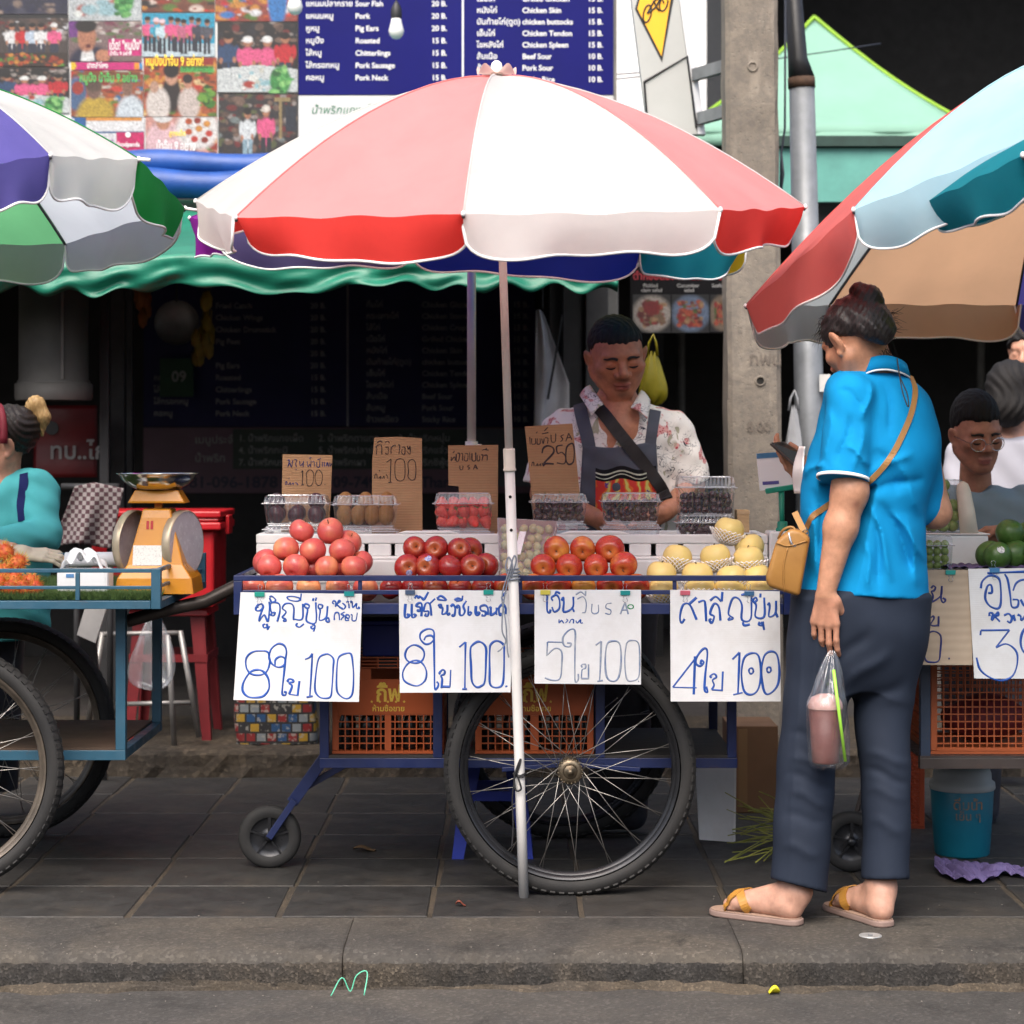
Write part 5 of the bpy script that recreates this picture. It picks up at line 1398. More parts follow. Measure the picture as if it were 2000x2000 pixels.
S2n=[['o',(340,895),(250,940),(215,1030),(250,1110),(350,1140),(440,1110),(475,1020),(440,940)],['o',(340,1105),(250,1150),(185,1260),(200,1370),(290,1430),(390,1445),(480,1380),(505,1280),(480,1190),(420,1120)],
 [(470,830),(500,780),(570,770),(600,820),(550,875),(480,880),(420,810),(430,730),(520,680),(600,710),(605,850),(610,1200),(615,1480),(650,1470),(665,1420),(640,1390)],[(690,1290),(680,1270),(720,1230),(750,1250),(740,1290),(700,1310),(715,1360),(705,1475)],[(705,1455),(820,1460)],[(820,1460),(830,1230)],
 [(945,925),(1030,855)],[(1030,855),(1025,1100),(1020,1480)],[(985,1490),(1050,1490)],['o',(1210,850),(1120,900),(1095,970),(1105,1200),(1115,1380),(1170,1460),(1240,1450),(1290,1380),(1305,1100),(1300,920)],['o',(1450,840),(1370,890),(1355,1000),(1355,1250),(1360,1420),(1430,1470),(1520,1440),(1545,1300),(1550,1000),(1540,890)],[(1565,1458),(1595,1450)]]
t=sign('white price sign reading 8 for 100 hung below the dark red apples',[(779,1152),(1003,1154),(997,1352),(781,1353)],SYN,m_corr)
writing(t,SYN-.0012,(760,1130),K,4.4,S2w,m_inkblue);writing(t,SYN-.0012,(760,1130),K,3.9,S2n,m_inkblue)
K3=3.22
S3w=[[(350,265),(350,360),(365,375),(372,355)],[(385,300),(378,280),(410,265),(428,300),(425,350),(395,370),(380,340)],[(398,262),(410,245),(432,256)],[(440,300),(452,280),(455,310),(455,370),(510,345),(515,275)],[(505,340),(520,370)]]
S3g=[[(540,290),(575,275),(595,310),(590,370),(570,375)],[(530,262),(560,245),(585,262)],[(590,270),(592,240)],[(632,320),(630,370),(650,382),(672,370),(672,325)],[(755,315),(725,320),(720,345),(750,360),(745,385),(715,380)],[(810,385),(840,310)],[(840,310),(860,385)],[(815,360),(855,358)]]
S3s=[[(425,418),(425,440),(440,425),(455,442)],[(465,440),(480,425),(470,415)],[(490,440),(500,420),(515,420),(515,443)],[(530,425),(540,440),(560,420),(560,440),(575,440)]]
S3n=[[(445,562),(352,560)],[(352,560),(348,645)],[(345,645),(400,600),(440,620),(442,700),(430,790),(380,800),(335,785)],[(475,565),(500,570),(490,590),(455,580),(450,530),(490,485),(525,490),(525,600),(525,800),(545,795),(545,760)],[(570,720),(565,705),(590,700),(590,725),(570,735),(565,790)],[(565,790),(610,790)],[(610,790),(610,700)],
 [(655,580),(690,555)],[(690,555),(685,700),(680,805)],[(665,808),(700,802)],['o',(755,555),(725,580),(715,680),(725,780),(765,808),(800,780),(815,680),(805,570)],['o',(885,550),(850,570),(838,680),(850,790),(885,805),(925,780),(932,680),(925,570)],[(922,808),(928,806)]]
t=sign('white price sign reading 5 for 100 U.S.A. hung below the stacked red apples',[(1044,1152),(1252,1152),(1252,1337),(1044,1335)],SYN,m_corr)
writing(t,SYN-.0012,(960,1080),K3,4.2,S3w,m_inkblue);writing(t,SYN-.0012,(960,1080),K3,2.6,S3g,m_inkgrey);writing(t,SYN-.0012,(960,1080),K3,2.4,S3s,m_inkblue);writing(t,SYN-.0012,(960,1080),K3,3.2,S3n,m_inkgrey)
writing(t,SYN-.0014,(960,1080),K3,2.4,[ringpts(875,338,18,13)],M('green_marker_ink',(0.03,.25,.10),.5,.2,20,0))
S4w=[[(1215,415),(1195,440),(1185,410),(1195,350),(1215,320),(1250,330),(1290,420)],[(1240,325),(1290,280)],[(1300,310),(1335,300),(1345,330),(1350,430)],[(1385,415),(1370,420),(1385,440),(1400,400),(1375,380),(1400,320),(1430,340),(1440,425)],[(1375,300),(1410,275),(1445,305)],[(1448,305),(1452,245)],
 [(1500,405),(1490,420),(1520,410),(1490,380),(1515,290),(1550,285),(1575,330),(1575,420),(1630,415),(1635,270)],[(1580,435),(1590,455),(1625,450)],[(1570,265),(1600,258),(1625,268)],[(1655,310),(1670,295),(1660,280),(1645,300),(1665,330),(1660,400),(1715,400),(1715,280)],[(1690,280),(1692,255)],[(1690,435),(1680,450),(1700,455),(1705,435),(1715,485)],[(1735,330),(1745,315),(1750,340),(1745,400),(1785,380),(1790,300)],[(1785,370),(1800,405)]]
S4n=[[(1300,640),(1140,845)],[(1140,845),(1290,848)],[(1280,650),(1272,890)],[(1315,700),(1320,675),(1335,690),(1310,712),(1285,690),(1300,640),(1340,600),(1358,630),(1345,760),(1340,860),(1360,875),(1350,840)],[(1385,785),(1375,775),(1400,760),(1415,780),(1390,800),(1400,830),(1385,860)],[(1385,860),(1450,865)],[(1450,870),(1455,745)],
 [(1515,670),(1560,625)],[(1560,625),(1555,760),(1550,890)],[(1520,892),(1580,878)],['o',(1640,630),(1590,660),(1572,760),(1590,870),(1640,890),(1680,850),(1695,750),(1680,650)],['o',(1755,620),(1715,650),(1697,750),(1715,870),(1750,885),(1800,830),(1810,730),(1795,640)],ringpts(1633,742,14,18),ringpts(1745,735,13,17)]
t=sign('white price sign reading 4 for 100 hung below the pears',[(1309,1152),(1523,1155),(1525,1370),(1310,1370)],SYN,m_corr)
writing(t,SYN-.0012,(960,1080),K3,4.6,S4w,m_inkblue);writing(t,SYN-.0012,(960,1080),K3,3.9,S4n,m_inkblue)
GR,TL=(0.04,0.42,0.32),(0.03,0.36,0.36)
for (px,py,col,lab) in ((507,1160,GR,'first green binder clip on the pink apple price sign'),(682,1159,TL,'second green binder clip on the pink apple price sign'),(801,1156,(0.09,.14,.24),'slate blue binder clip on the dark apple price sign'),(954,1156,(0.03,.40,.34),'green binder clip on the dark apple price sign'),(1065,1156,(0.75,.66,.12),'yellow binder clip on the 5 for 100 sign'),(1221,1157,(0.03,.33,.33),'teal binder clip on the 5 for 100 sign'),(1338,1157,(0.68,.16,.22),'pink binder clip on the pear price sign'),(1463,1158,(0.07,.18,.36),'blue binder clip on the pear price sign')):
 clip(px,py,SYN-.001,col,lab)
# ================================================================ cardboard price cards
def card(label,outline,Y,off,sc,groups,lean=0.04,mat=None):
 c=[P(x,y,Y) for x,y in outline]
 t=thing('cardboard_sign',label,'sign',tuple(c[-1]))
 mb=MB();mb.slab(c,(0,1,0),.004);mb.build('board',mat or m_card,t)
 for (w,strokes,ink) in groups: writing(t,Y-.001,off,sc,w,strokes,ink)
 return t
KC=6.44;oc=(540,840)
C1=[[(140,385),(155,375),(160,400),(140,465),(165,415),(185,465),(200,410),(205,380)],[(225,370),(255,380),(240,420),(250,465)],[(240,490),(255,500)],[(290,390),(300,450),(330,420),(335,465)],[(335,465),(340,390)],[(385,390),(395,460),(420,430),(430,465)],[(430,465),(435,385)],[(410,355),(440,345)],[(450,400),(475,400),(475,460)],[(505,400),(510,460),(540,460),(545,380)],[(515,375),(560,355)],[(575,400),(580,460)],[(600,400),(605,460)],[(625,455),(640,410),(655,460)],[(670,410),(675,455),(695,420)],
 [(110,690),(115,650),(130,655),(130,690)],[(150,690),(170,660),(175,690)],[(155,600),(158,612)],[(190,685),(210,665),(215,690)],[(235,660),(255,670),(270,690)]]
C1n=[[(310,530),(330,510)],[(330,510),(325,690)],[(310,692),(345,685)],['o',(420,500),(375,540),(380,600),(385,690),(430,700),(460,650),(465,540)],['o',(530,500),(490,550),(490,650),(520,695),(565,670),(575,560)],[(605,686),(615,684)]]
card('torn cardboard card reading 100 behind the plums',[(552,887),(600,888),(649,889),(646,970),(642,1040),(549,1040)],6.44,oc,KC,[(1.8,C1,m_inknavy),(1.5,C1n,m_inkblack)])
C2=[[(1255,305),(1262,230),(1250,210),(1290,185),(1320,200),(1325,305)],[(1265,155),(1310,135),(1330,160)],[(1365,290),(1400,300),(1405,220),(1370,215)],[(1365,155),(1400,140),(1420,160)],[(1440,300),(1445,220),(1490,190),(1500,205)],[(1530,185),(1550,200),(1540,300)],[(1580,240),(1575,290),(1610,300),(1615,220),(1580,215)],[(1645,200),(1660,240),(1680,200)],[(1680,200),(1680,300),(1640,270)],
 [(1235,610),(1240,560),(1260,560),(1265,610)],[(1285,610),(1310,580),(1310,615)],[(1295,505),(1298,520)],[(1330,610),(1350,580),(1355,610)],[(1375,560),(1390,575),(1400,610)]]
C2n=[[(1385,405),(1440,365)],[(1440,365),(1430,655)],[(1405,660),(1450,655)],['o',(1550,360),(1495,400),(1490,550),(1510,620),(1560,640),(1610,600),(1615,450),(1600,380)],['o',(1710,370),(1655,410),(1660,520),(1655,590),(1700,630),(1745,600),(1750,430)]]
card('tall cardboard card reading 100 behind the golden kiwis',[(731,855),(775,853),(824,856),(825,1042),(726,1042),(727,900)],6.46,oc,KC,[(1.8,C2,m_inkblack),(1.5,C2n,m_inkblack)])
K4=6.9;o4=(860,820)
C3=[[(150,500),(145,550),(190,500),(200,550)],[(170,450),(190,420)],[(215,460),(215,550),(245,550),(260,460),(230,450)],[(280,450),(300,460),(300,550)],[(330,480),(325,545),(365,545),(370,460),(330,455)],[(395,440),(400,545)],[(425,450),(430,545),(475,545),(475,440)],[(500,470),(500,550),(530,540),(530,480)],[(550,470),(575,480),(560,550)],[(590,480),(630,480),(630,550)],[(560,410),(600,400),(650,410)],[(610,400),(625,380)],
 [(262,620),(268,668),(300,665),(305,620)],[(395,610),(365,625),(395,650),(370,668)],[(445,668),(470,605)],[(470,605),(500,665)],[(455,645),(490,645)]]
card('notched cardboard card reading U.S.A. behind the strawberries',[(875,870),(973,869),(972,1042),(898,1042),(896,950),(876,948)],6.46,o4,K4,[(2.0,C3[:12],m_inkblack),(2.0,C3[12:],m_inkblack)])
C4=[[(1205,230),(1210,330)],[(1230,250),(1235,325),(1280,320),(1285,250)],[(1310,250),(1305,325),(1345,320),(1345,250)],[(1365,250),(1385,320),(1400,250)],[(1410,240),(1450,250),(1445,320)],[(1290,180),(1310,160)],[(1370,190),(1460,170)],[(1400,150),(1450,100)],[(1490,200),(1500,295),(1550,290),(1555,185)],[(1665,200),(1625,220),(1650,260),(1620,295)],[(1690,290),(1730,180)],[(1730,180),(1775,270)],[(1700,245),(1760,235)],[(1230,625),(1240,575),(1260,580),(1262,625)],[(1285,625),(1310,590),(1315,625)],[(1330,620),(1350,590),(1355,625)],[(1370,580),(1385,625)]]
C4n=[[(1370,450),(1390,380),(1450,350),(1520,380),(1520,450),(1400,580),(1390,620),(1420,590),(1530,595)],[(1650,340),(1570,360),(1580,450),(1640,440),(1690,500),(1670,590),(1570,580)],['o',(1760,320),(1700,380),(1695,540),(1730,600),(1790,570),(1805,450),(1795,340)]]
card('leaning cardboard card reading USA 250 behind the cherries',[(1025,833),(1118,827),(1126,900),(1137,1010),(1043,1012)],6.40,o4,K4,[(1.8,C4,m_inkblack),(3.0,C4n,m_inkblack)])
# ================================================================ foam crates on the cart
m_foam=M('white_styrofoam',(0.80,0.80,0.79),0.7,0.07,14,0.35,300,.0015)
FYc=6.22
def foam_crate(label,px0,px1,top,bot,slots,hump,Y,depth=.30,sticker=False):
 t=thing('foam_crate',label,'crate',tuple(P((px0+px1)/2,bot,Y)))
 zt,zb=P(0,top,Y).z,P(0,bot,Y).z
 s0,s1=P(0,1062,Y).z,P(0,1086,Y).z
 xs=[px0]+[v for sl in slots for v in sl]+[px1]
 X=lambda p: (p-1000)*Y/F
 th=.022
 mb=MB();mb.box((X(px0),Y,s0),(X(px1),Y+th,zt));mb.build('front_rim',m_foam,t,bevel=.004)
 for i in range(0,len(xs),2):
  mb=MB();mb.box((X(xs[i])+.0005,Y+.001,s1),(X(xs[i+1])-.0005,Y+th-.001,s0-.0005));mb.build('front_slat',m_foam,t,bevel=.003)
 mb=MB();mb.box((X(px0),Y,zb),(X(px1),Y+th,s1-.0005));mb.build('front_base',m_foam,t,bevel=.003)
 if hump:
  mb=MB();hx0,hx1=X(hump[0]),X(hump[1]);hz=P(0,hump[2],Y).z
  mb.slab([(hx0,Y+.002,zt+.0005),(hx1,Y+.002,zt+.0005),(hx1-.03,Y+.002,hz),(hx0+.03,Y+.002,hz)],(0,1,0),th-.004);mb.build('raised_rim',m_foam,t,bevel=.003)
 for x,sg in ((px0,1),(px1,-1)):
  mb=MB();a=X(x);mb.box((a,Y+th+.0005,zb),(a+sg*.022,Y+depth-.0225,zt));mb.build('side',m_foam,t,bevel=.004)
 mb=MB();mb.box((X(px0),Y+depth-.022,zb),(X(px1),Y+depth,zt));mb.build('back',m_foam,t,bevel=.004)
 mb=MB();mb.box((X(px0)+.0225,Y+th+.0005,P(0,1060,Y).z),(X(px1)-.0225,Y+depth-.0225,P(0,1057,Y).z));mb.build('floor',m_foam,t)
 if sticker:
  mb=MB();mb.lathe([(0.0001,-.0008),(.0115,-.0008),(.0118,.0)],20,P(1480,1053,Y)+Vector((0,-.0004,0)),'Y');mb.build('sticker',M('blue_round_sticker',(.02,.2,.42),.4,.3,40,0),t)
 return t
foam_crate('white foam fruit crate carrying plums, kiwis and strawberries',500,985,1043,1092,((712,719),(764,771),(938,946)),(772,898,1037),FYc)
foam_crate('white foam fruit crate carrying the cherry boxes',1062,1500,1044,1092,((1219,1229),(1272,1281),(1325,1334)),(1092,1232,1037),FYc,sticker=True)
for (a,b,lab) in ((502,983,'plain white foam box under the plum crate'),(1064,1498,'plain white foam box under the cherry crate')):
 t=thing('foam_box',lab,'box',tuple(P((a+b)/2,1200,FYc)))
 mb=MB();mb.box(((a-1000)*FYc/F,FYc-.035,zb1-.0015),((b-1000)*FYc/F,FYc+.28,P(0,1092,FYc).z-.001));mb.build('body',m_foam,t,bevel=.006)
 mb=MB();mb.box(((a-1000)*FYc/F+.02,FYc-.037,zb1+.03),((b-1000)*FYc/F-.02,FYc-.0352,zb1+.034));mb.build('seam',M('foam_seam',(.6,.6,.58),.7,.1,10,0),t)
# ================================================================ fruit
def apple_mat(name,red,red2,yellow,amount,gloss=0.28):
 t=NT(name)
 oi=t.n('ShaderNodeObjectInfo')
 tc=t.n('ShaderNodeTexCoord');mp=t.n('ShaderNodeMapping');t.l(tc.outputs['Object'],mp.inputs[0])
 cb=t.n('ShaderNodeCombineXYZ')
 for i in range(3): t.l(t.math('MULTIPLY',oi.outputs['Random'],7.3*(i+1)),cb.inputs[i])
 t.l(cb.outputs[0],mp.inputs['Location'])
 co=mp.outputs[0]
 b=t.mix(t.ramp(t.noise(co,22,5,.6),[(0.3,0.0),(0.7,1.0)]),red,red2)
 f=t.ramp(t.math('ADD',t.noise(co,11,3,.5),t.math('MULTIPLY_ADD',oi.outputs['Random'],.22) if False else t.math('ADD',t.math('MULTIPLY',oi.outputs['Random'],.24),amount-.10)),[(0.50,0.0),(0.72,1.0)])
 sx=t.n('ShaderNodeSeparateXYZ');t.l(tc.outputs['Object'],sx.inputs[0])
 st=t.ramp(t.math('MULTIPLY',sx.outputs[2],24.0),[(0.45,0.0),(0.8,0.75)])
 rad=t.n('ShaderNodeVectorMath',operation='LENGTH');vm=t.n('ShaderNodeVectorMath',operation='MULTIPLY');vm.inputs[1].default_value=(1,1,0);t.l(tc.outputs['Object'],vm.inputs[0]);t.l(vm.outputs[0],rad.inputs[0])
 near=t.ramp(t.math('MULTIPLY',rad.outputs['Value'],28.0),[(0.15,1.0),(0.75,0.0)])
 f=t.math('MAXIMUM',f,t.math('MULTIPLY',t.math('MULTIPLY',near,st),1.0))
 b=t.mix(t.math('MULTIPLY',f,0.9),b,yellow)
 ang=t.n('ShaderNodeTexNoise');ang.inputs['Scale'].default_value=60;ang.inputs['Detail'].default_value=3
 mp2=t.n('ShaderNodeMapping');mp2.inputs['Scale'].default_value=(1,1,.12);t.l(co,mp2.inputs[0]);t.l(mp2.outputs[0],ang.inputs['Vector'])
 b=t.mix(t.ramp(ang.outputs[0],[(0.5,0.0),(0.7,0.35)]),b,tuple(c*.6 for c in red))
 v=t.n('ShaderNodeTexVoronoi');v.inputs['Scale'].default_value=330;t.l(co,v.inputs['Vector'])
 b=t.mix(t.ramp(v.outputs['Distance'],[(0.10,0.5),(0.22,0.0)]),b,yellow)
 t.set(Base_Color=b,Roughness=gloss);t.bsdf.inputs['Subsurface Weight'].default_value=0.0
 t.bsdf.inputs['Coat Weight'].default_value=0.15;t.bsdf.inputs['Coat Roughness'].default_value=0.2
 t.bump(t.noise(co,60,2),0.08,0.002)
 return t.m
m_fuji=apple_mat('fuji_skin',(0.62,0.12,0.095),(0.50,0.055,0.065),(0.80,0.36,0.15),-0.03,0.36)
m_jazz=apple_mat('jazz_skin',(0.25,0.012,0.016),(0.40,0.025,0.02),(0.62,0.26,0.06),-0.13,0.24)
m_envy=apple_mat('envy_skin',(0.42,0.022,0.02),(0.56,0.06,0.025),(0.80,0.40,0.07),-0.06,0.22)
m_stem=M('fruit_stalk',(0.10,0.06,0.03),.8,.3,60,.2)
m_stk=[M('blue_fruit_sticker',(.03,.08,.42),.4,.2,200,0,col2=(.7,.72,.8)),M('gold_fruit_sticker',(.25,.28,.03),.4,.2,160,0,col2=(.75,.62,.1)),M('white_fruit_sticker',(.75,.75,.74),.4,.1,160,0,col2=(.2,.2,.22))]
def fruit_mesh(name,mat,r,seed,tall=0.92,dimple=0.28,lobes=5,n=32,m=22,taper=0.0):
 rs=np.random.RandomState(seed);ph=rs.uniform(0,6,3)
 mb=MB()
 def f(u,v):
  a=2*math.pi*u;th=math.pi*v
  rr=math.sin(th)**0.86
  z=math.cos(th)
  d=dimple*math.exp(-(rr/0.28)**2) if z > 0 else dimple*.7*math.exp(-(rr/0.24)**2)
  z2=(z - d if z > 0 else z + d)*tall
  w=rr*(1-taper*(0.5-0.5*z) + .025*math.sin(2*a+ph[0]) + .018*math.sin(lobes*a+ph[1])*(1 if z < 0 else .4)*abs(z))
  return (r*w*math.cos(a),r*w*math.sin(a),r*z2 + r*.03*math.sin(a+ph[2]))
 mb.grid(f,n,m)
 me=bpy.data.meshes.new(name);me.from_pydata([tuple(v) for v in mb.v],[],mb.f);me.materials.append(mat)
 import bmesh
 bm=bmesh.new();bm.from_mesh(me);bmesh.ops.remove_doubles(bm,verts=bm.verts,dist=1e-5);bmesh.ops.recalc_face_normals(bm,faces=bm.faces);bm.to_mesh(me);bm.free()
 me.polygons.foreach_set('use_smooth',[True]*len(me.polygons))
 return me
def stalk_mesh(r,h=.55):
 mb=MB();mb.tube([(0,0,r*.62),(r*.03,0,r*.8),(r*.10,0,r*(.75+.3*h))],[r*.04,r*.035,r*.05],6)
 me=bpy.data.meshes.new('stalk');me.from_pydata([tuple(v) for v in mb.v],[],mb.f);me.materials.append(m_stem);return me
AR=0.0365
ap_me={k: [fruit_mesh('apple',m,AR*s,20+i,tall=tl) for i in range(3)] for k,m,s,tl in (('fuji',m_fuji,1.0,.88),('jazz',m_jazz,.96,.92),('envy',m_envy,1.02,.88))}
ap_st=stalk_mesh(AR)
mbk=MB();mbk.grid(lambda u,v: (0.0085*v*math.cos(2*math.pi*u)*1.15,0.0085*v*math.sin(2*math.pi*u),-.0010*v*v),16,3)
def sticker_mesh(i):
 me=bpy.data.meshes.new('sticker');me.from_pydata([tuple(v) for v in mbk.v],[],mbk.f);me.materials.append(m_stk[i]);return me
stk_me=[sticker_mesh(i) for i in range(3)]
def apple(kind,px,py,Y,rot,label,group,sticker=None,sdir=None,scale=1.0):
 o=bpy.data.objects.new('apple',R.choice(ap_me[kind]));scene.collection.objects.link(o)
 o.location=P(px,py,Y);o.rotation_euler=rot;o['_local']=1
 s=R.uniform(.93,1.07)*scale;o.scale=(s*R.uniform(.96,1.04),s,s*R.uniform(.95,1.04))
 tag(o,label,'apple',group)
 put('stalk',ap_st,o)
 if sticker is not None:
  q=put('sticker',stk_me[sticker],o)
  d=Vector(sdir).normalized();dl=(Euler(rot).to_matrix().inverted() @ d)
  q.location=dl*(AR*.985*.97);q.rotation_euler=dl.to_track_quat('Z','X').to_euler()
 return o
def rnd_rot(): return (R.uniform(-.7,.7),R.uniform(-.7,.7),R.uniform(0,6.28))
LF='pink-blushed apple piled above the first price sign'
fuji=[(493,1147,5.875),(546,1147,5.872),(603,1148,5.875),(660,1147,5.872),(714,1150,5.88)]
for (x,y,Y) in fuji: apple('fuji',x,y,Y,rnd_rot(),LF,'pink-blushed apples')
for (x,y,Y,st) in ((526,1107,5.905,None),(578,1107,5.905,None),(638,1108,5.905,None),(691,1107,5.905,0),(703,1100,5.965,None),(520,1098,5.975,None),(610,1112,5.97,None),(660,1112,5.965,None)):
 apple('fuji',x,y,Y,rnd_rot(),LF if st is None else 'pink-blushed apple with a blue sticker at the pile edge','pink-blushed apples',st,(.15,-1,.35))
for (x,y,Y) in ((559,1072,5.94),(611,1075,5.94),(668,1075,5.94),(680,1060,6.0)): apple('fuji',x,y,Y,rnd_rot(),LF,'pink-blushed apples')
apple('fuji',589,1037,5.975,rnd_rot(),'pink-blushed apple with a gold sticker crowning its pile','pink-blushed apples',1,(-.1,-1,.2));apple('fuji',645,1037,5.975,rnd_rot(),'unstickered pink-blushed apple on top of its pile','pink-blushed apples')
LJ='dark red apple piled above the second price sign'
def face_rot(): return (math.radians(R.uniform(55,100)),R.uniform(-.35,.35),R.uniform(-.4,.4))
for (x,y,Y) in ((764,1148,5.872),(808,1148,5.875),(850,1148,5.872),(898,1148,5.875),(943,1148,5.872)): apple('jazz',x,y,Y,rnd_rot(),LJ,'dark red apples')
for (x,y,Y,st) in ((795,1107,5.905,0),(836,1107,5.905,0),(879,1108,5.905,None),(922,1106,5.905,None),(950,1104,5.96,None),(858,1104,5.965,None)):
 apple('jazz',x,y,Y,face_rot() if R.random() < .6 else rnd_rot(),LJ if st is None else ('dark red apple with a blue sticker facing down in its pile' if x < 800 else 'dark red apple with a blue sticker on its top'),'dark red apples',st,(.25,-1,-.5) if x < 800 else (.05,-.8,.75))
for (x,y,Y) in ((810,1071,5.945),(851,1071,5.945),(897,1074,5.945),(917,1074,6.0)): apple('jazz',x,y,Y,face_rot(),LJ,'dark red apples')
LE='glossy red apple showing its stalk end above the third price sign'
for (x,y,Y) in ((990,1146,5.875),(1041,1146,5.872),(1090,1146,5.872),(1140,1146,5.872),(1191,1146,5.872),(1243,1146,5.872)): apple('envy',x,y,Y,(math.radians(R.uniform(90,125)),R.uniform(-.2,.2),R.uniform(-.15,.15)),LE,'glossy red apples')
for (x,y,Y) in ((1061,1106,5.90),(1112,1107,5.90),(1164,1107,5.90),(1218,1104,5.90)): apple('envy',x,y,Y,(math.radians(R.uniform(95,120)),R.uniform(-.15,.15),R.uniform(-.15,.15)),LE,'glossy red apples')
for (x,y,Y) in ((1087,1073,5.94),(1138,1072,5.94),(1191,1072,5.94)): apple('envy',x,y,Y,(math.radians(R.uniform(90,105)),R.uniform(-.15,.15),R.uniform(-.15,.15)),LE,'glossy red apples')
m_pear=M('pale_yellow_pear_skin',(0.78,0.62,0.22),.4,.12,20,.08,200,.0005,col2=(0.72,0.54,0.20))
m_net=M('white_foam_net',(0.84,0.83,0.83),.6,.05,20,0)
pe_me=[fruit_mesh('pear',m_pear,.044,60+i,tall=.86,dimple=.22,taper=.06) for i in range(2)]
pe_st=stalk_mesh(.044,.3)
mbn=MB();NN,NMv=22,9
V=[];Fc=[]
for j in range(NMv):
 v=j/(NMv-1)
 th=math.pi*(0.96-0.50*v)
 for i in range(NN):
  a=2*math.pi*(i+0.5*(j % 2))/NN
  fl=1.05 + (.20*(v-.7)/.3 if v > .7 else 0)
  rr=.045*math.sin(th)**.86*fl
  V.append((rr*math.cos(a),rr*math.sin(a),.045*.88*math.cos(th)-(.006*(v-.7)/.3 if v > .7 else 0)))
for j in range(0,NMv-2):
 for i in range(NN):
  if j % 2 == 0: a,b,c_,d_=(j*NN+i),((j+1)*NN+i),((j+2)*NN+i),((j+1)*NN+(i-1) % NN)
  else: a,b,c_,d_=(j*NN+i),((j+1)*NN+(i+1) % NN),((j+2)*NN+i),((j+1)*NN+i)
  Fc.append((a,b,c_,d_))
net_me=bpy.data.meshes.new('foam_net');net_me.from_pydata(V,[],Fc);net_me.materials.append(m_net)
def pear(px,py,Y,label,net=True,rot=None,grp='pears in foam nets'):
 o=bpy.data.objects.new('pear',R.choice(pe_me));scene.collection.objects.link(o)
 o.location=P(px,py,Y);o['_local']=1
 o.rotation_euler=rot or (R.uniform(-.25,.25),R.uniform(-.25,.25),R.uniform(0,6.28))
 tag(o,label,'pear',grp);put('stalk',pe_st,o)
 if net:
  n_=put('foam_net',net_me,o,loc=(0,0,-.002));m=n_.modifiers.new('w','WIREFRAME');m.thickness=.0034;m.use_even_offset=False
 return o
LP='yellow pear in a white foam net above the last price sign'
pear(1424,1036,6.02,'yellow pear in a foam net crowning the pear pile',rot=(.2,.2,1))
for (x,y,Y) in ((1323,1090,5.95),(1397,1088,5.95),(1462,1092,5.95),(1292,1122,5.91),(1362,1124,5.905),(1428,1130,5.90),(1476,1128,5.93),(1295,1152,5.88),(1367,1152,5.876),(1425,1154,5.876),(1482,1152,5.876)): pear(x,y,Y,LP)
pear(1464,1068,6.02,'bare yellow pear tucked behind the netted pears',net=False)
# ================================================================ clear clamshell boxes with fruit
m_clam=clear_plastic('clear_clamshell',gloss=.16,rough=.05,bscale=45,bump=.35,haze=.03);m_clamrim=clear_plastic('clear_plastic_edge',gloss=.3,rough=.1,bscale=45,bump=.3,haze=.35)  # whitish rim haze puts edge highlights into the plastic's colour
m_cherry=M('cherry_skin',(0.045,0.006,0.008),.18,.4,40,0,spec=.6,coat=.3)
m_plum=M('plum_skin',(0.03,0.008,0.014),.35,.4,25,.05,col2=(.06,.022,.035))
m_kiwi=M('golden_kiwi_skin',(0.26,0.12,0.03),.7,.25,60,.2)
m_straw=M('strawberry_skin',(0.60,0.03,0.03),.3,.2,60,.5,420,.002,col2=(.72,.10,.06))
m_leaf=M('strawberry_leaf',(0.10,0.20,0.04),.7,.3,40,.1)
def small_mesh(name,mat,prof,n=14):
 mb=MB();mb.lathe(prof,n);me=bpy.data.meshes.new(name);me.from_pydata([tuple(v) for v in mb.v],[],mb.f);me.materials.append(mat);me.polygons.foreach_set('use_smooth',[True]*len(me.polygons));return me
def ballprof(rx,rz,k=9): return [(max(1e-4,rx*math.sin(math.pi*i/k)),-rz*math.cos(math.pi*i/k)) for i in range(k+1)]
me_cherry=small_mesh('cherry',m_cherry,ballprof(.0125,.0118))
me_plum=small_mesh('plum',m_plum,ballprof(.025,.027,12),18)
me_kiwi=small_mesh('kiwi',m_kiwi,ballprof(.024,.031,12),18)
me_straw=small_mesh('strawberry',m_straw,[(1e-4,-.026),(.006,-.023),(.013,-.012),(.0175,.002),(.018,.010),(.013,.016),(1e-4,.017)],14)
mb=MB()
for k in range(7):
 a=2*math.pi*k/7;mb.add([(0,0,.0175),(.007*math.cos(a-.35),.007*math.sin(a-.35),.018),(.019*math.cos(a),.019*math.sin(a),.013),(.007*math.cos(a+.35),.007*math.sin(a+.35),.0185)],[(0,1,2,3)])
me_cal=bpy.data.meshes.new('calyx');me_cal.from_pydata([tuple(v) for v in mb.v],[],mb.f);me_cal.materials.append(m_leaf)
mb=MB();mb.tube([(0,0,.011),(.004,0,.022),(.012,.002,.034)],.0009,5);me_cst=bpy.data.meshes.new('stalk');me_cst.from_pydata([tuple(v) for v in mb.v],[],mb.f);me_cst.materials.append(M('cherry_stalk',(.16,.17,.05),.7,.3,40,0))
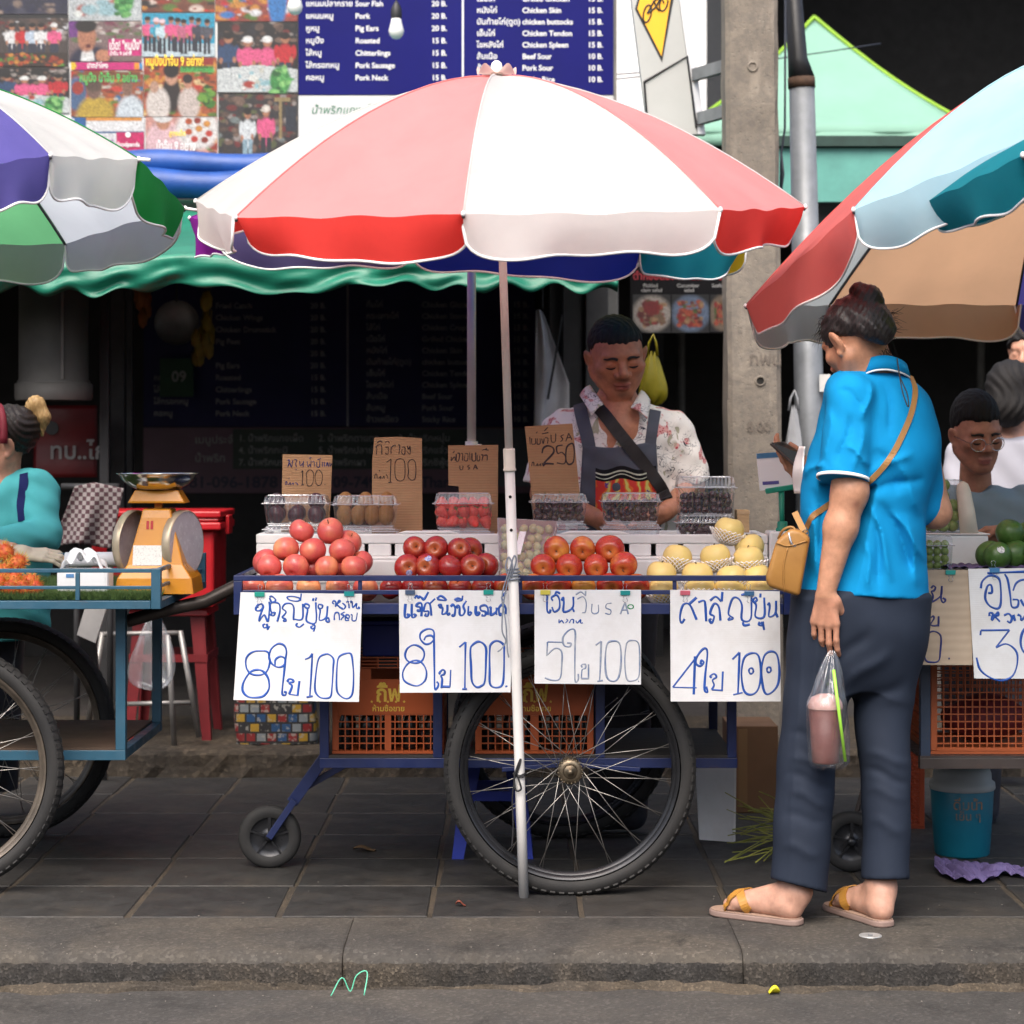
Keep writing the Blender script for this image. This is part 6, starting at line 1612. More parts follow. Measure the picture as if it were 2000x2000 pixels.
def clamshell(label,px0,px1,ytop,ybot,Y,kind,depth=.11,lower=True,fill_rows=2):
 s=Y/F;x0,x1=(px0-1000)*s,(px1-1000)*s;zb,zt=P(0,ybot,Y).z,P(0,ytop,Y).z
 t=thing('clamshell_box',label,'plastic box',((x0+x1)/2,Y+depth/2,zb))
 h=zt-zb;zm=zb+h*.70;ins=(x1-x0)*.07
 def shell(levels,nm,cap_top,cap_bot):
  mb=MB();V=[];rib=30
  for (z,q,rip) in levels:
   per=[]
   xa,xb,ya,yb=x0+q,x1-q,Y+q*.7,Y+depth-q*.7
   for k in range(rib): per.append((xa+(xb-xa)*k/rib,ya+(rip*(k % 2)),z))
   for k in range(8): per.append((xb-(rip*(k % 2)),ya+(yb-ya)*k/8,z))
   for k in range(rib): per.append((xb-(xb-xa)*k/rib,yb-(rip*(k % 2)),z))
   for k in range(8): per.append((xa+(rip*(k % 2)),yb-(yb-ya)*k/8,z))
   V.append(per)
  n=len(V[0]);vs_=[p for L in V for p in L];fs=[]
  for l in range(len(V)-1):
   for k in range(n): fs.append((l*n+k,l*n+(k+1)%n,(l+1)*n+(k+1)%n,(l+1)*n+k))
  if cap_top: fs.append(tuple((len(V)-1)*n+k for k in range(n)))
  if cap_bot: fs.append(tuple(range(n-1,-1,-1)))
  mb.add(vs_,fs);mb.build(nm,m_clam,t)
 shell([(zb,ins,0),(zb+.003,ins*.8,.0015),(zm-.004,ins*.25,.0015),(zm-.002,ins*.1,0),(zm-.001,-.004,0)],'tray',False,True)
 shell([(zm+.001,-.004,0),(zm+.002,ins*.15,0),(zt-.008,ins*.5,.001),(zt-.004,ins*.6,.001),(zt-.003,ins*1.1,0),(zt,ins*1.2,0)],'lid',True,False)
 for (zz,q) in ((zm,-.004),(zt-.003,ins*1.1),(zb+.001,ins)): mb=MB();mb.tube([(x0+q,Y+q*.7,zz),(x1-q,Y+q*.7,zz),(x1-q,Y+depth-q*.7,zz),(x0+q,Y+depth-q*.7,zz)],.0011,5,closed=True);mb.build('rim',m_clamrim,t)
 mb=MB();cx=(x0+x1)/2;mb.box((cx-.012,Y-.006,zm-.003),(cx+.012,Y+.002,zm+.004));mb.build('clasp',m_clam,t)
 yy=Y+.022;xa,xb=x0+ins+.012,x1-ins-.012
 if kind == 'cherry':
  for (zq,yq) in ((zb+.014,yy),(zb+.034,yy+.002),(zb+.055,yy+.012),(zb+.03,yy+.03),(zb+.05,yy+.045)):
   if zq > zm+.012: continue
   n=int((xb-xa)/.021)
   for k in range(n+1):
    c=local_thing('cherry','dark red cherry inside a clear box on the foam crate','cherry',(xa+(xb-xa)*k/n+R.uniform(-.004,.004),yq+R.uniform(-.004,.004),zq+R.uniform(-.004,.004)),rnd_rot(),'boxed cherries')
    put('skin',me_cherry,c);put('stalk',me_cst,c)
 elif kind == 'plum':
  for (n,zq,yq) in ((3,zb+.028,yy+.01),(3,zb+.030,yy+.055),(2,zb+.066,yy+.03)):
   for k in range(n):
    o=put('plum',me_plum,None,(xa+.012+(xb-xa-.024)*(k/(max(1,n-1))),yq,zq),rnd_rot());tag(o,'dark purple plum inside the clear box before the torn card','plum','boxed plums')
 elif kind == 'kiwi':
  for (n,zq,yq) in ((4,zb+.034,yy+.008),(4,zb+.034,yy+.055),(3,zb+.072,yy+.03)):
   for k in range(n):
    o=put('kiwi',me_kiwi,None,(xa+.010+(xb-xa-.02)*(k/(max(1,n-1))),yq,zq),(R.uniform(-.2,.2),R.uniform(-.2,.2),0));tag(o,'golden brown kiwi inside the clear box before the tall card','kiwi','boxed kiwis')
 elif kind == 'straw':
  for (n,zq,yq) in ((5,zb+.022,yy+.004),(5,zb+.05,yy+.008),(5,zb+.076,yy+.022),(4,zb+.05,yy+.045)):
   for k in range(n):
    c=local_thing('strawberry','red strawberry inside the clear box before the notched card','strawberry',(xa+(xb-xa)*(k/(n-1))+R.uniform(-.004,.004),yq+R.uniform(-.004,.004),zq),(R.uniform(-1.2,1.2),R.uniform(-1.2,1.2),R.uniform(0,6)),'boxed strawberries')
    put('flesh',me_straw,c);put('calyx',me_cal,c)
 return t
clamshell('clear plastic box of dark plums on the foam crate',513,640,966,1024,6.30,'plum')
clamshell('lower clear plastic box under the plum box',514,640,1025,1056,6.30,'none')
clamshell('clear plastic box of golden kiwis on the foam crate',648,776,967,1029,6.30,'kiwi')
clamshell('lower clear plastic box under the kiwi box',650,776,1030,1056,6.30,'none')
clamshell('clear plastic box of red strawberries on the foam crate',847,962,962,1034,6.30,'straw')
clamshell('lower clear plastic box under the strawberry box',848,962,1035,1056,6.30,'none')
clamshell('clear plastic box of cherries below the USA 250 card',1036,1148,964,1020,6.30,'cherry')
clamshell('lower clear plastic box below the USA 250 card cherries',1037,1148,1021,1056,6.30,'none')
clamshell('clear plastic box of cherries before the seller apron',1175,1291,962,1020,6.30,'cherry')
clamshell('lower clear plastic box before the seller apron',1176,1291,1021,1056,6.30,'none')
clamshell('taller clear plastic box of cherries beside the wooden punnet',1322,1438,930,1005,6.30,'cherry')
clamshell('lower cherry box beside the wooden punnet',1322,1438,1006,1056,6.30,'cherry')
t=thing('wooden_punnet','small pale wooden punnet beside the cherry boxes','punnet',tuple(P(1447,1035,6.33)))
a,b=P(1438,1040,6.33),P(1457,996,6.33);mb=MB();mb.box((a.x+.002,6.33,a.z),(b.x+.01,6.40,b.z));mb.build('box',M('pale_wood',(.55,.38,.2),.7,.2,20,.1,cscale=(1,1,8)),t,bevel=.002)
mb=MB();mb.box((a.x+.001,6.328,b.z-.012),(b.x+.011,6.3295,b.z-.002));mb.build('rim_band',M('pale_wood_band',(.6,.43,.25),.7,.2,20,.1),t)
m_grape=M('pale_green_grape',(0.48,0.52,0.26),.3,.2,40,0,col2=(.60,.48,.22),trans=.2)
me_grape=small_mesh('grape',m_grape,ballprof(.0125,.0145))
m_film=clear_plastic('clear_film',gloss=.10,rough=.12,bscale=25,bump=.5,haze=.10)
m_pinktray=M('pinkish_clear_tray',(.80,.62,.62),.3,.1,10,0,trans=.4)
gp=thing('grape_punnet','clear punnet of pale green grapes leaning beside the umbrella pole','punnet',tuple(P(1025,1150,5.95)))
gb=[P(978,1140,5.93),P(1062,1140,5.93),P(1088,1018,6.09),P(972,1012,6.09)]
nrm_=((gb[1]-gb[0]).cross(gb[3]-gb[0])).normalized()
if nrm_.y > 0: nrm_=-nrm_
bk=[p - nrm_*.045 for p in gb]
mb=MB()
for i in range(4): mb.add([gb[i],gb[(i+1)%4],bk[(i+1)%4],bk[i]],[(0,1,2,3)])
mb.add(bk,[(0,1,2,3)]);mb.build('tray',m_pinktray,gp,solid=.0012)
mb=MB();mb.grid(lambda u,v: gb[0].lerp(gb[1],u).lerp(gb[3].lerp(gb[2],u),v) + nrm_*(.004*math.sin(math.pi*u)*math.sin(math.pi*v)),12,12);mb.build('film',m_film,gp,smooth=True)
mb=MB();q=[gb[0].lerp(gb[1],u).lerp(gb[3].lerp(gb[2],u),v)+nrm_*.008 for (u,v) in ((.30,.42),(.42,.42),(.50,.78),(.38,.78))];mb.slab(q,nrm_,.0006);mb.build('label_sticker',M('white_label',(.8,.78,.8),.5,.1,200,0,col2=(.5,.3,.5),contrast=(.55,.75)),gp)
mb=MB();mb.tube([gb[i] for i in range(4)],.0022,6,closed=True);mb.build('rim',m_clam,gp)
for i in range(6):
 for j in range(7):
  u,v=.10+.8*i/5+R.uniform(-.04,.04),.08+.84*j/6+R.uniform(-.03,.03)
  p=gb[0].lerp(gb[1],u).lerp(gb[3].lerp(gb[2],u),v) - nrm_*(.019+R.uniform(0,.006))
  o=put('grape',me_grape,None,p,rnd_rot());tag(o,'pale green grape packed in the leaning punnet','grape','grapes in the punnet')
ps=thing('payment_stand','green plastic stand holding a white payment card beside the pears','stand',tuple(P(1506,1040,6.25)))
c=[P(1477,886,6.25),P(1560,880,6.25),P(1565,952,6.25),P(1484,958,6.25)]
mb=MB();mb.slab(c,(0,1,0),.003);mb.build('card',M('white_card',(.76,.76,.78),.35,.05,10,0),ps)
mb=MB();e=Vector((0,-.0008,0));mb.slab([p+e for p in (c[0],c[1],c[1].lerp(c[2],.14),c[0].lerp(c[3],.14))],(0,-1,0),.0004);mb.build('header_print',M('blue_card_print',(.06,.18,.34),.4,.1,10,0),ps)
mb=MB();mb.slab([c[3].lerp(c[0],.24)+e+Vector((.01,0,0)),c[3].lerp(c[0],.15)+e+Vector((.01,0,0)),c[3].lerp(c[0],.15)+e+Vector((.058,0,.003)),c[3].lerp(c[0],.24)+e+Vector((.058,0,.003))],(0,-1,0),.0004);mb.build('footer_print',M('indigo_card_print',(.09,.08,.28),.4,.1,10,0),ps)
m_greenpl=M('green_stand_plastic',(0.015,0.26,0.17),.4,.15,10,.05)
mb=MB();a=P(1495,957,6.245);b=P(1552,948,6.245);mb.bar(a+Vector((0,0,-.004)),b+Vector((0,0,-.004)),.014,.016);mb.build('grip',m_greenpl,ps,bevel=.003)
mb=MB();mb.tube([P(1526,956,6.25),P(1527,1000,6.25),P(1528,1030,6.25)],[.009,.0075,.0075],12);mb.build('stem',m_greenpl,ps,smooth=True)
mb=MB();mb.lathe([(.012,.018),(.015,.016),(.015,.0),(.019,-.002),(.019,-.014),(1e-4,-.014)],18,P(1528,1030,6.25));mb.build('foot',m_greenpl,ps,smooth=True)
t=thing('foam_block','broken white foam block under the payment stand','foam block',tuple(P(1520,1200,6.25)))
mb=MB();a,b=P(1503,1200,6.21),P(1548,1042,6.21);mb.box((a.x,6.21,zb1-.0015),(b.x,6.33,P(0,1040,6.25).z+.004));mb.build('block',m_foam,t,bevel=.006)
mb=MB();mb.box((a.x+.006,6.208,zb1+.05),(b.x-.01,6.2095,zb1+.056));mb.build('crack',M('foam_crack',(.45,.44,.42),.8,.1,20,0),t)
# ================================================================ left cart with turf
lc=thing('rambutan_cart','faded blue steel cart with artificial turf on bicycle wheels','cart',(-1.5,6.2,0))
LF0,LB0=5.85,6.70;LXR=-.974;LXL=-2.6
def lz_(py,Y=LF0): return P(0,py,Y).z
tz,mz,bz0,bz1=lz_(1114.5),lz_(1147.5),lz_(1189),lz_(1173)
def lbar(nm,a,b,w,h=None,up=(0,0,1)): return fbar(nm,a,b,w,h,lc,m_leftblue,up)
for Y in (LF0,LB0):
 lbar('top_rail',(LXL,Y,tz),(LXR-.014,Y,tz),.012,.011);lbar('middle_rail',(LXL,Y,mz),(LXR-.014,Y,mz),.010,.009)
 lbar('tray_beam',(LXL,Y,(bz0+bz1)/2),(LXR-.014,Y,(bz0+bz1)/2),.028,bz1-bz0)
 lbar('corner_post',(LXR,Y,bz0),(LXR,Y,tz+.006),.026,.026)
lbar('top_rail',(LXR,LF0+.014,tz),(LXR,LB0-.014,tz),.011,.011);lbar('middle_rail',(LXR,LF0+.014,mz),(LXR,LB0-.014,mz),.009,.009);lbar('tray_beam',(LXR,LF0+.014,(bz0+bz1)/2),(LXR,LB0-.014,(bz0+bz1)/2),.026,bz1-bz0)
for px in (152,-120): lbar('rail_post',((px-1000)*LF0/F,LF0-.001,bz1+.001),((px-1000)*LF0/F,LF0-.001,tz-.006),.012,.010)
lbar('rail_post',(LXR,6.25,bz1),(LXR,6.25,tz-.006),.009,.009)
mb=MB();mb.box((LXL,LF0+.015,bz1-.014),(LXR-.014,LB0-.015,bz1-.004));mb.build('tray_board',m_board,lc)
lx0=(237-1000)*6.05/F;llz=P(0,1474,6.05).z
for Y in (6.05,6.66):
 lbar('leg_post',(lx0,Y,llz+.0145),(lx0,Y,bz0-.001),.028,.028)
 lbar('lower_beam',(LXL,Y,llz),(lx0+.014,Y,llz),.028,.028)
lbar('cross_beam',(lx0,6.065,llz),(lx0,6.645,llz),.026,.026)
mb=MB();mb.box((LXL,6.04,llz+.0145),(lx0-.015,6.66,llz+.02));mb.build('shelf_board',M('brown_plywood',(.07,.045,.03),.7,.4,8,.2),lc)
mb=MB();mb.tube([P(248,1213,6.1),P(330,1190,6.1),P(402,1174,6.1),P(470,1140,6.1)],[.019,.019,.019,.019],14,cap=False);mb.build('push_handle',M('dull_brown_pipe',(.06,.05,.045),.4,.4,12,.2,metal=.5),lc,smooth=True)
wheel(lc,Vector(((-121-1000)*5.92/F,5.92,.347)),.349,.026,m_rimrust,.1,'b');wheel(lc,Vector(((10-1000)*6.76/F,6.76,.347)),.349,.026,m_rimrust,.4,'b')
mb=MB();mb.tube([((-121-1000)*5.92/F,5.95,.347),((10-1000)*6.76/F,6.73,.347)],.011,8);mb.build('axle',m_rimdark,lc)
tf=thing('turf_mat','green artificial turf mat spread on the faded blue cart','turf mat',(-1.5,6.2,bz1))
m_turf=M('turf_blade',(.10,.17,.045),.7,.4,60,0,col2=(.045,.085,.02));m_turfb=M('turf_backing',(.03,.045,.02),.9,.3,40,.3)
mb=MB();mb.box((-1.9,LF0+.012,bz1-.0035),(LXR-.016,LB0-.016,bz1+.003));mb.build('backing',m_turfb,tf)
mb=MB();rs=np.random.RandomState(9)
nb=26000;xs_=rs.uniform(-1.5,LXR-.012,nb);ys_=LF0+.006+(LB0-LF0-.02)*rs.uniform(0,1,nb)**1.5;hh=rs.uniform(.012,.026,nb);an=rs.uniform(0,6.28,nb);ln=rs.normal(0,.008,(nb,2));edge=ys_ < LF0+.02
V=np.zeros((nb,3,3));wd=.0013
V[:,0]=np.stack([xs_-wd*np.cos(an),ys_-wd*np.sin(an),np.full(nb,bz1+.002)],1);V[:,1]=np.stack([xs_+wd*np.cos(an),ys_+wd*np.sin(an),np.full(nb,bz1+.002)],1);V[:,2]=np.stack([xs_+ln[:,0],ys_+ln[:,1]-.006*edge,bz1+.002+hh],1)
mb.v=[tuple(v) for v in V.reshape(-1,3).tolist()];mb.f=[(3*i,3*i+1,3*i+2) for i in range(nb)];mb.mi=[0]*nb
o=mb.build('turf_blades',m_turf,tf);o['kind']='stuff'
def rambutan_meshes():
 m1=M('rambutan_skin',(.50,.06,.03),.6,.4,60,.2,col2=(.62,.20,.03));t=NT('rambutan_hair');a=t.n('ShaderNodeVertexColor');a.layer_name='Col';t.set(Base_Color=a.outputs[0],Roughness=.6)
 out=[]
 for sd_ in range(2):
  rs=np.random.RandomState(sd_+40);mb=MB();mb.lathe(ballprof(.022,.026,10),16)
  me=bpy.data.meshes.new('rambutan');me.from_pydata([tuple(v) for v in mb.v],[],mb.f);me.materials.append(m1);me.polygons.foreach_set('use_smooth',[True]*len(me.polygons))
  hb=MB();cols=[]
  for k in range(260):
   d=Vector(rs.normal(size=3)).normalized();p=Vector((d.x*.021,d.y*.021,d.z*.025));s=d.cross(Vector((0.3,.5,.8))).normalized();u=d.cross(s)
   bend=Vector(rs.normal(0,.005,3));L=rs.uniform(.010,.017);w=.0011
   hb.add([p+s*w,p-s*.5*w+u*.87*w,p-s*.5*w-u*.87*w,p+d*L*.55+bend*.4+s*w*.5,p+d*L*.55+bend*.4-s*w*.5,p+d*L+bend],[(0,1,4,3),(1,2,4),(2,0,3,4),(3,4,5)])
   c0,c1=((.62,.07,.03),(.75,.30,.05)) if rs.rand() < .7 else ((.55,.12,.03),(.45,.50,.06))
   cols += [c0,c0,c0,c1,c1,(.42,.48,.08) if rs.rand() < .5 else c1]
  mh=bpy.data.meshes.new('hair');mh.from_pydata([tuple(v) for v in hb.v],[],hb.f);mh.materials.append(t.m)
  ca=mh.color_attributes.new('Col','FLOAT_COLOR','POINT');c4=np.ones((len(cols),4),np.float32);c4[:,:3]=cols;ca.data.foreach_set('color',c4.ravel())
  out.append((me,mh))
 return out
rmb=rambutan_meshes()
for (x,y,Y) in ((12,1080,6.05),(34,1100,6.02),(-18,1096,6.03),(8,1118,5.99),(-30,1130,5.98),(30,1134,5.97),(58,1140,5.95),(-2,1142,5.93),(22,1150,5.92),(46,1150,5.92),(68,1151,5.94),(-34,1150,5.93)):
 me,mh=R.choice(rmb);o=bpy.data.objects.new('rambutan',me);scene.collection.objects.link(o);o.location=P(x,y,Y);o.rotation_euler=rnd_rot();o['_local']=1
 tag(o,'hairy red and green rambutan heaped on the turf mat','rambutan','rambutans on the turf');put('hair',mh,o)
m_scale=M('orange_scale_enamel',(.62,.26,.015),.3,.15,6,.05,col2=(.52,.20,.012),coat=.2)
m_steel=M('polished_steel_pan',(.62,.61,.58),.16,.2,5,.1,12,.004,metal=1.0,rvar=.06)
SCY=6.15
sc_b=P(312,1150,SCY);s=SCY/F
sl=thing('kitchen_scale','orange dial scale with a steel pan on the turf cart','scale',(sc_b.x,SCY,bz1+.003))
def scx(px,py,dy=0.0):
 q=P(px,py,SCY);return Vector((q.x,SCY+dy,q.z))
zb_=bz1+.004
mb=MB();prof=[(235,388,1140,.10),(240,384,1126,.095),(258,366,1100,.082),(281,342,1010,.055),(284,338,993,.048)]
V=[]
for (xa,xb,y,d) in prof:
 z=P(0,y,SCY).z if y < 1140 else zb_
 xa_,xb_=(xa-1000)*s,(xb-1000)*s
 V += [(xa_,SCY-d,z),(xb_,SCY-d,z),(xb_,SCY+d,z),(xa_,SCY+d,z)]
Fc=[]
for l in range(len(prof)-1):
 for i in range(4): Fc.append((l*4+i,l*4+(i+1)%4,l*4+4+(i+1)%4,l*4+4+i))
Fc.append((16,17,18,19));mb.add(V,Fc);mb.build('body',m_scale,sl,bevel=.004)
for (cx,sgn,tilt) in ((262,-1,.35),(357,1,-.35)):
 c=scx(cx,1062);mb=MB();rr=.098
 n=Vector((sgn*.92,-sgn*.39,0)).normalized();u=Vector((0,0,1));w=n.cross(u)
 for rad,off,nm in ((rr,.012,'dial_rim'),):
  V=[];m_=36
  for (q,of) in ((rad*.97,-.012),(rad,-.008),(rad,.010),(rad*.95,.014)):
   for k in range(m_): a=2*math.pi*k/m_;V.append(c+n*of+u*(q*math.cos(a))+w*(q*math.sin(a)))
  Fc=[(l*m_+k,l*m_+(k+1)%m_,(l+1)*m_+(k+1)%m_,(l+1)*m_+k) for l in range(3) for k in range(m_)]
  mb.add(V,Fc)
 mb.build('dial_rim',M('dull_dial_rim',(.5,.42,.3),.35,.2,10,0,metal=.4),sl,smooth=True)
 mb=MB();V=[c+n*.0125+u*(rr*.95*math.cos(2*math.pi*k/36))+w*(rr*.95*math.sin(2*math.pi*k/36)) for k in range(36)];mb.add(V,[tuple(range(36))]);mb.build('dial_face',M('grey_dial_face',(.42,.40,.44),.25,.15,30,0),sl)
mb=MB();mb.box((scx(303,0).x,SCY-.012,P(0,994,SCY).z-.002),(scx(317,0).x,SCY+.012,P(0,978,SCY).z));mb.build('pan_post',m_scale,sl)
mb=MB();V=[]
for (xa,xb,y,d) in ((255,366,982,.05),(257,364,978,.05),(268,352,957,.04)): V += [((xa-1000)*s,SCY-d,P(0,y,SCY).z),((xb-1000)*s,SCY-d,P(0,y,SCY).z),((xb-1000)*s,SCY+d,P(0,y,SCY).z),((xa-1000)*s,SCY+d,P(0,y,SCY).z)]
Fc=[(3,2,1,0),(8,9,10,11)]
for l in range(2):
 for i in range(4): Fc.append((l*4+i,l*4+(i+1)%4,l*4+4+(i+1)%4,l*4+4+i))
mb.add(V,Fc);mb.build('pan_seat',m_scale,sl,bevel=.002)
pc_=scx(308,956);mb=MB();mb.lathe([(1e-4,.0),(42*s,.001),(58*s,9*s),(70*s,20*s),(75*s,29*s),(80*s,30.5*s),(80.5*s,32*s),(77*s,32*s),(72*s,24*s),(56*s,10*s),(1e-4,2*s)],56,(pc_.x,SCY,pc_.z));mb.build('pan',m_steel,sl,smooth=True)
mb=MB();q=[scx(270,1063,-.0),scx(325,1063),scx(325,1101),scx(270,1101)]
def body_front(px,py):
 d=np.interp(py,[993,1010,1100,1126],[.048,.055,.082,.095]);v=scx(px,py);v.y=SCY-d-.0012;return v
mb=MB();mb.slab([body_front(269,1063),body_front(325,1063),body_front(325,1101),body_front(269,1101)],(0,-1,.2),.0005);mb.build('approval_label',M('white_scale_label',(.72,.71,.66),.5,.2,220,0,col2=(.35,.35,.33),contrast=(.5,.8)),sl)
mb=MB();mb.slab([body_front(293,1016),body_front(298,1016),body_front(298,1032),body_front(293,1032)],(0,-1,.2),.0005);mb.slab([body_front(301,1016),body_front(306,1016),body_front(306,1032),body_front(301,1032)],(0,-1,.2),.0005);mb.build('red_emblem_lettering',M('red_emblem',(.45,.02,.02),.5,.1,30,0),sl)
m_tissue=M('white_tissue',(.78,.79,.80),.8,.06,10,.2,40,.003)
tp=thing('tissue_pack','white tissue pack with a torn top on the turf cart','tissue pack',tuple(P(160,1140,6.0)))
a,b=P(110,1139,5.98),P(211,1112,5.98);mb=MB()
mb.grid(lambda u,v: (a.x+(b.x-a.x)*u,5.98+.09*v,bz1+.02),1,1) if False else None
mb.box((a.x,5.98,bz1+.012),(b.x,6.07,b.z));mb.build('pack',m_tissue,tp,bevel=.01)
rs=np.random.RandomState(2);mb=MB()
mb.grid(lambda u,v: (P(120+82*u,0,6.02).x+.01*math.sin(7*v),6.0+.06*v,b.z-.004 + (.055*math.sin(math.pi*u)**.7*(1-.6*abs(v-.5))) + .014*math.sin(17*u+5*v)),20,8);mb.build('tissue',m_tissue,tp,smooth=True,solid=.001)
mb=MB();q0=P(129,1124,5.979);mb.box((q0.x,5.9785,q0.z-.006),(q0.x+.022,5.9797,q0.z+.004));mb.build('blue_label',M('blue_label',(.1,.25,.5),.5,.1,20,0),tp)
pr=thing('wrap_roll','white printed plastic wrap roll lying behind the tissue pack','roll',tuple(P(190,1105,6.35)))
mb=MB();mb.tube([P(128,1093,6.38),P(262,1092,6.38)],.022,20);mb.build('wrap',M('printed_wrap',(.72,.72,.74),.4,.1,14,0,col2=(.62,.45,.47),contrast=(.62,.72)),pr,smooth=True)
mb=MB();mb.tube([P(124,1093,6.38),P(128,1093,6.38)],.010,12);mb.build('core',m_card,pr,smooth=True)
m_redpl=M('red_plastic',(.42,.012,.018),.35,.2,7,.06)
def stoolbase(px): return (px-1000)*8.35/F
st1=stool('plastic_stool','red plastic stool on the step carrying the red cooler',(stoolbase(335),8.42,STEP_Z),.30,P(0,1187,8.3).z-STEP_Z,m_redpl,M('dull_red_plastic',(.20,.02,.025),.45,.3,8,.06),1.12)
m_grey=M('grey_steel_tube',(.30,.29,.28),.4,.3,12,.1,metal=.5)
fs_=thing('folding_stand','grey folding steel stand with crossed legs before the red stool','stand',tuple(P(340,1465,8.15)))
for a,b in (((328,1240),(341,1465)),((352,1232),(389,1440)),((200,1235),(172,1415))): mb=MB();mb.tube([P(*a,8.12),P(*b,8.12)],.011,8);mb.build('leg',m_grey,fs_,smooth=True)
mb=MB();mb.tube([P(245,1375,8.12),P(372,1372,8.12)],.009,8);mb.build('crossbar',m_grey,fs_,smooth=True)
mb=MB();mb.tube([P(196,1238,8.12),P(356,1236,8.12)],.009,8);mb.build('top_bar',m_grey,fs_,smooth=True)
cl_=thing('cooler_box','red plastic cooler box with a ridged lid behind the scale','cooler',tuple(P(298,1187,8.3)))
a,b=P(178,1187,8.2),P(418,1036,8.2);mb=MB();mb.box((a.x,8.2,a.z),(b.x,8.55,b.z));mb.build('body',m_redpl,cl_,bevel=.012)
for k,(y0_,y1_,g) in enumerate(((1035,1020,.03),(1019,1012,.022),(1011,998,.03))):
 mb=MB();mb.box((a.x-g,8.2-g,P(0,y0_,8.2).z+.0005),(b.x+g,8.55+g,P(0,y1_,8.2).z));mb.build('lid_rim' if k < 2 else 'lid',m_redpl,cl_,bevel=.006)
mb=MB();mb.box((b.x+.03,8.3,P(0,1045,8.2).z),(b.x+.045,8.4,P(0,1008,8.2).z));mb.build('latch',m_redpl,cl_,bevel=.003)
def check_mat():
 t=NT('checked_cloth');co=t.coord('UV') if False else t.coord('Object')
 c=t.n('ShaderNodeTexChecker');c.inputs['Scale'].default_value=62;t.l(t.coord('Object',(1,0.001,1)),c.inputs['Vector'])
 c.inputs['Color1'].default_value=(.17,.15,.15,1);c.inputs['Color2'].default_value=(.04,.015,.02,1)
 t.set(Base_Color=c.outputs[0],Roughness=.9);return t.m
cc_=thing('checked_cloth','red and white checked cloth draped beside the red cooler','cloth',tuple(P(170,1065,8.0)))
mb=MB();mb.grid(lambda u,v: P(128+18*(1-v)+(96-8*v)*u - 26*v*(1-u) ,942+10*abs(u-.4)*2+118*v,8.02+.04*math.sin(5*u+2)*v+.03*math.sin(11*u)*v),24,20);mb.build('cloth',check_mat(),cc_,smooth=True,solid=.003)
mb=MB();mb.tube([P(120,950,8.06),P(232,950,8.06)],.012,8);mb.tube([P(150,950,8.06),P(150,1440,8.06)],.012,8);mb.tube([P(215,950,8.06),P(215,1440,8.06)],.012,8);mb.build('drying_rail',m_darkpost,cc_,smooth=True)
m_clearbag=clear_plastic('thin_clear_bag',gloss=.15,rough=.18,bscale=18,bump=.8,haze=.10)
hang_bag(256,1205,342,1345,7.9,m_clearbag,'clear plastic bag hanging below the cart handle',12)
mb=MB();t=thing('white_board','white plank leaning behind the rambutan cart','plank',tuple(P(175,1300,7.6)));mb.slab([P(165,1190,7.6),P(207,1190,7.6),P(186,1256,7.6),P(150,1240,7.6)],(0,1,0),.02);mb.build('plank',M('dull_white_plank',(.42,.41,.40),.7,.2,8,.1),t);mb=MB();mb.bar(P(176,1195,7.63)+Vector((0,.02,0)),Vector((P(176,0,7.63).x,7.9,0.0)),.02);mb.build('prop',m_darkpost,t)
def patch_mat():
 t=NT('patchwork_fabric');tc=t.coord('Object',(1,.001,1));b=t.n('ShaderNodeTexBrick');b.offset=.37;b.inputs['Scale'].default_value=9;b.inputs['Mortar Size'].default_value=.035;b.inputs['Brick Width'].default_value=.36;b.inputs['Row Height'].default_value=.33
 mp=t.n('ShaderNodeMapping');mp.inputs['Rotation'].default_value=(math.radians(90),0,0);t.l(t.t.nodes[-2].outputs[0] if False else tc,mp.inputs[0]);t.l(mp.outputs[0],b.inputs['Vector'])
 b.inputs['Color1'].default_value=(0,0,0,1);b.inputs['Color2'].default_value=(1,1,1,1);b.inputs['Mortar'].default_value=(.5,.5,.5,1)
 r=t.ramp(b.outputs['Color'],[(0.0,(.16,.012,.012)),(.2,(.012,.05,.13)),(.4,(.28,.17,.016)),(.6,(.15,.17,.18)),(.8,(.016,.016,.018)),(1.0,(.016,.08,.15))]);r.node.color_ramp.interpolation='CONSTANT'
 v=t.noise(tc,60,2);sp=t.ramp(v,[(.56,0.0),(.60,1.0)])
 c=t.mix(t.math('MULTIPLY',sp,.7),r,(.26,.25,.22));c=t.mix(b.outputs['Fac'],c,(.015,.015,.015))
 t.set(Base_Color=c,Roughness=.5);return t.m
pb_=thing('shopping_bag','colourful patchwork shopping bag standing on the step','bag',tuple(P(540,1462,8.15)))
mb=MB()
def bagf(u,v):
 a_=2*math.pi*u;sx=(abs(math.cos(a_))**.35)*(1 if math.cos(a_) > 0 else -1);sy=(abs(math.sin(a_))**.35)*(1 if math.sin(a_) > 0 else -1)
 cx=(540-1000)*8.2/F;w=.155*(1-.12*v+.05*math.sin(3*v));d=.07
 return (cx+w*sx*(1+.03*math.sin(9*v+u*20)),8.2+d*sy,STEP_Z+.002+.30*v + (.012*math.sin(7*u*6.28) if v > .9 else 0))
mb.grid(bagf,48,12);bt_=mb.build('body',patch_mat(),pb_,smooth=True)
mb=MB();c0=Vector(((540-1000)*8.2/F,8.13,STEP_Z+.29));mb.tube(catmull([c0+Vector((-.07,0,0)),c0+Vector((-.05,-.01,.09)),c0+Vector((.05,-.01,.09)),c0+Vector((.07,0,0))],6),.006,6);mb.build('handle',m_blackstr,pb_,smooth=True)
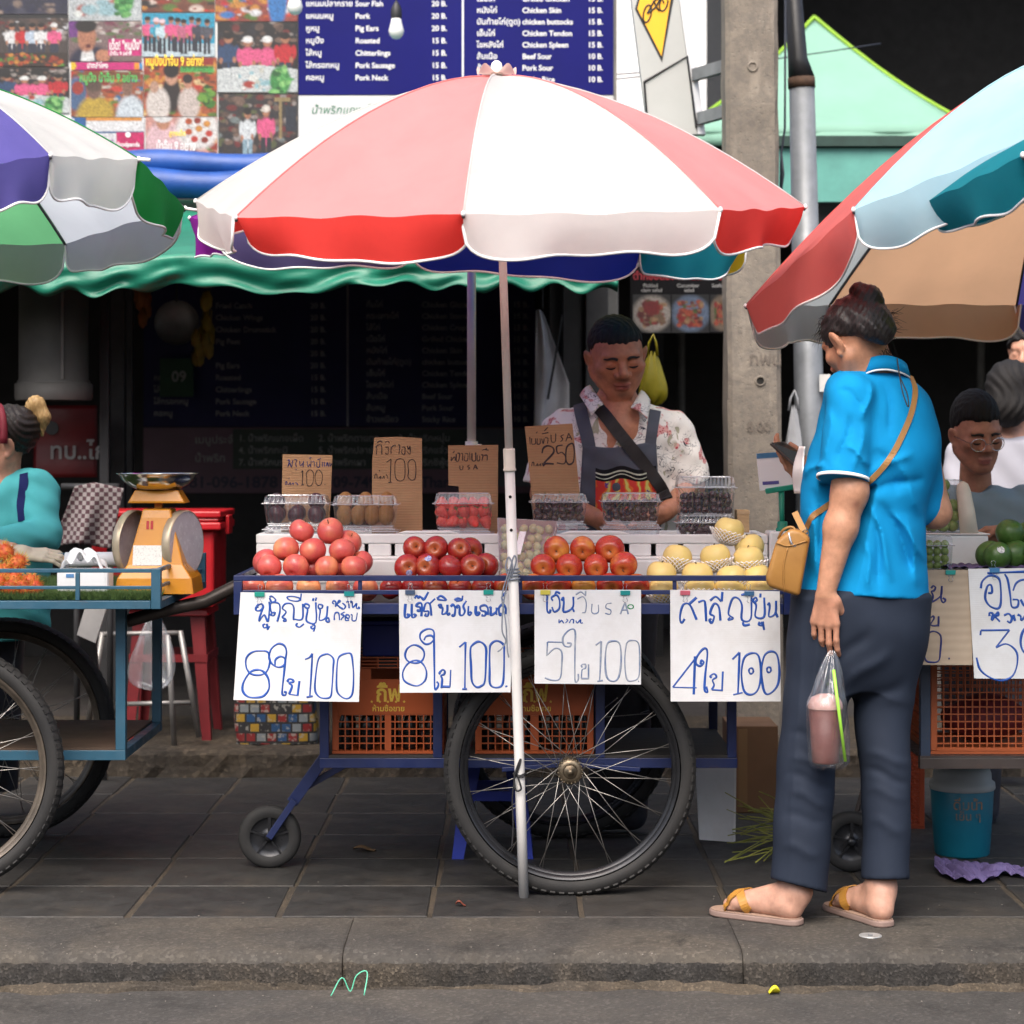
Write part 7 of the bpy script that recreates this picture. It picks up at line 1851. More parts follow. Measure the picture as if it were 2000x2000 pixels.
# ================================================================ right-hand cart with avocados
rcx=thing('avocado_cart','dark cart with avocados and hanging price signs beside the customer','cart',(2.0,6.1,0))
RX0,RX1=(1640-1000)*5.85/F,2.3
def rbar(nm,a,b,w,h=None): return fbar(nm,a,b,w,h,rcx,m_rightdark)
rz=P(0,1117,5.85).z
for Y in (5.86,6.55): rbar('tray_beam',(RX0,Y,rz-.03),(RX1,Y,rz-.03),.025,.04)
for x in (RX0,RX1): rbar('tray_beam',(x,5.873,rz-.03),(x,6.537,rz-.03),.025,.04)
mb=MB();mb.box((RX0,5.85,rz-.0095),(RX1,6.56,rz-.001));mb.build('tray_board',m_board,rcx)
rlz=P(0,1490,6.0).z
m_rpost=paint('dull_blue_post_paint',(.03,.05,.09),amt=.4)
for px in (1686,1806,2120):
 for Y in (6.0,6.5): fbar('leg_post',((px-1000)*6.0/F,Y,rlz+.016),((px-1000)*6.0/F,Y,rz-.051),.028,.028,rcx,m_rpost)
for Y in (6.0,6.5): rbar('lower_beam',((1795-1000)*6.0/F,Y,rlz),((2140-1000)*6.0/F,Y,rlz),.03,.03)
mb=MB();mb.box(((1795-1000)*6.0/F,5.985,rlz+.0155),((2140-1000)*6.0/F,6.515,rlz+.022));mb.build('shelf_board',m_rightdark,rcx)
cr_=GP(1662,1702);cr_.z=.088;caster(rcx,cr_,.088);fbar('caster_arm',(cr_.x,cr_.y+.03,cr_.z),((1700-1000)*6.2/F,6.22,.30),.022,.012,rcx,m_rightdark);fbar('caster_stem',((1700-1000)*6.2/F,6.22,.29),((1700-1000)*6.2/F,6.22,rz-.052),.024,.024,rcx,m_rightdark)
crate('orange lattice crate on the shelf of the avocado cart',(1818-1000)*6.02/F,(2080-1000)*6.02/F,6.02,6.34,rlz+.0225,P(0,1290,6.02).z,logo=False,mesh_all=True,mat=M('deep_orange_crate',(.42,.10,.03),.5,.25,7,.1))
mb=MB();rs=np.random.RandomState(6)
t=thing('fruit_bag','red mesh sack of fruit inside the orange lattice crate','sack',((1930-1000)*6.1/F,6.15,rlz+.031))
mb.grid(lambda u,v: ((1930-1000)*6.1/F+.12*math.cos(2*math.pi*u)*math.sin(math.pi*v)**.6*(1+.08*math.sin(11*u*6.28/2)),6.17+.09*math.sin(2*math.pi*u)*math.sin(math.pi*v)**.6,rlz+.032+.15*v),30,14);mb.build('sack',M('dark_red_sack',(.16,.02,.025),.6,.4,50,.4,120,.004),t,smooth=True,weld=True)
crate('orange lattice crate on the pavement beside the blue water jug',(1742-1000)*6.9/F,(1806-1000)*6.9/F,6.9,7.2,0,.35,logo=False,mesh_all=True,mat=M('red_orange_crate',(.40,.07,.025),.5,.25,7,.1))
jc=GP(1879,1668);s=jc.y/F;m_jug=M('teal_jug_plastic',(.008,.16,.24),.4,.15,6,.06);m_juglid=M('pale_grey_lid',(.42,.44,.43),.5,.15,8,.06)
jg=thing('water_jug','teal water cooler jug with a pale lid under the avocado cart','water jug',tuple(jc))
mb=MB();mb.lathe([(1e-4,0),(50*s,0),(53*s,4*s),(58*s,70*s),(61*s,128*s),(60*s,130*s),(1e-4,130*s)],36,jc);mb.build('body',m_jug,jg,smooth=True)
mb=MB();mb.lathe([(62*s,128*s),(64*s,131*s),(63*s,142*s),(57*s,146*s),(56*s,160*s),(52*s,170*s),(30*s,174*s),(1e-4,174*s)],36,jc);mb.build('lid',m_juglid,jg,smooth=True)
mb=MB();mb.lathe([(16*s,173*s),(16*s,182*s),(12*s,184*s),(1e-4,184*s)],18,jc);mb.build('cap',M('blue_cap',(.03,.12,.35),.4,.1,8,0),jg,smooth=True)
mb=MB()
for k,(tx,zz) in enumerate((('ดื่มน้ำ',96),('เย็น ๆ',76))):
 V_,F_=text_mesh(tx,.042 if k == 0 else .034,.01)
 rad=60.0*s
 for f in F_: pass
 x0_=V_[:,0].min();wd_=V_[:,0].max()-x0_
 mb.add([Vector((jc.x+rad*math.sin(((v[0]-x0_)-wd_/2)/rad),jc.y-rad*math.cos(((v[0]-x0_)-wd_/2)/rad)-.0008-.0002*k,jc.z+zz*s+v[1])) for v in V_],F_)
mb.build('worn_lettering',M('worn_orange_print',(.45,.20,.06),.6,.4,40,0,col2=(.05,.15,.2)),jg)
RSY=5.82
S5=[[(765,960),(790,930),(820,950),(800,990),(770,1000),(790,1060),(775,1130),(890,1050),(900,930)],[(900,935),(890,1090),(920,1140),(945,1105),(910,1080)],[(640,1340),(660,1320),(670,1360),(655,1440)],[(680,1320),(710,1310),(715,1400),(680,1440)],[(760,1330),(790,1310),(800,1340),(760,1420),(850,1420),(860,1310)],[(858,1312),(855,1440)],[(740,1165),(752,1200),(745,1240)],['o',(790,1500),(690,1560),(670,1640),(690,1850),(770,1890),(860,1870),(880,1750),(885,1560)],['o',(520,1500),(440,1560),(430,1700),(450,1860),(530,1890),(610,1860),(630,1700),(600,1560)],[(980,1846),(1000,1842)]]
t=sign('pale cardboard price sign hung on the avocado cart behind the customer',[(1720,1113),(1896,1113),(1899,1299),(1722,1298)],RSY,m_card2)
writing(t,RSY-.0012,(1700,1000),KC,3.6,S5,m_inknavy)
S6=[[(1390,960),(1410,870),(1500,800),(1610,830),(1640,950),(1640,1150),(1600,1215),(1500,1180),(1445,1080),(1470,940),(1520,920),(1530,1010),(1480,1020)],[(1470,770),(1700,760),(1950,750)],[(1690,780),(1730,860),(1760,1050),(1780,1190),(1850,1190),(1860,1110),(1790,1100)],[(1795,990),(1840,890),(1940,850),(2050,880),(2080,1100)],[(1890,1100),(1940,1180),(2000,1150)],[(1500,1310),(1500,1270),(1540,1280),(1530,1360),(1600,1260),(1610,1300),(1560,1300),(1630,1380)],[(1680,1300),(1740,1280),(1780,1330),(1760,1390),(1720,1370)],[(1800,1290),(1820,1370)],[(1850,1290),(1890,1310),(1900,1360),(1960,1300)],
 [(1385,1550),(1390,1490)],[(1390,1490),(1750,1485)],[(1750,1485),(1580,1705)],[(1580,1705),(1700,1660),(1800,1710),(1850,1800),(1840,1950),(1780,2070),(1650,2120),(1500,2080),(1380,1980),(1335,1830)],['o',(2000,1440),(1920,1500),(1890,1640),(1930,1760),(2020,1780),(2090,1680),(2090,1520)]]
t=sign('white corrugated price sign reading 39 below the avocados',[(1891,1111),(2075,1109),(2080,1326),(1903,1325)],RSY-.006,m_corr)
writing(t,RSY-.0072,(1700,1000),KC,4.2,S6,m_inkblue)
clip(1856,1117,RSY-.001,(.05,.42,.38),'teal binder clip on the pale cardboard sign');clip(1942,1113,RSY-.007,(.08,.25,.5),'blue binder clip on the 39 sign')
m_avo=M('avocado_skin',(.035,.085,.016),.35,.35,30,.5,160,.002,col2=(.06,.13,.025))
av=[fruit_mesh('avocado',m_avo,.036,80+i,tall=1.0,dimple=.03,taper=.02) for i in range(2)]
for (x,y,Y,st_,lab) in ((1933,1084,5.93,None,'dark green avocado at the pile edge beside the foam box'),(1948,1086,5.89,2,'front dark green avocado with a white sticker'),(1982,1082,5.92,None,'dark green avocado in the middle of the pile'),(1972,1041,5.95,2,'topmost dark green avocado with a white sticker'),(2003,1046,5.97,None,'dark green avocado beside the topmost one'),(2022,1084,5.9,2,'dark green avocado with a sticker at the far pile end')):
 o=bpy.data.objects.new('avocado',R.choice(av));scene.collection.objects.link(o);o.location=P(x,y,Y);o.rotation_euler=(R.uniform(-.4,.4),R.uniform(-.4,.4),R.uniform(0,6));o.scale=(1.1,1.1,1.05);o['_local']=1;tag(o,lab,'avocado','avocados on the cart')
 if st_ is not None:
  q=put('sticker',stk_me[2],o);dl=(o.rotation_euler.to_matrix().inverted() @ Vector((.05,-.9,.55)).normalized());q.location=dl*.0362;q.rotation_euler=dl.to_track_quat('Z','X').to_euler();q.scale=(1.1,1.1,1)
m_purple=M('purple_tissue',(.10,.07,.17),.7,.3,14,.3,40,.004)
t=thing('tissue_sheet','crumpled dark purple paper under the avocados','paper',tuple(P(1940,1110,5.9)))
mb=MB();mb.grid(lambda u,v: (P(1848+190*u,0,5.9).x,5.858+.16*v,rz+.003+.008*abs(math.sin(13*u+5*v))+.006*abs(math.sin(29*u-9*v))),40,14);mb.build('sheet',m_purple,t,smooth=True,solid=.001)
t=thing('foam_box','white foam box standing behind the avocados','box',tuple(P(1855,1105,6.05)))
a,b=P(1778,1112,6.08),P(1931,1045,6.08);mb=MB();mb.box((a.x,6.08,rz+.0),(b.x,6.32,b.z));mb.build('body',m_foam,t,bevel=.006);mb=MB();mb.box((a.x-.004,6.076,b.z+.0005),(b.x+.004,6.324,b.z+.004));mb.build('lid',m_foam,t,bevel=.002)
me_gg=small_mesh('grape',M('green_grape_skin',(.22,.32,.05),.3,.25,40,0,col2=(.30,.40,.10),trans=.15),ballprof(.0165,.018,10),16)
gt=thing('grape_box','clear plastic box of big green grapes on the foam box','plastic box',tuple(P(1840,1046,6.15)))
a,b=P(1790,1042,6.12),P(1892,938,6.12);mb=MB()
x0_,x1_,y0_,y1_,z0_,z1_=a.x,b.x,6.12,6.24,P(0,1045,6.08).z+.0045,b.z
mb.add([(x0_,y0_,z0_),(x1_,y0_,z0_),(x1_,y1_,z0_),(x0_,y1_,z0_),(x0_,y0_,z1_),(x1_-.02,y0_,z1_),(x1_-.02,y1_,z1_),(x0_,y1_,z1_)],[(0,3,2,1),(0,1,5,4),(1,2,6,5),(2,3,7,6),(3,0,4,7)]);mb.build('tub',m_clam,gt)
mb=MB();mb.tube([(x0_,y0_,z1_),(x1_-.02,y0_,z1_),(x1_-.02,y1_,z1_),(x0_,y1_,z1_)],.002,5,closed=True);mb.build('rim',m_clam,gt)
for j in range(5):
 for i in range(4):
  for k in range(2):
   if i == 3 and j > 2: continue
   p=Vector((x0_+.02+.031*i+R.uniform(-.004,.004),y0_+.025+.04*k+R.uniform(-.005,.005),z0_+.02+.029*j));o=put('grape',me_gg,None,p,rnd_rot());tag(o,'big green grape in the clear box behind the customer','grape','big green grapes')
t=thing('daikon','long white radish leaning in front of the seated man','radish',tuple(P(1890,1045,6.11)))
mb=MB();mb.tube([P(1893,1043,6.105),P(1888,1000,6.112),P(1882,960,6.118),P(1880,946,6.12),P(1880,940,6.12)],[.026,.024,.0205,.016,.004],18);mb.build('root',M('white_radish_skin',(.70,.65,.54),.4,.12,14,.05,trans=.1),t,smooth=True)
mb=MB();mb.lathe([(1e-4,-.001),(.02,-.001),(.024,.004),(.022,.008)],16,P(1893,1043,6.105));mb.build('cut_end',M('radish_cut_end',(.62,.52,.36),.6,.2,20,0),t,smooth=True)
clamshell('clear punnet of small green grapes at the edge of the avocado cart',1800,1862,1046,1112,5.95,'none',depth=.09)
for j in range(4):
 for i in range(3):
  o=put('grape',me_gg,None,P(1815+15*i,1105-14*j,5.975),rnd_rot());o.scale=(.7,.7,.7);tag(o,'small green grape in the punnet at the cart edge','grape','small green grapes')
t=thing('paper_scrap','crumpled purple paper lying on the pavement under the cart','paper',tuple(GP(1910,1710)))
rs=np.random.RandomState(3);hz=rs.uniform(0,1,(20,8))
def scrap(u,v):
 g=GP(1825+200*u,1688+22*u+34*v*(.35+.65*math.sin(math.pi*min(1,u*1.3+.1))))
 g.z=.004+.022*abs(math.sin(9*u+3*v+1.2*math.sin(5*v)))*(0.3+.7*math.sin(math.pi*v))+.012*abs(math.sin(23*u-11*v));return g
mb=MB();mb.grid(scrap,40,14);mb.build('sheet',M('lilac_paper',(.13,.10,.24),.7,.25,12,.3,50,.004),t,smooth=False,solid=.001)
m_stick=M('green_broom_stick',(.22,.24,.035),.6,.35,30,.1,col2=(.32,.30,.07))
bm_t=thing('stick_bundle','bundle of thin green sticks lying behind the customer','stick bundle',tuple(GP(1520,1640)))
rs=np.random.RandomState(8)
for k in range(34):
 y1_=rs.uniform(1545,1705);a=GP(1570+rs.uniform(-15,40),1650+rs.uniform(-12,26));a.z += rs.uniform(.0,.05);a.y += rs.uniform(0,.15)
 b=P(rs.uniform(1415,1500),y1_,min(6.6,5171/(max(1600,y1_)-870)+rs.uniform(-.1,.1)));b.z=max(b.z,.006)
 m_=a.lerp(b,.5)+Vector((0,0,rs.uniform(-.01,.03)));mb=MB();mb.tube(catmull([a,m_,b],4),rs.uniform(.0014,.0026),5);mb.build('stick',m_stick,bm_t,smooth=True)
t=thing('grey_panel','pale grey corrugated panel leaning under the cart end','panel',tuple(P(1400,1650,6.7)));mb=MB();mb.slab([P(1358,1490,6.72),P(1436,1490,6.72),P(1434,1645,6.68),P(1366,1640,6.68)],(0,1,0),.012);mb.build('panel',m_corr,t);mb=MB();mb.bar(P(1436,1492,6.725),P(1434,1643,6.685),.006,.016);mb.build('edge',m_foam,t)
t=thing('brown_carton','dark brown carton standing behind the cart end','carton',tuple(P(1455,1600,7.2)));a,b=P(1425,0,7.2),P(1520,1418,7.2);mb=MB();mb.box((a.x,7.2,.0005),(b.x,7.45,b.z));mb.build('box',M('dull_brown_carton',(.16,.09,.05),.85,.2,8,.1),t,bevel=.003);mb=MB();mb.box((a.x+.03,7.1985,.02),(a.x+.06,7.1995,b.z-.01));mb.build('tape',M('brown_tape',(.2,.12,.06),.4,.1,8,0),t)
for (px,py,r1,lab) in ((1700,1828,.014,'flat grey metal washer pressed into the kerb'),):
 c=GP(px,py);mb=MB();mb.lathe([(.006,.0015),(.024,.003),(.028,.0025),(.029,.0005)],24,c);t=thing('metal_disc',lab,'disc',tuple(c));mb.build('disc',M('dull_zinc',(.35,.36,.36),.45,.25,60,.2,metal=.4),t,smooth=True);mb=MB();mb.lathe([(.0065,.0025),(.0062,.0035),(.0001,.0036)],12,c);mb.build('rivet',m_galv,t)
c=GP(680,1946,ROAD_Z);mb=MB();s=c.y/F
mb.tube(catmull([(c.x-.04,c.y-.02,ROAD_Z+.006),(c.x-.015,c.y,ROAD_Z+.045),(c.x+.005,c.y,ROAD_Z+.012),(c.x+.02,c.y,ROAD_Z+.05),(c.x+.045,c.y+.01,ROAD_Z+.056),(c.x+.04,c.y-.02,ROAD_Z+.008)],6),.0014,6)
tag(mb.build('plastic_string',M('mint_string',(.12,.55,.36),.4,.1,10,0),smooth=True),'loop of mint green plastic string by the kerb','string')
c=GP(1512,1944,ROAD_Z);mb=MB();mb.grid(lambda u,v: (c.x+.026*(u-.5),c.y+.022*(v-.5),ROAD_Z+.006+.016*math.sin(2.6*u)*abs(v-.5)*2),6,6);tag(mb.build('fallen_petal',M('yellow_petal',(.62,.55,.02),.5,.2,30,0),smooth=True,solid=.001),'curled yellow petal lying on the road','petal')
for (px,py,col,lab) in ((712,1662,(.12,.07,.03),'brown dry leaf on the pavement under the cart'),(900,1770,(.20,.05,.03),'small red-brown leaf by the kerb')):
 c=GP(px,py);w=.035 if py < 1700 else .014;mb=MB();mb.grid(lambda u,v: (c.x+w*(u-.5)*2,c.y+w*.7*(v-.5)*2*math.sin(math.pi*u)**.6,.004+.01*abs(v-.5)+.006*math.sin(5*u)),12,6);tag(mb.build('dry_leaf',M('dry_leaf_'+str(px),col,.8,.3,40,.1),smooth=True,solid=.0008),lab,'leaf')
mb=MB();rs=np.random.RandomState(12)
for k in range(170):
 px=rs.uniform(-50,2050);py=rs.choice([rs.uniform(1940,1990),rs.uniform(1844,1866),rs.uniform(1700,1850)])
 c=GP(px,py,ROAD_Z if py > 1930 else 0.001);r=rs.uniform(.0008,.0026);
 mb.lathe([(1e-4,-r*.2),(r,0),(r*.7,r*.5),(1e-4,r*.6)],5,(c.x,c.y,c.z+r*.2))
tag(mb.build('grit',M('pale_grit',(.22,.20,.175),.8,.5,90,0),None),'scattered pale grit and chips on kerb and road','grit',kind='stuff')
# ================================================================ people: smooth distance-field bodies
def A3(p): return np.array(p,float)
def smin(a,b,k):
 h=np.clip(.5+.5*(b-a)/k,0,1);return b*(1-h)+a*h-k*h*(1-h)
def smax(a,b,k): return -smin(-a,-b,k)
def cone(a,b,ra,rb):
 a,b=A3(a),A3(b);ba=b-a;L=ba.dot(ba)+1e-12
 def f(p):
  t=np.clip(((p-a)@ba)/L,0,1);return np.linalg.norm(p-a-t[:,None]*ba,axis=1)-(ra+(rb-ra)*t)
 return f
def ell(c,r,rot=None):
 c,r=A3(c),A3(r);m=None if rot is None else np.array(Euler(rot).to_matrix()).T
 def f(p):
  q=p-c
  if m is not None: q=q@m.T
  k0=np.linalg.norm(q/r,axis=1);k1=np.linalg.norm(q/(r*r),axis=1)+1e-9
  return k0*(k0-1)/k1
 return f
def stack(keys):
 """Body of elliptical slices; keys (z, cx, cy, half width, half depth), any order."""
 ks=sorted(keys);n=48;ts=np.linspace(0,len(ks)-1,n)
 pts=np.array(ks,float);out=[]
 for t in ts:
  i=min(int(t),len(ks)-2);u=t-i;p1,p2=pts[i],pts[i+1];p0=pts[i-1] if i else 2*p1-p2;p3=pts[i+2] if i+2 < len(ks) else 2*p2-p1
  out.append(.5*(2*p1+(-p0+p2)*u+(2*p0-5*p1+4*p2-p3)*u*u+(-p0+3*p1-3*p2+p3)*u**3))
 T=np.array(out);z0,z1=T[0,0],T[-1,0]
 def f(p):
  z=np.clip(p[:,2],z0,z1);cx,cy_,a,b=(np.interp(z,T[:,0],T[:,i]) for i in (1,2,3,4))
  x,y=(p[:,0]-cx)/a,(p[:,1]-cy_)/b;k0=np.sqrt(x*x+y*y);k1=np.sqrt((x/a)**2+(y/b)**2)+1e-9
  d=np.where(k0 > .05,k0*(k0-1)/k1,-np.minimum(a,b));dz=np.maximum(z0-p[:,2],p[:,2]-z1)
  return np.maximum(d,dz)
 return f
def plane(o,n):
 o,n=A3(o),A3(n)/np.linalg.norm(n);return lambda p: (p-o)@n
class Body:
 def __init__(self): self.ops=[]
 def add(self,f,k=.02): self.ops.append(('+',f,k));return self
 def cut(self,f,k=.005): self.ops.append(('-',f,k));return self
 def keep(self,f,k=.004): self.ops.append(('&',f,k));return self
 def disp(self,f): self.ops.append(('d',f,0));return self
 def __call__(self,p):
  d=None
  for (o,f,k) in self.ops:
   if o == 'd': d=d+f(p);continue
   v=f(p)
   if d is None: d=v
   elif o == '+': d=smin(d,v,k)
   elif o == '-': d=smax(d,-v,k)
   else: d=smax(d,v,k)
  return d
def framed(fs,O,Mx,sc=(1,1,1)):
 """Evaluate local-space ops in a posed frame."""
 O=A3(O);Mi=np.array(Mx);sc=A3(sc)
 return lambda p: fs(((p-O)@Mi)/sc)*sc.min()
def sdf_mesh(fn,lo,hi,h):
 B=6;lo=A3(lo);nb=np.ceil((A3(hi)-lo)/(h*B)).astype(int)+1;n=nb*B
 ci=np.stack(np.meshgrid(*[np.arange(k) for k in nb],indexing='ij'),-1).reshape(-1,3)
 dc=fn(lo+h*(ci*B+(B-1)/2))
 D=np.repeat(np.repeat(np.repeat(np.sign(dc).reshape(nb),B,0),B,1),B,2).astype(np.float32)
 act=ci[np.abs(dc) < h*B*1.75]
 off=np.stack(np.meshgrid(*[np.arange(B)]*3,indexing='ij'),-1).reshape(-1,3)
 for s in range(0,len(act),400):
  idx=(act[s:s+400,None,:]*B+off[None]).reshape(-1,3)
  D[idx[:,0],idx[:,1],idx[:,2]]=fn(lo+h*idx)
 S=D < 0;c=S[:-1,:-1,:-1].astype(np.int8);cnt=np.zeros_like(c)
 cor=[(i,j,k) for i in (0,1) for j in (0,1) for k in (0,1)]
 for (i,j,k) in cor: cnt += S[i:n[0]-1+i,j:n[1]-1+j,k:n[2]-1+k]
 cells=np.argwhere((cnt > 0)&(cnt < 8))
 vid=-np.ones(cnt.shape,np.int64);vid[tuple(cells.T)]=np.arange(len(cells))
 val=np.stack([D[cells[:,0]+i,cells[:,1]+j,cells[:,2]+k] for (i,j,k) in cor],1)
 acc=np.zeros((len(cells),3));w=np.zeros(len(cells))
 for a in range(8):
  for b in range(a+1,8):
   if sum(abs(x-y) for x,y in zip(cor[a],cor[b])) != 1: continue
   va,vb=val[:,a],val[:,b];m=(va < 0) != (vb < 0);t=np.where(m,va/(va-vb+1e-20),0)
   acc += np.where(m[:,None],A3(cor[a])+(A3(cor[b])-A3(cor[a]))*t[:,None],0);w += m
 V=lo+h*(cells+acc/np.maximum(w,1)[:,None]);Fq=[]
 for ax in range(3):
  sl0=[slice(1,n[q]-1) for q in range(3)];sl1=list(sl0);sl0[ax]=slice(0,n[ax]-1);sl1[ax]=slice(1,n[ax])
  a,b=S[tuple(sl0)],S[tuple(sl1)];e=np.argwhere(a != b)
  if len(e) == 0: continue
  sgn=a[tuple(e.T)];base=e.copy()
  for q in range(3):
   if q != ax: base[:,q] += 1
  u,v=(ax+1)%3,(ax+2)%3;q4=[]
  for (du,dv) in ((0,0),(1,0),(1,1),(0,1)):
   x=base.copy();x[:,u] -= du;x[:,v] -= dv;q4.append(vid[tuple(x.T)])
  q4=np.stack(q4,1);q4[~sgn]=q4[~sgn][:,::-1];Fq.append(q4)
 return V,np.concatenate(Fq)
def sdf_obj(name,fn,lo,hi,h,mat,parent,color=None):
 V,Fq=sdf_mesh(fn,lo,hi,h)
 me=bpy.data.meshes.new(name);me.vertices.add(len(V));me.vertices.foreach_set('co',V.astype(np.float32).ravel())
 me.loops.add(Fq.size);me.loops.foreach_set('vertex_index',Fq.ravel().astype(np.int32));me.polygons.add(len(Fq));me.polygons.foreach_set('loop_start',np.arange(0,Fq.size,4,dtype=np.int32))
 me.polygons.foreach_set('use_smooth',np.ones(len(Fq),bool));me.materials.append(mat);me.update(calc_edges=True);me.validate()
 if color is not None:
  ca=me.color_attributes.new('Col','FLOAT_COLOR','POINT');c4=np.ones((len(V),4),np.float32);c4[:,:3]=color(V)
  if parent is not cu: c4[V[:,2] < .80,:3]=(.03,.03,.04)
  ca.data.foreach_set('color',c4.ravel())
 return put(name,me,parent)
def frame(yaw,pitch=0,roll=0):
 """Columns: local right, forward, up in world. yaw 0 faces the camera, positive turns to picture right."""
 return (Euler((0,0,math.pi+yaw)).to_matrix() @ Euler((-pitch,0,0)).to_matrix() @ Euler((0,roll,0)).to_matrix())
def skin_mat(name,rough=.5):
 t=NT(name);a=t.n('ShaderNodeVertexColor');a.layer_name='Col';co=t.coord('Object')
 t.set(Base_Color=t.mix(1.0,a.outputs[0],t.ramp(t.noise(co,45,5),[(.28,.76),(.72,1.14)]),'MULTIPLY'),Roughness=rough);t.bsdf.inputs['Specular IOR Level'].default_value=.35
 t.bsdf.inputs['Subsurface Weight'].default_value=.12;t.bsdf.inputs['Subsurface Radius'].default_value=(.012,.005,.003);t.bsdf.inputs['Subsurface Scale'].default_value=.6
 t.bump(t.noise(co,420,4),.3,.0008);return t.m
m_skin=skin_mat('skin')
def hair_mat(name,c1,c2,stretch=(60,60,6),rough=.45):
 t=NT(name);co=t.coord('Object',stretch)
 t.set(Base_Color=t.mix(t.ramp(t.noise(co,4,4),[(.35,0.0),(.7,1.0)]),c1,c2),Roughness=rough);t.bsdf.inputs['Specular IOR Level'].default_value=.3
 t.bump(t.noise(co,5,3),.5,.004);return t.m
m_hair=hair_mat('black_hair',(.005,.0045,.0045),(.013,.011,.011),rough=.75);m_hairg=hair_mat('glossy_black_hair',(.008,.007,.008),(.028,.022,.022),rough=.34);m_hairb=hair_mat('dark_brown_hair',(.010,.007,.006),(.028,.018,.014));m_blond=hair_mat('bleached_hair',(.30,.18,.07),(.45,.30,.13),(60,20,20))
def head_ops(b,female=False):
 j=.9 if female else 1.08
 b.add(ell((0,-.012,.035),(.073,.090,.082)),.01).add(ell((0,.028,-.020),(.060*j,.062,.083)),.03)
 for s in (-1,1):
  b.add(cone((s*.052*j,.002,-.045),(s*.018*j,.060,-.092),.021,.018),.03).add(ell((s*.040,.056,-.014),(.026,.022,.020)),.02)
 b.add(ell((0,.064,-.094),(.022*j,.018,.016)),.02).add(ell((0,.070,.030),(.050,.016,.012)),.016)
 for s in (-1,1): b.cut(ell((s*.031,.100,.007),(.020,.022,.014)),.011)
 b.add(cone((0,.080,.020),(0,.106,-.018),.0075,.0125),.010)
 for s in (-1,1): b.add(ell((s*.0145,.096,-.025),(.011,.0115,.009)),.006).cut(ell((s*.0075,.103,-.034),(.0045,.006,.004)),.004)
 for s in (-1,1): b.add(ell((s*.031,.0735,.005),(.0155,.0125,.0115)),.005)
 b.add(ell((0,.0850,-.0575),(.0250,.0125,.0062)),.005).add(ell((0,.0815,-.0690),(.0215,.0125,.0080)),.005).cut(ell((0,.0985,-.0630),(.024,.011,.0018)),.002)
 for s in (-1,1):
  b.add(ell((s*.0785,-.006,-.002),(.0085,.019,.032),(0,s*.25,s*.35)),.008).cut(ell((s*.0885,.003,-.002),(.0075,.0105,.019),(0,s*.25,s*.35)),.004)
  b.add(ell((s*.076,.003,-.030),(.007,.009,.010)),.006)
 return b
def head_color(base,lip,stub=0.0):
 base,lip=A3(base),A3(lip)
 def f(L):
  n=len(L);c=np.tile(base,(n,1))
  g=lambda cx,r: np.exp(-(((L-A3(cx))/A3(r))**2).sum(1))[:,None]
  m=np.clip(g((0,.092,-.063),(.023,.02,.0100))*1.5,0,1);c=c*(1-m)+lip*m
  for s in (-1,1): c=c*(1-.10*g((s*.042,.06,-.018),(.025,.03,.02)))+A3((.02,0,0))*g((s*.042,.06,-.018),(.025,.03,.02))
  if stub:
   for ctr,r in (((0,.095,-.046),(.025,.02,.006)),((0,.075,-.092),(.022,.03,.013))): m=stub*g(ctr,r);c=c*(1-m)+A3((.03,.02,.018))*m
  return c
 return f
def eye_parts(t,H,brow=(.012,.010,.009),closed=True,brow_w=.0056):
 mk=M('hair_strands_dark',brow,.7,.2,40,0) if 'hair_strands_dark' not in bpy.data.materials else bpy.data.materials['hair_strands_dark']
 for s in (-1,1):
  mb=MB();pts=[H((s*(.014+.036*k/8),0.0875-.013*(k/8)**2,.0235+.004*math.sin(math.pi*min(1,k/6)))) for k in range(9)];mb.tube(pts,[brow_w*(1-.55*k/8) for k in range(9)],6);mb.build('eyebrow',mk,t,smooth=True)
  mb=MB();pts=[H((s*(.018+.028*k/8),.0862-.0085*abs(k/8-.42)**1.5,-.0022-.0032*math.sin(math.pi*k/8))) for k in range(9)];mb.tube(pts,[.0009+.0020*math.sin(math.pi*k/8) for k in range(9)],5);mb.build('eyelash',mk,t,smooth=True)
def hair_cap(b_ops,lo_off=.0175,slope=.75,grow=.0085,top=.004,fringe=0):
 b=Body();b.add(ell((0,-.018,.040+top),(.073+grow,.090+grow+.004,.082+grow+top)),.01)
 b.keep(lambda p: -(p[:,2]-slope*p[:,1]-lo_off+.012*np.cos(p[:,0]*40)*(p[:,1] > .02)+.004*np.sin(p[:,0]*170+p[:,1]*50)),.020)
 b.cut(ell((0,.118,.004),(.060,.052,.062)),.012)
 b.disp(lambda p: .0022*np.sin(p[:,0]*310+p[:,1]*120+6*np.sin(p[:,1]*60))*np.sin(p[:,1]*190+p[:,2]*90));return b
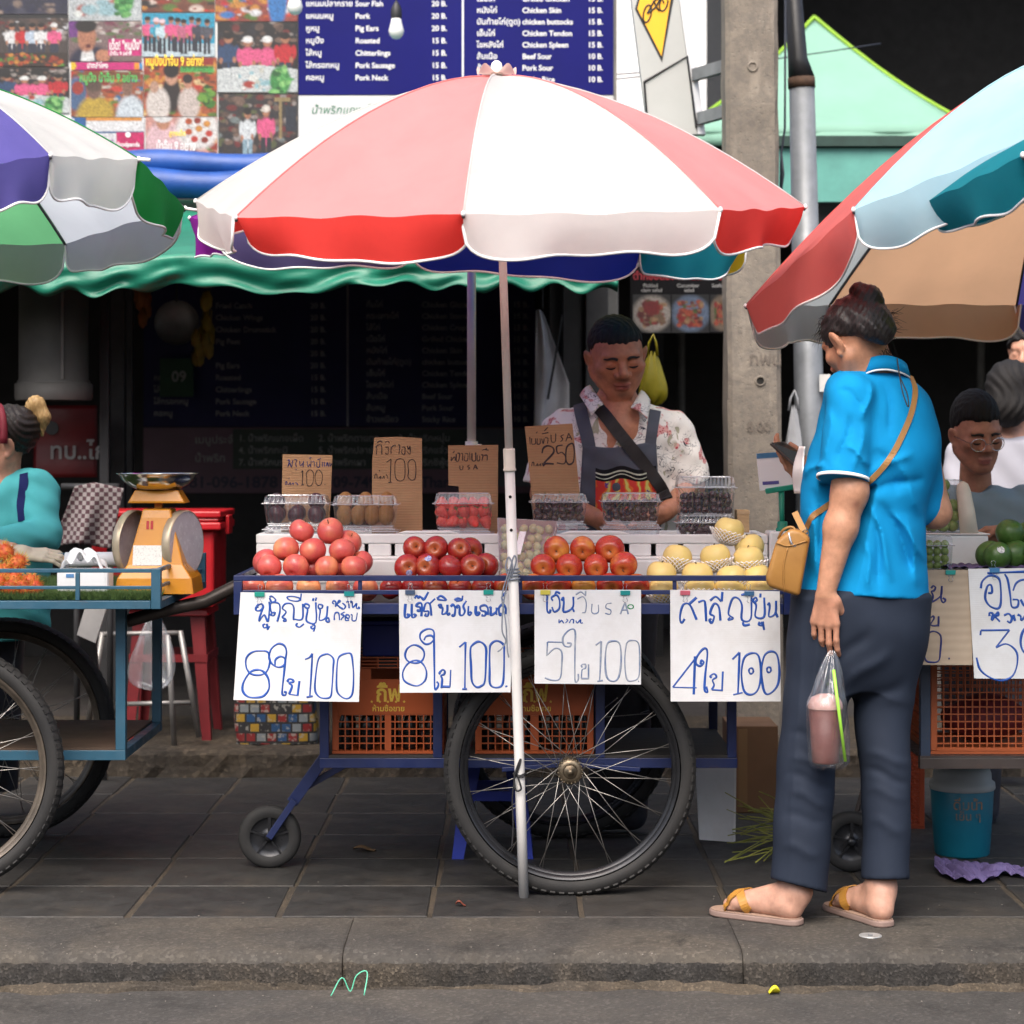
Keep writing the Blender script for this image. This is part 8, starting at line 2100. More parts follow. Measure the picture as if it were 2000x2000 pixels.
def hand(b,wrist,palm_dir,across,nrm,curl,L=.078,k=.010,thumb=1,s=1.0):
 """Five fingers on a palm. palm_dir: wrist->knuckles, across: index->little, nrm: towards the palm side."""
 w,d,a,n=A3(wrist),A3(palm_dir),A3(across),A3(nrm);d /= np.linalg.norm(d);a /= np.linalg.norm(a);n /= np.linalg.norm(n)
 kn=[]
 for i in range(4):
  q=w+d*(.082-.004*abs(i-1))*s+a*(-.030+.020*i)*s;kn.append(q);b.add(cone(w+d*.012*s+a*(-.012+.008*i)*s,q,.0145*s,.0105*s),.012)
 lens=(.042,.047,.044,.034)
 for i in range(4):
  p=kn[i];ang=0;r=.0088*s if i < 3 else .0078*s
  for seg,fr in enumerate((1.0,.66,.52)):
   ang += curl[seg] if not hasattr(curl[0],'__len__') else curl[i][seg]
   q=p+(d*math.cos(ang)+n*math.sin(ang)+a*(-.02+.013*i)*(seg == 0))*lens[i]*fr*s;b.add(cone(p,q,r,r*.9),.004);p=q;r *= .92
 p=w+d*.022*s-a*.024*s+n*.006*s;q=p+(d*.55-a*.6*thumb+n*.45)*.045*s;r2=q+(d*.85-a*.05+n*.45)*.033*s;r3=r2+(d*.9+a*.15+n*.3)*.024*s
 b.add(cone(p,q,.0165*s,.0115*s),.012).add(cone(q,r2,.0110*s,.0095*s),.005).add(cone(r2,r3,.0095*s,.008*s),.004)
def fabric_mat(name,col,var=.15,rough=.85,bs=420,trans=0,sheen=0):
 return M(name,col,rough,var,6,.25,bs,.0008,sheen=sheen,spec=.12,trans=trans)
def pxpy(p):
 """Photograph pixel of world points."""
 return 1000+p[:,0]/p[:,1]*F,HORIZON-(p[:,2]-CAM_H)/p[:,1]*F
def strap_along(t,name,fn,pts,width,mat,th=.003,side=None):
 """A band laid on the surface fn: control points are pushed out to the surface."""
 pts=catmull(pts,8);V=[];m=len(pts)
 arr=np.array([tuple(p) for p in pts])
 def grad(a):
  e=.004;return np.stack([(fn(a+A3(ax)*e)-fn(a-A3(ax)*e)) for ax in ((1,0,0),(0,1,0),(0,0,1))],1)
 nn=None
 for _ in range(6):
  g=grad(arr);g /= (np.linalg.norm(g,axis=1)[:,None]+1e-9);arr=arr-g*(fn(arr)-.0015)[:,None];nn=g
 mb=MB()
 for i in range(m):
  d=arr[min(i+1,m-1)]-arr[max(i-1,0)];d /= np.linalg.norm(d)+1e-9;s=np.cross(d,nn[i]);s /= np.linalg.norm(s)+1e-9
  for (u,o) in ((-1,0),(-1,th),(1,th),(1,0)): mb.v.append(tuple(arr[i]+s*width/2*u+nn[i]*o))
 for i in range(m-1):
  for k in range(4): mb.f.append((i*4+k,i*4+(k+1)%4,(i+1)*4+(k+1)%4,(i+1)*4+k));mb.mi.append(0)
 return mb.build(name,mat,t)
def strap_px(t,name,fn,pts,width,mat,Y0,Y1,th=.003,lift=.002):
 """A band laid on the near side of the surface fn along a line of photograph pixels."""
 pts=catmull([Vector((x,y,0)) for x,y in pts],8);ys=np.linspace(Y0,Y1,240);arr=[]
 for p in pts:
  q=np.array([tuple(P(p.x,p.y,y)) for y in ys]);d=fn(q);h=np.argmax(d < lift) if (d < lift).any() else int(np.argmin(d));arr.append(ys[h])
 arr=np.convolve(np.pad(arr,2,mode='edge'),np.ones(5)/5,'valid');W3=[P(p.x,p.y,y) for p,y in zip(pts,arr)];mb=MB();m=len(W3)
 for i in range(m):
  d=(W3[min(i+1,m-1)]-W3[max(i-1,0)]).normalized();a=A3(W3[i]);g=A3([float(fn((a+A3(ax)*.012)[None])[0]-fn((a-A3(ax)*.012)[None])[0]) for ax in ((1,0,0),(0,1,0),(0,0,1))])
  n=(Vector(g/(np.linalg.norm(g)+1e-9))+Vector((0,-.7,0))).normalized();sd_=d.cross(n).normalized();n=sd_.cross(d)
  for (u,o) in ((-1,0),(-1,th),(1,th),(1,0)): mb.v.append(tuple(W3[i]+sd_*width/2*u+n*o))
 for i in range(m-1):
  for k in range(4): mb.f.append((i*4+k,i*4+(k+1)%4,(i+1)*4+(k+1)%4,(i+1)*4+k));mb.mi.append(0)
 return mb.build(name,mat,t)
YW=5.60;sw=YW/F
def W(px,py,dY=0.0): return P(px,py,YW+dY)
def key(px,hw,py,dY,hd): q=W(px,py,dY);return (q.z,q.x,q.y,hw*sw,hd)
cu=thing('person','person in a bright blue polo shirt and navy trousers holding a bagged drink','person',(W(1650,0).x,5.58,0))
torso=stack([key(1700,62,728,.02,.075),key(1706,86,752,.02,.10),key(1712,108,800,.02,.125),key(1712,122,850,.02,.14),key(1705,130,900,.02,.15),key(1692,127,950,.02,.15),key(1685,122,1000,.02,.148),key(1686,121,1050,.02,.148),key(1686,123,1100,.02,.152),key(1683,131,1168,.02,.158),key(1682,134,1186,.02,.160)])
shirt=Body();shirt.add(torso).add(ell(W(1655,765,-.03),(.055,.06,.05)),.05)
sl_a,sl_b=W(1662,775,-.075),W(1646,950,-.125)
shirt.add(cone(sl_a,sl_b,.062,.064),.022)
sr_a,sr_b=W(1775,800,.04),W(1808,985,.07);shirt.add(cone(sr_a,sr_b,.060,.056),.03)
ax_l=A3(sl_b-sl_a);ax_l /= np.linalg.norm(ax_l);ax_r=A3(sr_b-sr_a);ax_r /= np.linalg.norm(ax_r)
hem_l=W(1646,938,-.125);hem_r=W(1812,978,.07)
def cutl(p):
 q=p-A3(hem_l);al=q@ax_l;rad=np.linalg.norm(q-al[:,None]*ax_l,axis=1);return np.maximum(-al,rad-.085)
def cutr(p):
 q=p-A3(hem_r);al=q@ax_r;rad=np.linalg.norm(q-al[:,None]*ax_r,axis=1);return np.maximum(np.maximum(-al,rad-.075),-(q[:,0]-.035))
shirt.cut(cutl,.003)
shirt.keep(plane(W(1680,1160),(-.07,0,-1)),.003)
shirt.cut(ell(W(1668,712,.03),(.066,.066,.055)),.008)
def folds(p):
 x,y=pxpy(p);d=np.zeros(len(p))
 def ridge(x0,y0,x1,y1,amp,w,wav=1.0):
  L=math.hypot(x1-x0,y1-y0);ux,uy=(x1-x0)/L,(y1-y0)/L
  al=((x-x0)*ux+(y-y0)*uy)/L;ac=(x-x0)*-uy+(y-y0)*ux + 5*np.sin(al*5)
  return amp*np.exp(-(np.abs(ac)/(w*.8))**1.4)*np.clip(np.minimum(al,1-al)*4+.25,0,1)*((al > -.05)&(al < 1.05))
 for r in ((1700,990,1745,1130,.007,9),(1722,985,1790,1120,-.008,12),(1740,1000,1810,1090,.006,9),(1706,1010,1722,1150,-.006,9),(1700,745,1690,820,.005,7),(1725,750,1745,850,-.005,9),(1700,930,1780,880,.005,11),(1705,960,1800,930,-.006,12),(1750,900,1800,1000,.005,12),(1580,1000,1600,1120,.006,8),(1590,960,1612,1080,-.006,9),(1570,930,1606,900,.005,8),(1620,800,1615,900,.004,8),(1660,810,1640,905,-.005,9),(1685,830,1672,920,.004,8),(1640,760,1690,790,-.003,6),(1690,1060,1700,1150,.005,7),(1770,1010,1795,1140,.005,10),(1650,870,1700,905,.005,7),(1715,880,1760,960,-.006,14)): d -= ridge(*r)
 return 2.0*d + .0018*np.sin(p[:,2]*55+p[:,0]*40)*np.sin(p[:,0]*30+p[:,1]*25)
shirt.disp(folds)
m_polo=fabric_mat('bright_blue_polo',(.004,.225,.50),.10)
m_white_trim=fabric_mat('white_trim',(.80,.80,.80),.05)
sdf_obj('polo_shirt',shirt,W(1500,1215,-.30),W(1900,690,.30),.0055,m_polo,cu)
cring=[W(1688,722,-.035),W(1706,711,-.058),W(1730,708,-.06),W(1752,714,-.045),W(1766,724,-.01),W(1766,732,.03),W(1745,730,.075),W(1700,736,.09),W(1672,742,.05),W(1672,735,-.005)]
def collar(h0,h1,out,nm,mat,par):
 ring_=catmull(cring,6,True);cen_=sum(ring_,Vector())/len(ring_);mb=MB();m=len(ring_)
 for p in ring_:
  d=(p-cen_);d.z=0;d.normalize();mb.v += [tuple(p+d*(.004+out)+Vector((0,0,h0))),tuple(p+d*out*.4+Vector((0,0,h1)))]
 for i in range(m): j=(i+1) % m;mb.f.append((2*i,2*j,2*j+1,2*i+1));mb.mi.append(0)
 mb.build(nm,mat,par,smooth=True,solid=.004)
collar(-.016,.018,.010,'collar',m_polo,cu);collar(-.020,-.0155,.013,'collar_trim',m_white_trim,cu)
mb=MB()
def cuff(u,v):
 a_=2*math.pi*u;e1=np.cross(ax_l,(0,1,0));e1 /= np.linalg.norm(e1);e2=np.cross(ax_l,e1)
 c_=A3(hem_l)+ax_l*(-.009+.008*v);return tuple(c_+(e1*math.cos(a_)+e2*math.sin(a_))*.0672)
mb.grid(cuff,40,2);mb.build('cuff_trim',m_white_trim,cu,smooth=True,solid=.002)
legn=stack([key(1622,70,1170,.0,.115),key(1612,66,1230,.0,.11),key(1600,64,1300,.0,.10),key(1590,62,1400,-.01,.092),key(1576,57,1480,-.02,.084),key(1571,57,1560,-.03,.082),key(1566,56,1640,-.04,.080),key(1559,55,1765,-.05,.078)])
legf=stack([key(1738,74,1170,.03,.12),key(1736,70,1230,.03,.115),key(1732,64,1300,.03,.10),key(1724,58,1380,.02,.088),key(1726,51,1460,.0,.080),key(1730,48,1540,-.02,.074),key(1731,46,1620,-.03,.072),key(1729,46,1740,-.04,.072)])
hips=stack([key(1683,122,1120,.02,.145),key(1680,127,1180,.02,.15),key(1679,127,1230,.02,.15),key(1672,117,1290,.02,.135),key(1668,90,1345,.02,.10)])
tr=Body();tr.add(legn).add(legf,.02).add(hips,.05)
tr.keep(plane(W(1560,1737,-.05),(.27,0,-1)),.002) if False else None
def hemcut(p):
 x,y=pxpy(p);return np.where(x < 1648,(y-(1716+.27*(x-1508)))*sw,(y-1717)*sw)
tr.keep(hemcut,.003);tr.keep(plane(W(0,1149),(0,0,1)),.003)
def tfold(p):
 x,y=pxpy(p);d=.0015*np.sin(p[:,2]*38+p[:,0]*20)
 for (x0,y0,x1,y1,amp,w) in ((1545,1480,1630,1500,.006,9),(1540,1510,1625,1540,-.006,10),(1545,1545,1620,1575,.005,9),(1530,1590,1610,1605,-.004,10),(1690,1470,1775,1490,.005,9),(1690,1500,1770,1530,-.006,9),(1695,1540,1770,1560,.004,9),(1640,1290,1700,1230,-.006,12),(1650,1340,1740,1270,.007,12),(1670,1380,1770,1330,-.006,13),(1600,1180,1590,1380,.005,8),(1545,1430,1610,1450,-.004,9),(1700,1600,1765,1625,.004,10),(1530,1650,1600,1670,.004,10),(1565,1180,1545,1700,.0025,4)):
  L=math.hypot(x1-x0,y1-y0);ux,uy=(x1-x0)/L,(y1-y0)/L;al=((x-x0)*ux+(y-y0)*uy)/L;ac=(x-x0)*-uy+(y-y0)*ux+4*np.sin(al*6)
  d -= 1.1*amp*np.exp(-(ac/w)**2)*np.clip(np.minimum(al,1-al)*3+.3,0,1)*((al > -.1)&(al < 1.1))
 return d
tr.disp(tfold)
m_trouser=fabric_mat('navy_trouser_cloth',(.020,.027,.044),.18,.75)
sdf_obj('trousers',tr,W(1460,1790,-.30),W(1860,1120,.30),.0058,m_trouser,cu)
HW=frame(math.radians(-146),math.radians(30),math.radians(-4));HO=W(1634,668,-.06)-HW@Vector((-.0785,-.006,-.002))
def Hw(v): return Vector(HO)+HW@Vector(v)
bw=Body();hb_=head_ops(Body(),True);bw.add(framed(hb_,HO,HW),.01)
bw.add(cone(W(1678,672,.0),W(1706,740,.02),.054,.062),.03).add(cone(W(1706,740,.02),W(1700,800,.02),.062,.08),.04)
bw.add(cone(W(1700,800,.02),W(1690,1130,.02),.09,.10),.05)
bw.add(cone(W(1660,790,-.07),W(1660,960,-.12),.045,.043),.04).add(cone(W(1660,960,-.12),W(1642,1030,-.125),.043,.0425),.03).add(cone(W(1642,1030,-.125),W(1613,1158,-.13),.0415,.0245),.02)
hand(bw,W(1613,1158,-.13),(-.03,.0,-1),(-.85,.42,0),(.42,.85,0),((.05,.35,.45),(.1,.45,.6),(.15,.55,.6),(.2,.6,.6)),thumb=.3,s=1.0)
bw.add(cone(W(1790,830,.05),W(1826,1000,.07),.045,.042),.04).add(cone(W(1826,1000,.07),W(1740,985,.26),.041,.036),.02).add(cone(W(1740,985,.26),W(1590,932,.40),.034,.024),.02)
hand(bw,W(1588,932,.40),(-.85,0,.42),(.1,-.3,-.9),(.3,.2,.8),(.3,.5,.4),thumb=.1,s=.85)
for (ankle,heel,toe,knee) in ((W(1556,1740,-.055),(.735,5.525),(.552,5.645),W(1570,1500,-.02)),(W(1721,1728,-.045),(.962,5.505),(.862,5.70),W(1727,1480,0))):
 ax_,hx,tx=A3(ankle),A3((heel[0],heel[1],.040)),A3((toe[0],toe[1],.028));d=tx-hx;d[2]=0;d /= np.linalg.norm(d);sd=np.array([d[1],-d[0],0])
 bw.add(cone(knee,ankle,.05,.034),.03).add(cone(ankle,(ax_[0]*.55+hx[0]*.45,ax_[1]*.55+hx[1]*.45,.072),.034,.032),.02)
 bw.add(cone(hx+d*.012,hx+d*.03+A3((0,0,.012)),.029,.030),.02).add(cone((ax_[0],ax_[1],.085),hx+d*.15+A3((0,0,.008)),.033,.021),.025).add(cone(hx+d*.03,hx+d*.17,.027,.023),.02)
 bw.add(cone(hx+d*.15+sd*.018,hx+d*.178+sd*.016,.018,.017),.015).add(cone(hx+d*.14-sd*.020,hx+d*.165-sd*.022,.016,.015),.015)
 for i,(o,L,r) in enumerate(((.027,.212,.0115),(.010,.208,.0085),(-.003,.202,.008),(-.016,.193,.0078),(-.028,.182,.0075))): bw.add(cone(hx+d*.165+sd*o*.9-A3((0,0,.012)),hx+d*L+sd*o-A3((0,0,.0125)),r*1.05,r),.005)
 bw.add(ell((ax_[0]-.030*sd[0]-.004*d[0],ax_[1]-.030*sd[1],.088),(.010,.010,.011)),.012)
def wcol(V):
 L=(V-A3(HO))@np.array(HW);c=head_color((.44,.215,.13),(.38,.13,.10))(L);far=(L[:,2] < -.13)
 c[far]=A3((.44,.225,.14));feet=V[:,2] < .16;c[feet]=A3((.42,.235,.17))
 m=np.exp(-(np.linalg.norm(V-A3(W(1672,985,-.165)),axis=1)/.012)**2)[:,None];c=c*(1-.7*m)+A3((.14,.05,.04))*.7*m
 hnd=(V[:,2] < W(0,1160).z)&(V[:,2] > .5);c[hnd]=A3((.41,.20,.13));return c
sdf_obj('body',bw,(W(1365,0).x,5.28,-.003),W(1860,545,.52),.0044,m_skin,cu,wcol)
hw_=Body();hc=Body();hc.add(ell((0,-.014,.034),(.080,.098,.086)),.01);hc.keep(lambda p: -(p[:,2]-.42*p[:,1]-.010+.03*(np.abs(p[:,0]) > .06)*(p[:,1] > .015)),.012);hc.cut(ell((0,.125,.0),(.066,.062,.075)),.012)
for s in (-1,1): hc.cut(ell((s*.085,-.004,-.004),(.02,.022,.034)),.006)
hc.add(ell((0,-.085,-.005),(.055,.035,.055)),.03)
hw_.add(framed(hc,HO,HW),.01)
bun=W(1692,594,-.03);hw_.add(ell(bun,(.046,.045,.053),(.2,.3,0)),.006).add(ell(W(1676,566,-.03),(.022,.022,.02)),.012)
hw_.disp(lambda p: .0022*np.sin((p[:,0]*150+p[:,2]*110))*np.sin(p[:,1]*60+p[:,2]*30)+.0012*np.sin(p[:,0]*420-p[:,2]*260))
sdf_obj('hair',hw_,W(1560,745,-.17),W(1790,535,.17),.0042,m_hairg,cu)
mb=MB();rs=np.random.RandomState(4)
for k in range(150):
 u=rs.randint(5)
 if u == 0: a_=W(1742+rs.uniform(-12,4),610+rs.uniform(0,40),-.02);d_=Vector((rs.uniform(.01,.045),rs.uniform(-.02,.02),rs.uniform(-.02,.02)))
 elif u == 1: a_=W(1738+rs.uniform(-14,6),655+rs.uniform(0,45),-.03);d_=Vector((rs.uniform(-.005,.03),rs.uniform(-.02,.01),rs.uniform(-.06,-.02)))
 elif u == 2: a_=W(1602+rs.uniform(-3,10),615+rs.uniform(0,45),.02);d_=Vector((rs.uniform(-.025,.0),rs.uniform(-.01,.02),rs.uniform(-.05,-.005)))
 elif u == 3: a_=W(1650+rs.uniform(-20,50),585+rs.uniform(-4,8),-.02);d_=Vector((rs.uniform(-.03,.03),rs.uniform(-.02,.02),rs.uniform(.0,.012)))
 else: a_=W(1690+rs.uniform(-20,40),688+rs.uniform(-8,8),-.05);d_=Vector((rs.uniform(-.02,.02),rs.uniform(-.01,.01),rs.uniform(-.03,-.01)))
 mb.tube(catmull([a_,a_+d_*.5+Vector((rs.uniform(-.006,.006),0,rs.uniform(-.004,.006))),a_+d_],3),[.0006]*6+[.0002],4) if False else mb.tube([a_,a_+d_*.5+Vector((rs.uniform(-.006,.006),0,rs.uniform(-.004,.006))),a_+d_],[.0007,.0005,.0002],4,cap=False)
mb.build('loose_hair',m_hair,cu)
mb=MB();q=W(1672,556,-.03);mb.box((q.x-.006,q.y-.004,q.z-.004),(q.x+.006,q.y+.004,q.z+.004));mb.build('hair_clip',m_clipwire,cu)
mb=MB();mb.tube(catmull([W(1752,700,-.07),W(1758,740,-.10),W(1764,770,-.125),W(1774,795,-.135),W(1772,770,-.125),W(1757,735,-.10)],6),.0017,6);mb.build('neck_cord',m_blackstr,cu,smooth=True)
m_sole=M('taupe_rubber_sole',(.24,.165,.14),.75,.15,12,.2,120,.001);m_leath=M('mustard_leather',(.40,.19,.035),.45,.2,10,.15,200,.001)
for k,(heel,toe) in enumerate((((.748,5.513),(.528,5.657)),((.968,5.488),(.848,5.722)))):
 sn=thing('sandal',['mustard cross-strap sandal on the leading foot of the customer','mustard cross-strap sandal on the trailing foot of the customer'][k],'sandal',(heel[0],heel[1],0))
 hx,tx=Vector((*heel,0)),Vector((*toe,0));d=(tx-hx).normalized();sd=Vector((d.y,-d.x,0));L=(tx-hx).length
 out_=[]
 for (u,wl) in ((0,.010),(.03,.024),(.12,.032),(.3,.031),(.5,.034),(.7,.041),(.85,.042),(.95,.032),(1,.012)): out_.append((u,wl))
 ol=[hx+d*(u*L)+sd*w for u,w in out_]+[hx+d*(u*L)-sd*w*(1.0 if u < .6 else .88) for u,w in reversed(out_)]
 ol=catmull(ol,3,True);mb=MB();mb.slab([p+Vector((0,0,.0006)) for p in ol],(0,0,1),.0165);mb.build('sole',m_sole,sn,bevel=.004)
 mb=MB();mb.slab([p*.0+(hx+tx)/2+(p-(hx+tx)/2)*.965+Vector((0,0,.0172)) for p in ol],(0,0,1),.002);mb.build('footbed',M('footbed',(.30,.20,.15),.7,.1,20,.1),sn)
 for (u0,s0,u1,s1) in ((.50,-1,.86,1),(.86,-1,.45,1)):
  pts=[hx+d*(u0*L)+sd*s0*.040+Vector((0,0,.012)),hx+d*((u0*.7+u1*.3)*L)+sd*s0*.026+Vector((0,0,.058)),hx+d*((u0+u1)/2*L)+Vector((0,0,.069)),hx+d*((u0*.3+u1*.7)*L)+sd*s1*.026+Vector((0,0,.056)),hx+d*(u1*L)+sd*s1*.040+Vector((0,0,.012))]
  strap_along(sn,'strap',bw,pts,.022,m_leath,.0028)
hbag=thing('handbag','mustard yellow leather handbag on the customer strap beside the pears','handbag',tuple(W(1535,1165,-.02)))
m_tanst=M('tan_strap_leather',(.30,.155,.05),.5,.15,12,.1)
strap_px(hbag,'strap',shirt,[(1778,735),(1787,762),(1780,805),(1762,850),(1738,895),(1706,932),(1680,955)],.015,m_tanst,5.2,5.9)
strap_px(hbag,'strap',shirt,[(1624,982),(1605,995),(1588,1008),(1576,1030)],.015,m_tanst,5.2,5.9)
m_must=M('mustard_bag_leather',(.32,.16,.04),.42,.2,8,.3,30,.003,col2=(.24,.115,.028))
mb=MB();ol=[W(x,y,-.115) for x,y in ((1516,1056),(1494,1130),(1500,1147),(1562,1166),(1570,1120),(1583,1050),(1564,1036),(1544,1032))]
mb.slab(ol,(.15,1,0),.085);bgo=mb.build('bag_body',m_must,hbag,smooth=True,bevel=.014);bgo.modifiers['bevel'].segments=4
for q in (((1538,1070),(1530,1110),(1532,1156)),((1516,1060),(1540,1066),(1577,1056))): mb=MB();mb.tube(catmull([W(x,y,-.117) for x,y in q],6),.002,6);mb.build('seam',m_must,hbag,smooth=True)
mb=MB();mb.tube(catmull([W(1540,1040,-.11),W(1546,1062,-.115),W(1556,1068,-.11)],5),.004,8);mb.build('zip_pull',m_clipwire,hbag,smooth=True)
mb=MB();mb.bar(W(1552,1000,-.09),W(1572,1042,-.10),.016,.004,up=(0,1,0));mb.build('strap_end',M('tan_tab',(.42,.23,.08),.5,.1,12,.1),hbag)
mb=MB();mb.tube([W(1573,1042,-.105)+Vector((.008*math.cos(a*.628),-.002,.010*math.sin(a*.628))) for a in range(10)],.0018,6,closed=True);mb.build('ring',m_hub,hbag,smooth=True)
mb=MB();mb.tube(catmull([W(1520,1052,-.075),W(1530,1035,-.09),W(1548,1030,-.095),W(1560,1048,-.10)],5),.0035,6);mb.build('zip_edge',m_must,hbag,smooth=True)
ph=thing('mobile_phone','dark mobile phone held out by the customer','phone',tuple(W(1535,895,.33)))
a,b,c,d=W(1504,868,.34),W(1516,866,.34),W(1566,906,.30),W(1556,918,.30)
mb=MB();mb.slab([W(1503,869,.36),W(1530,866,.42),W(1572,893,.36),W(1556,917,.30)],(.2,-.5,.8),.007);mb.build('case',M('dark_phone_case',(.03,.022,.02),.35,.2,10,.05),ph,bevel=.002)
mb=MB();mb.slab([W(1507,870,.362)+Vector((0,-.001,.0078)),W(1530,868,.415)+Vector((0,-.001,.0078)),W(1569,893,.358)+Vector((0,-.001,.0078)),W(1556,914,.305)+Vector((0,-.001,.0078))],(.2,-.5,.8),.0004);mb.build('screen',M('phone_glass',(.01,.01,.012),.1,.1,10,0),ph)
wc_=thing('white_cloth','white folded cloth held against the blue polo shirt','cloth',tuple(W(1562,960,.12)))
mb=MB();mb.grid(lambda u,v: W(1572-10*u-8*math.sin(math.pi*v)*(.4+.6*u)-10*v*u,872+92*v,.05+.10*u+.01*math.sin(9*v)),10,14);mb.build('cloth',m_white_trim,wc_,smooth=True,solid=.003)
dr=thing('bagged_drink','brown iced drink with a green straw in a clear plastic bag','drink',tuple(P(1615,1500,5.44)))
DYk=5.44;sk=DYk/F
cz0,cz1=P(0,1490,DYk).z,P(0,1382,DYk).z;dc=P(1612,0,DYk)
m_drink=M('cocoa_slush',(.15,.04,.032),.45,.25,25,.3,60,.003,col2=(.22,.075,.06));m_foamtop=M('cocoa_foam',(.52,.30,.26),.7,.2,30,.5,90,.004)
mb=MB();mb.lathe([(1e-4,cz0),(24*sk,cz0),(26*sk,cz0+.004),(33*sk,cz1-.002),(1e-4,cz1-.002)],28,(dc.x,dc.y,0));mb.build('drink_filling',m_drink,dr,smooth=True)
mb=MB();mb.lathe([(34*sk,cz1-.002),(33*sk,cz1+.012),(27*sk,cz1+.026),(14*sk,cz1+.034),(1e-4,cz1+.036)],28,(dc.x,dc.y,0));mb.build('drink_foam',m_foamtop,dr,smooth=True)
mb=MB();mb.lathe([(25*sk,cz0-.002),(27*sk,cz0+.003),(34.5*sk,cz1),(36.5*sk,cz1+.002),(36.5*sk,cz1+.006),(35*sk,cz1+.010),(31*sk,cz1+.026),(20*sk,cz1+.037),(1e-4,cz1+.040)],28,(dc.x,dc.y,0));mb.build('cup',clear_plastic('clear_cup',gloss=.03,rough=.08,bscale=60,bump=.2),dr,smooth=True)
mb=MB();mb.tube([P(1628,1308,DYk-.05),P(1651,1487,DYk-.052)],.0042,10);mb.build('straw',M('lime_straw',(.28,.58,.06),.35,.1,10,0),dr,smooth=True)
mb=MB()
def bagw(u,v):
 a_=2*math.pi*u;y=1270+232*v
 if v < .42: w=4+34*(v/.42)**.75
 else: w=39+2*math.sin((v-.42)*5)-(0 if v < .93 else 14*((v-.93)/.07)**2)
 cx=1625-9*min(1,v/.42)+4*max(0,v-.42)
 pl=(1+.16*math.sin(9*a_)*max(0,1-v/.5)+.05*math.sin(7*a_+9*v));return P(cx+w*math.cos(a_)*pl,y+3*math.sin(5*a_)*(v > .9),DYk+w*sk*math.sin(a_)*pl)
mb.grid(bagw,60,36);mb.build('bag',clear_plastic('crinkled_clear_bag',gloss=.16,rough=.10,bscale=30,bump=.9,haze=.025,bstretch=(2.2,2.2,.5)),dr,smooth=True,weld=True)
YV=6.80;sv=YV/F
def U(px,py,dY=0.0): return P(px,py,YV+dY)
def keyv(px,hw,py,dY,hd): q=U(px,py,dY);return (q.z,q.x,q.y,hw*sv,hd)
ve=thing('person','seller in a white patterned shirt and dark grey apron looking down behind the cart','person',(U(1205,0).x,YV+.02,0))
HV=frame(math.radians(10),math.radians(21),math.radians(5));VO=U(1204,698,.0)
def Hv(v): return Vector(VO)+HV@Vector((v[0]*1.14,v[1]*1.06,v[2]*1.04))
bv=Body();VS=(1.14,1.06,1.04);bv.add(framed(head_ops(Body()),VO,HV,VS),.01)
bv.add(cone(U(1207,735,.065),U(1203,800,.095),.052,.060),.012).add(cone(U(1205,815,.085),U(1206,880,.06),.085,.125),.04).add(ell(U(1208,838,.03),(.09,.101,.085)),.02).add(cone(U(1203,860,.05),U(1205,1120,.05),.13,.13),.05)
bv.add(cone(U(1205,1120,.05),(U(1185,0).x,YV+.03,.06),.12,.05),.05).add(cone(U(1215,1120,.05),(U(1235,0).x,YV+.03,.06),.12,.05),.05)
bv.add(cone(U(1085,850,.05),U(1062,965,.03),.05,.042),.04).add(cone(U(1062,965,.03),U(1160,1010,-.20),.038,.029),.02)
bv.add(cone(U(1325,850,.05),U(1350,950,.03),.05,.042),.04).add(cone(U(1350,950,.03),U(1300,1000,-.16),.038,.029),.02)
hand(bv,U(1163,1012,-.21),(.6,-.5,-.5),(-.1,.6,-.7),(.5,.3,-.5),(.5,.5,.4));hand(bv,U(1298,1002,-.17),(-.75,-.4,-.45),(.1,.5,-.75),(-.4,.3,-.5),(.5,.5,.4))
def vcol(V):
 L=(V-A3(VO))@np.array(HV);c=head_color((.47,.19,.105),(.27,.075,.065),.65)(L/A3((1.14,1.06,1.04)));c[L[:,2] < -.12]=A3((.47,.20,.115));return c
sdf_obj('body',bv,(U(1030,0).x,YV-.33,.0),U(1400,600,.24),.0042,m_skin,ve,vcol)
eye_parts(ve,Hv)
hv=Body();hv.add(framed(hair_cap(None,.020,.70,.003,.001),VO,HV,VS),.01);sdf_obj('hair',hv,U(1130,735,-.13),U(1285,600,.14),.0035,m_hair,ve)
def vneck(p):
 x,y=pxpy(p);t_=(y-786)/78;return np.maximum(np.maximum((np.abs(x-1207-6*t_)-30*(1-t_))*sv,(y-866)*sv),p[:,1]-YV-.01)
sh=Body();sh.add(stack([keyv(1203,52,782,.06,.07),keyv(1203,92,800,.06,.10),keyv(1203,122,826,.06,.125),keyv(1204,128,860,.055,.14),keyv(1205,125,920,.05,.145),keyv(1206,122,1000,.05,.145),keyv(1206,122,1120,.05,.145)]))
sh.add(cone(U(1098,842,.05),U(1062,940,.03),.068,.066),.04).add(cone(U(1312,842,.05),U(1348,936,.03),.070,.068),.04).cut(vneck,.003).cut(ell(U(1206,770,.04),(.066,.07,.05)),.01)
def slc(c,ax):
 c,ax=A3(c),A3(ax)/np.linalg.norm(ax);return lambda p: np.maximum(-((p-c)@ax),np.linalg.norm((p-c)-((p-c)@ax)[:,None]*ax,axis=1)-.085)
sh.cut(slc(U(1058,950,.03),U(1062,965)-U(1090,850)),.003).cut(slc(U(1352,945,.03),U(1350,950)-U(1325,850)),.003)
def vf(p):
 x,y=pxpy(p);return .003*np.sin(x*.16+y*.05)*np.sin(y*.045)+.002*np.sin(x*.07-y*.13)
sh.disp(vf)
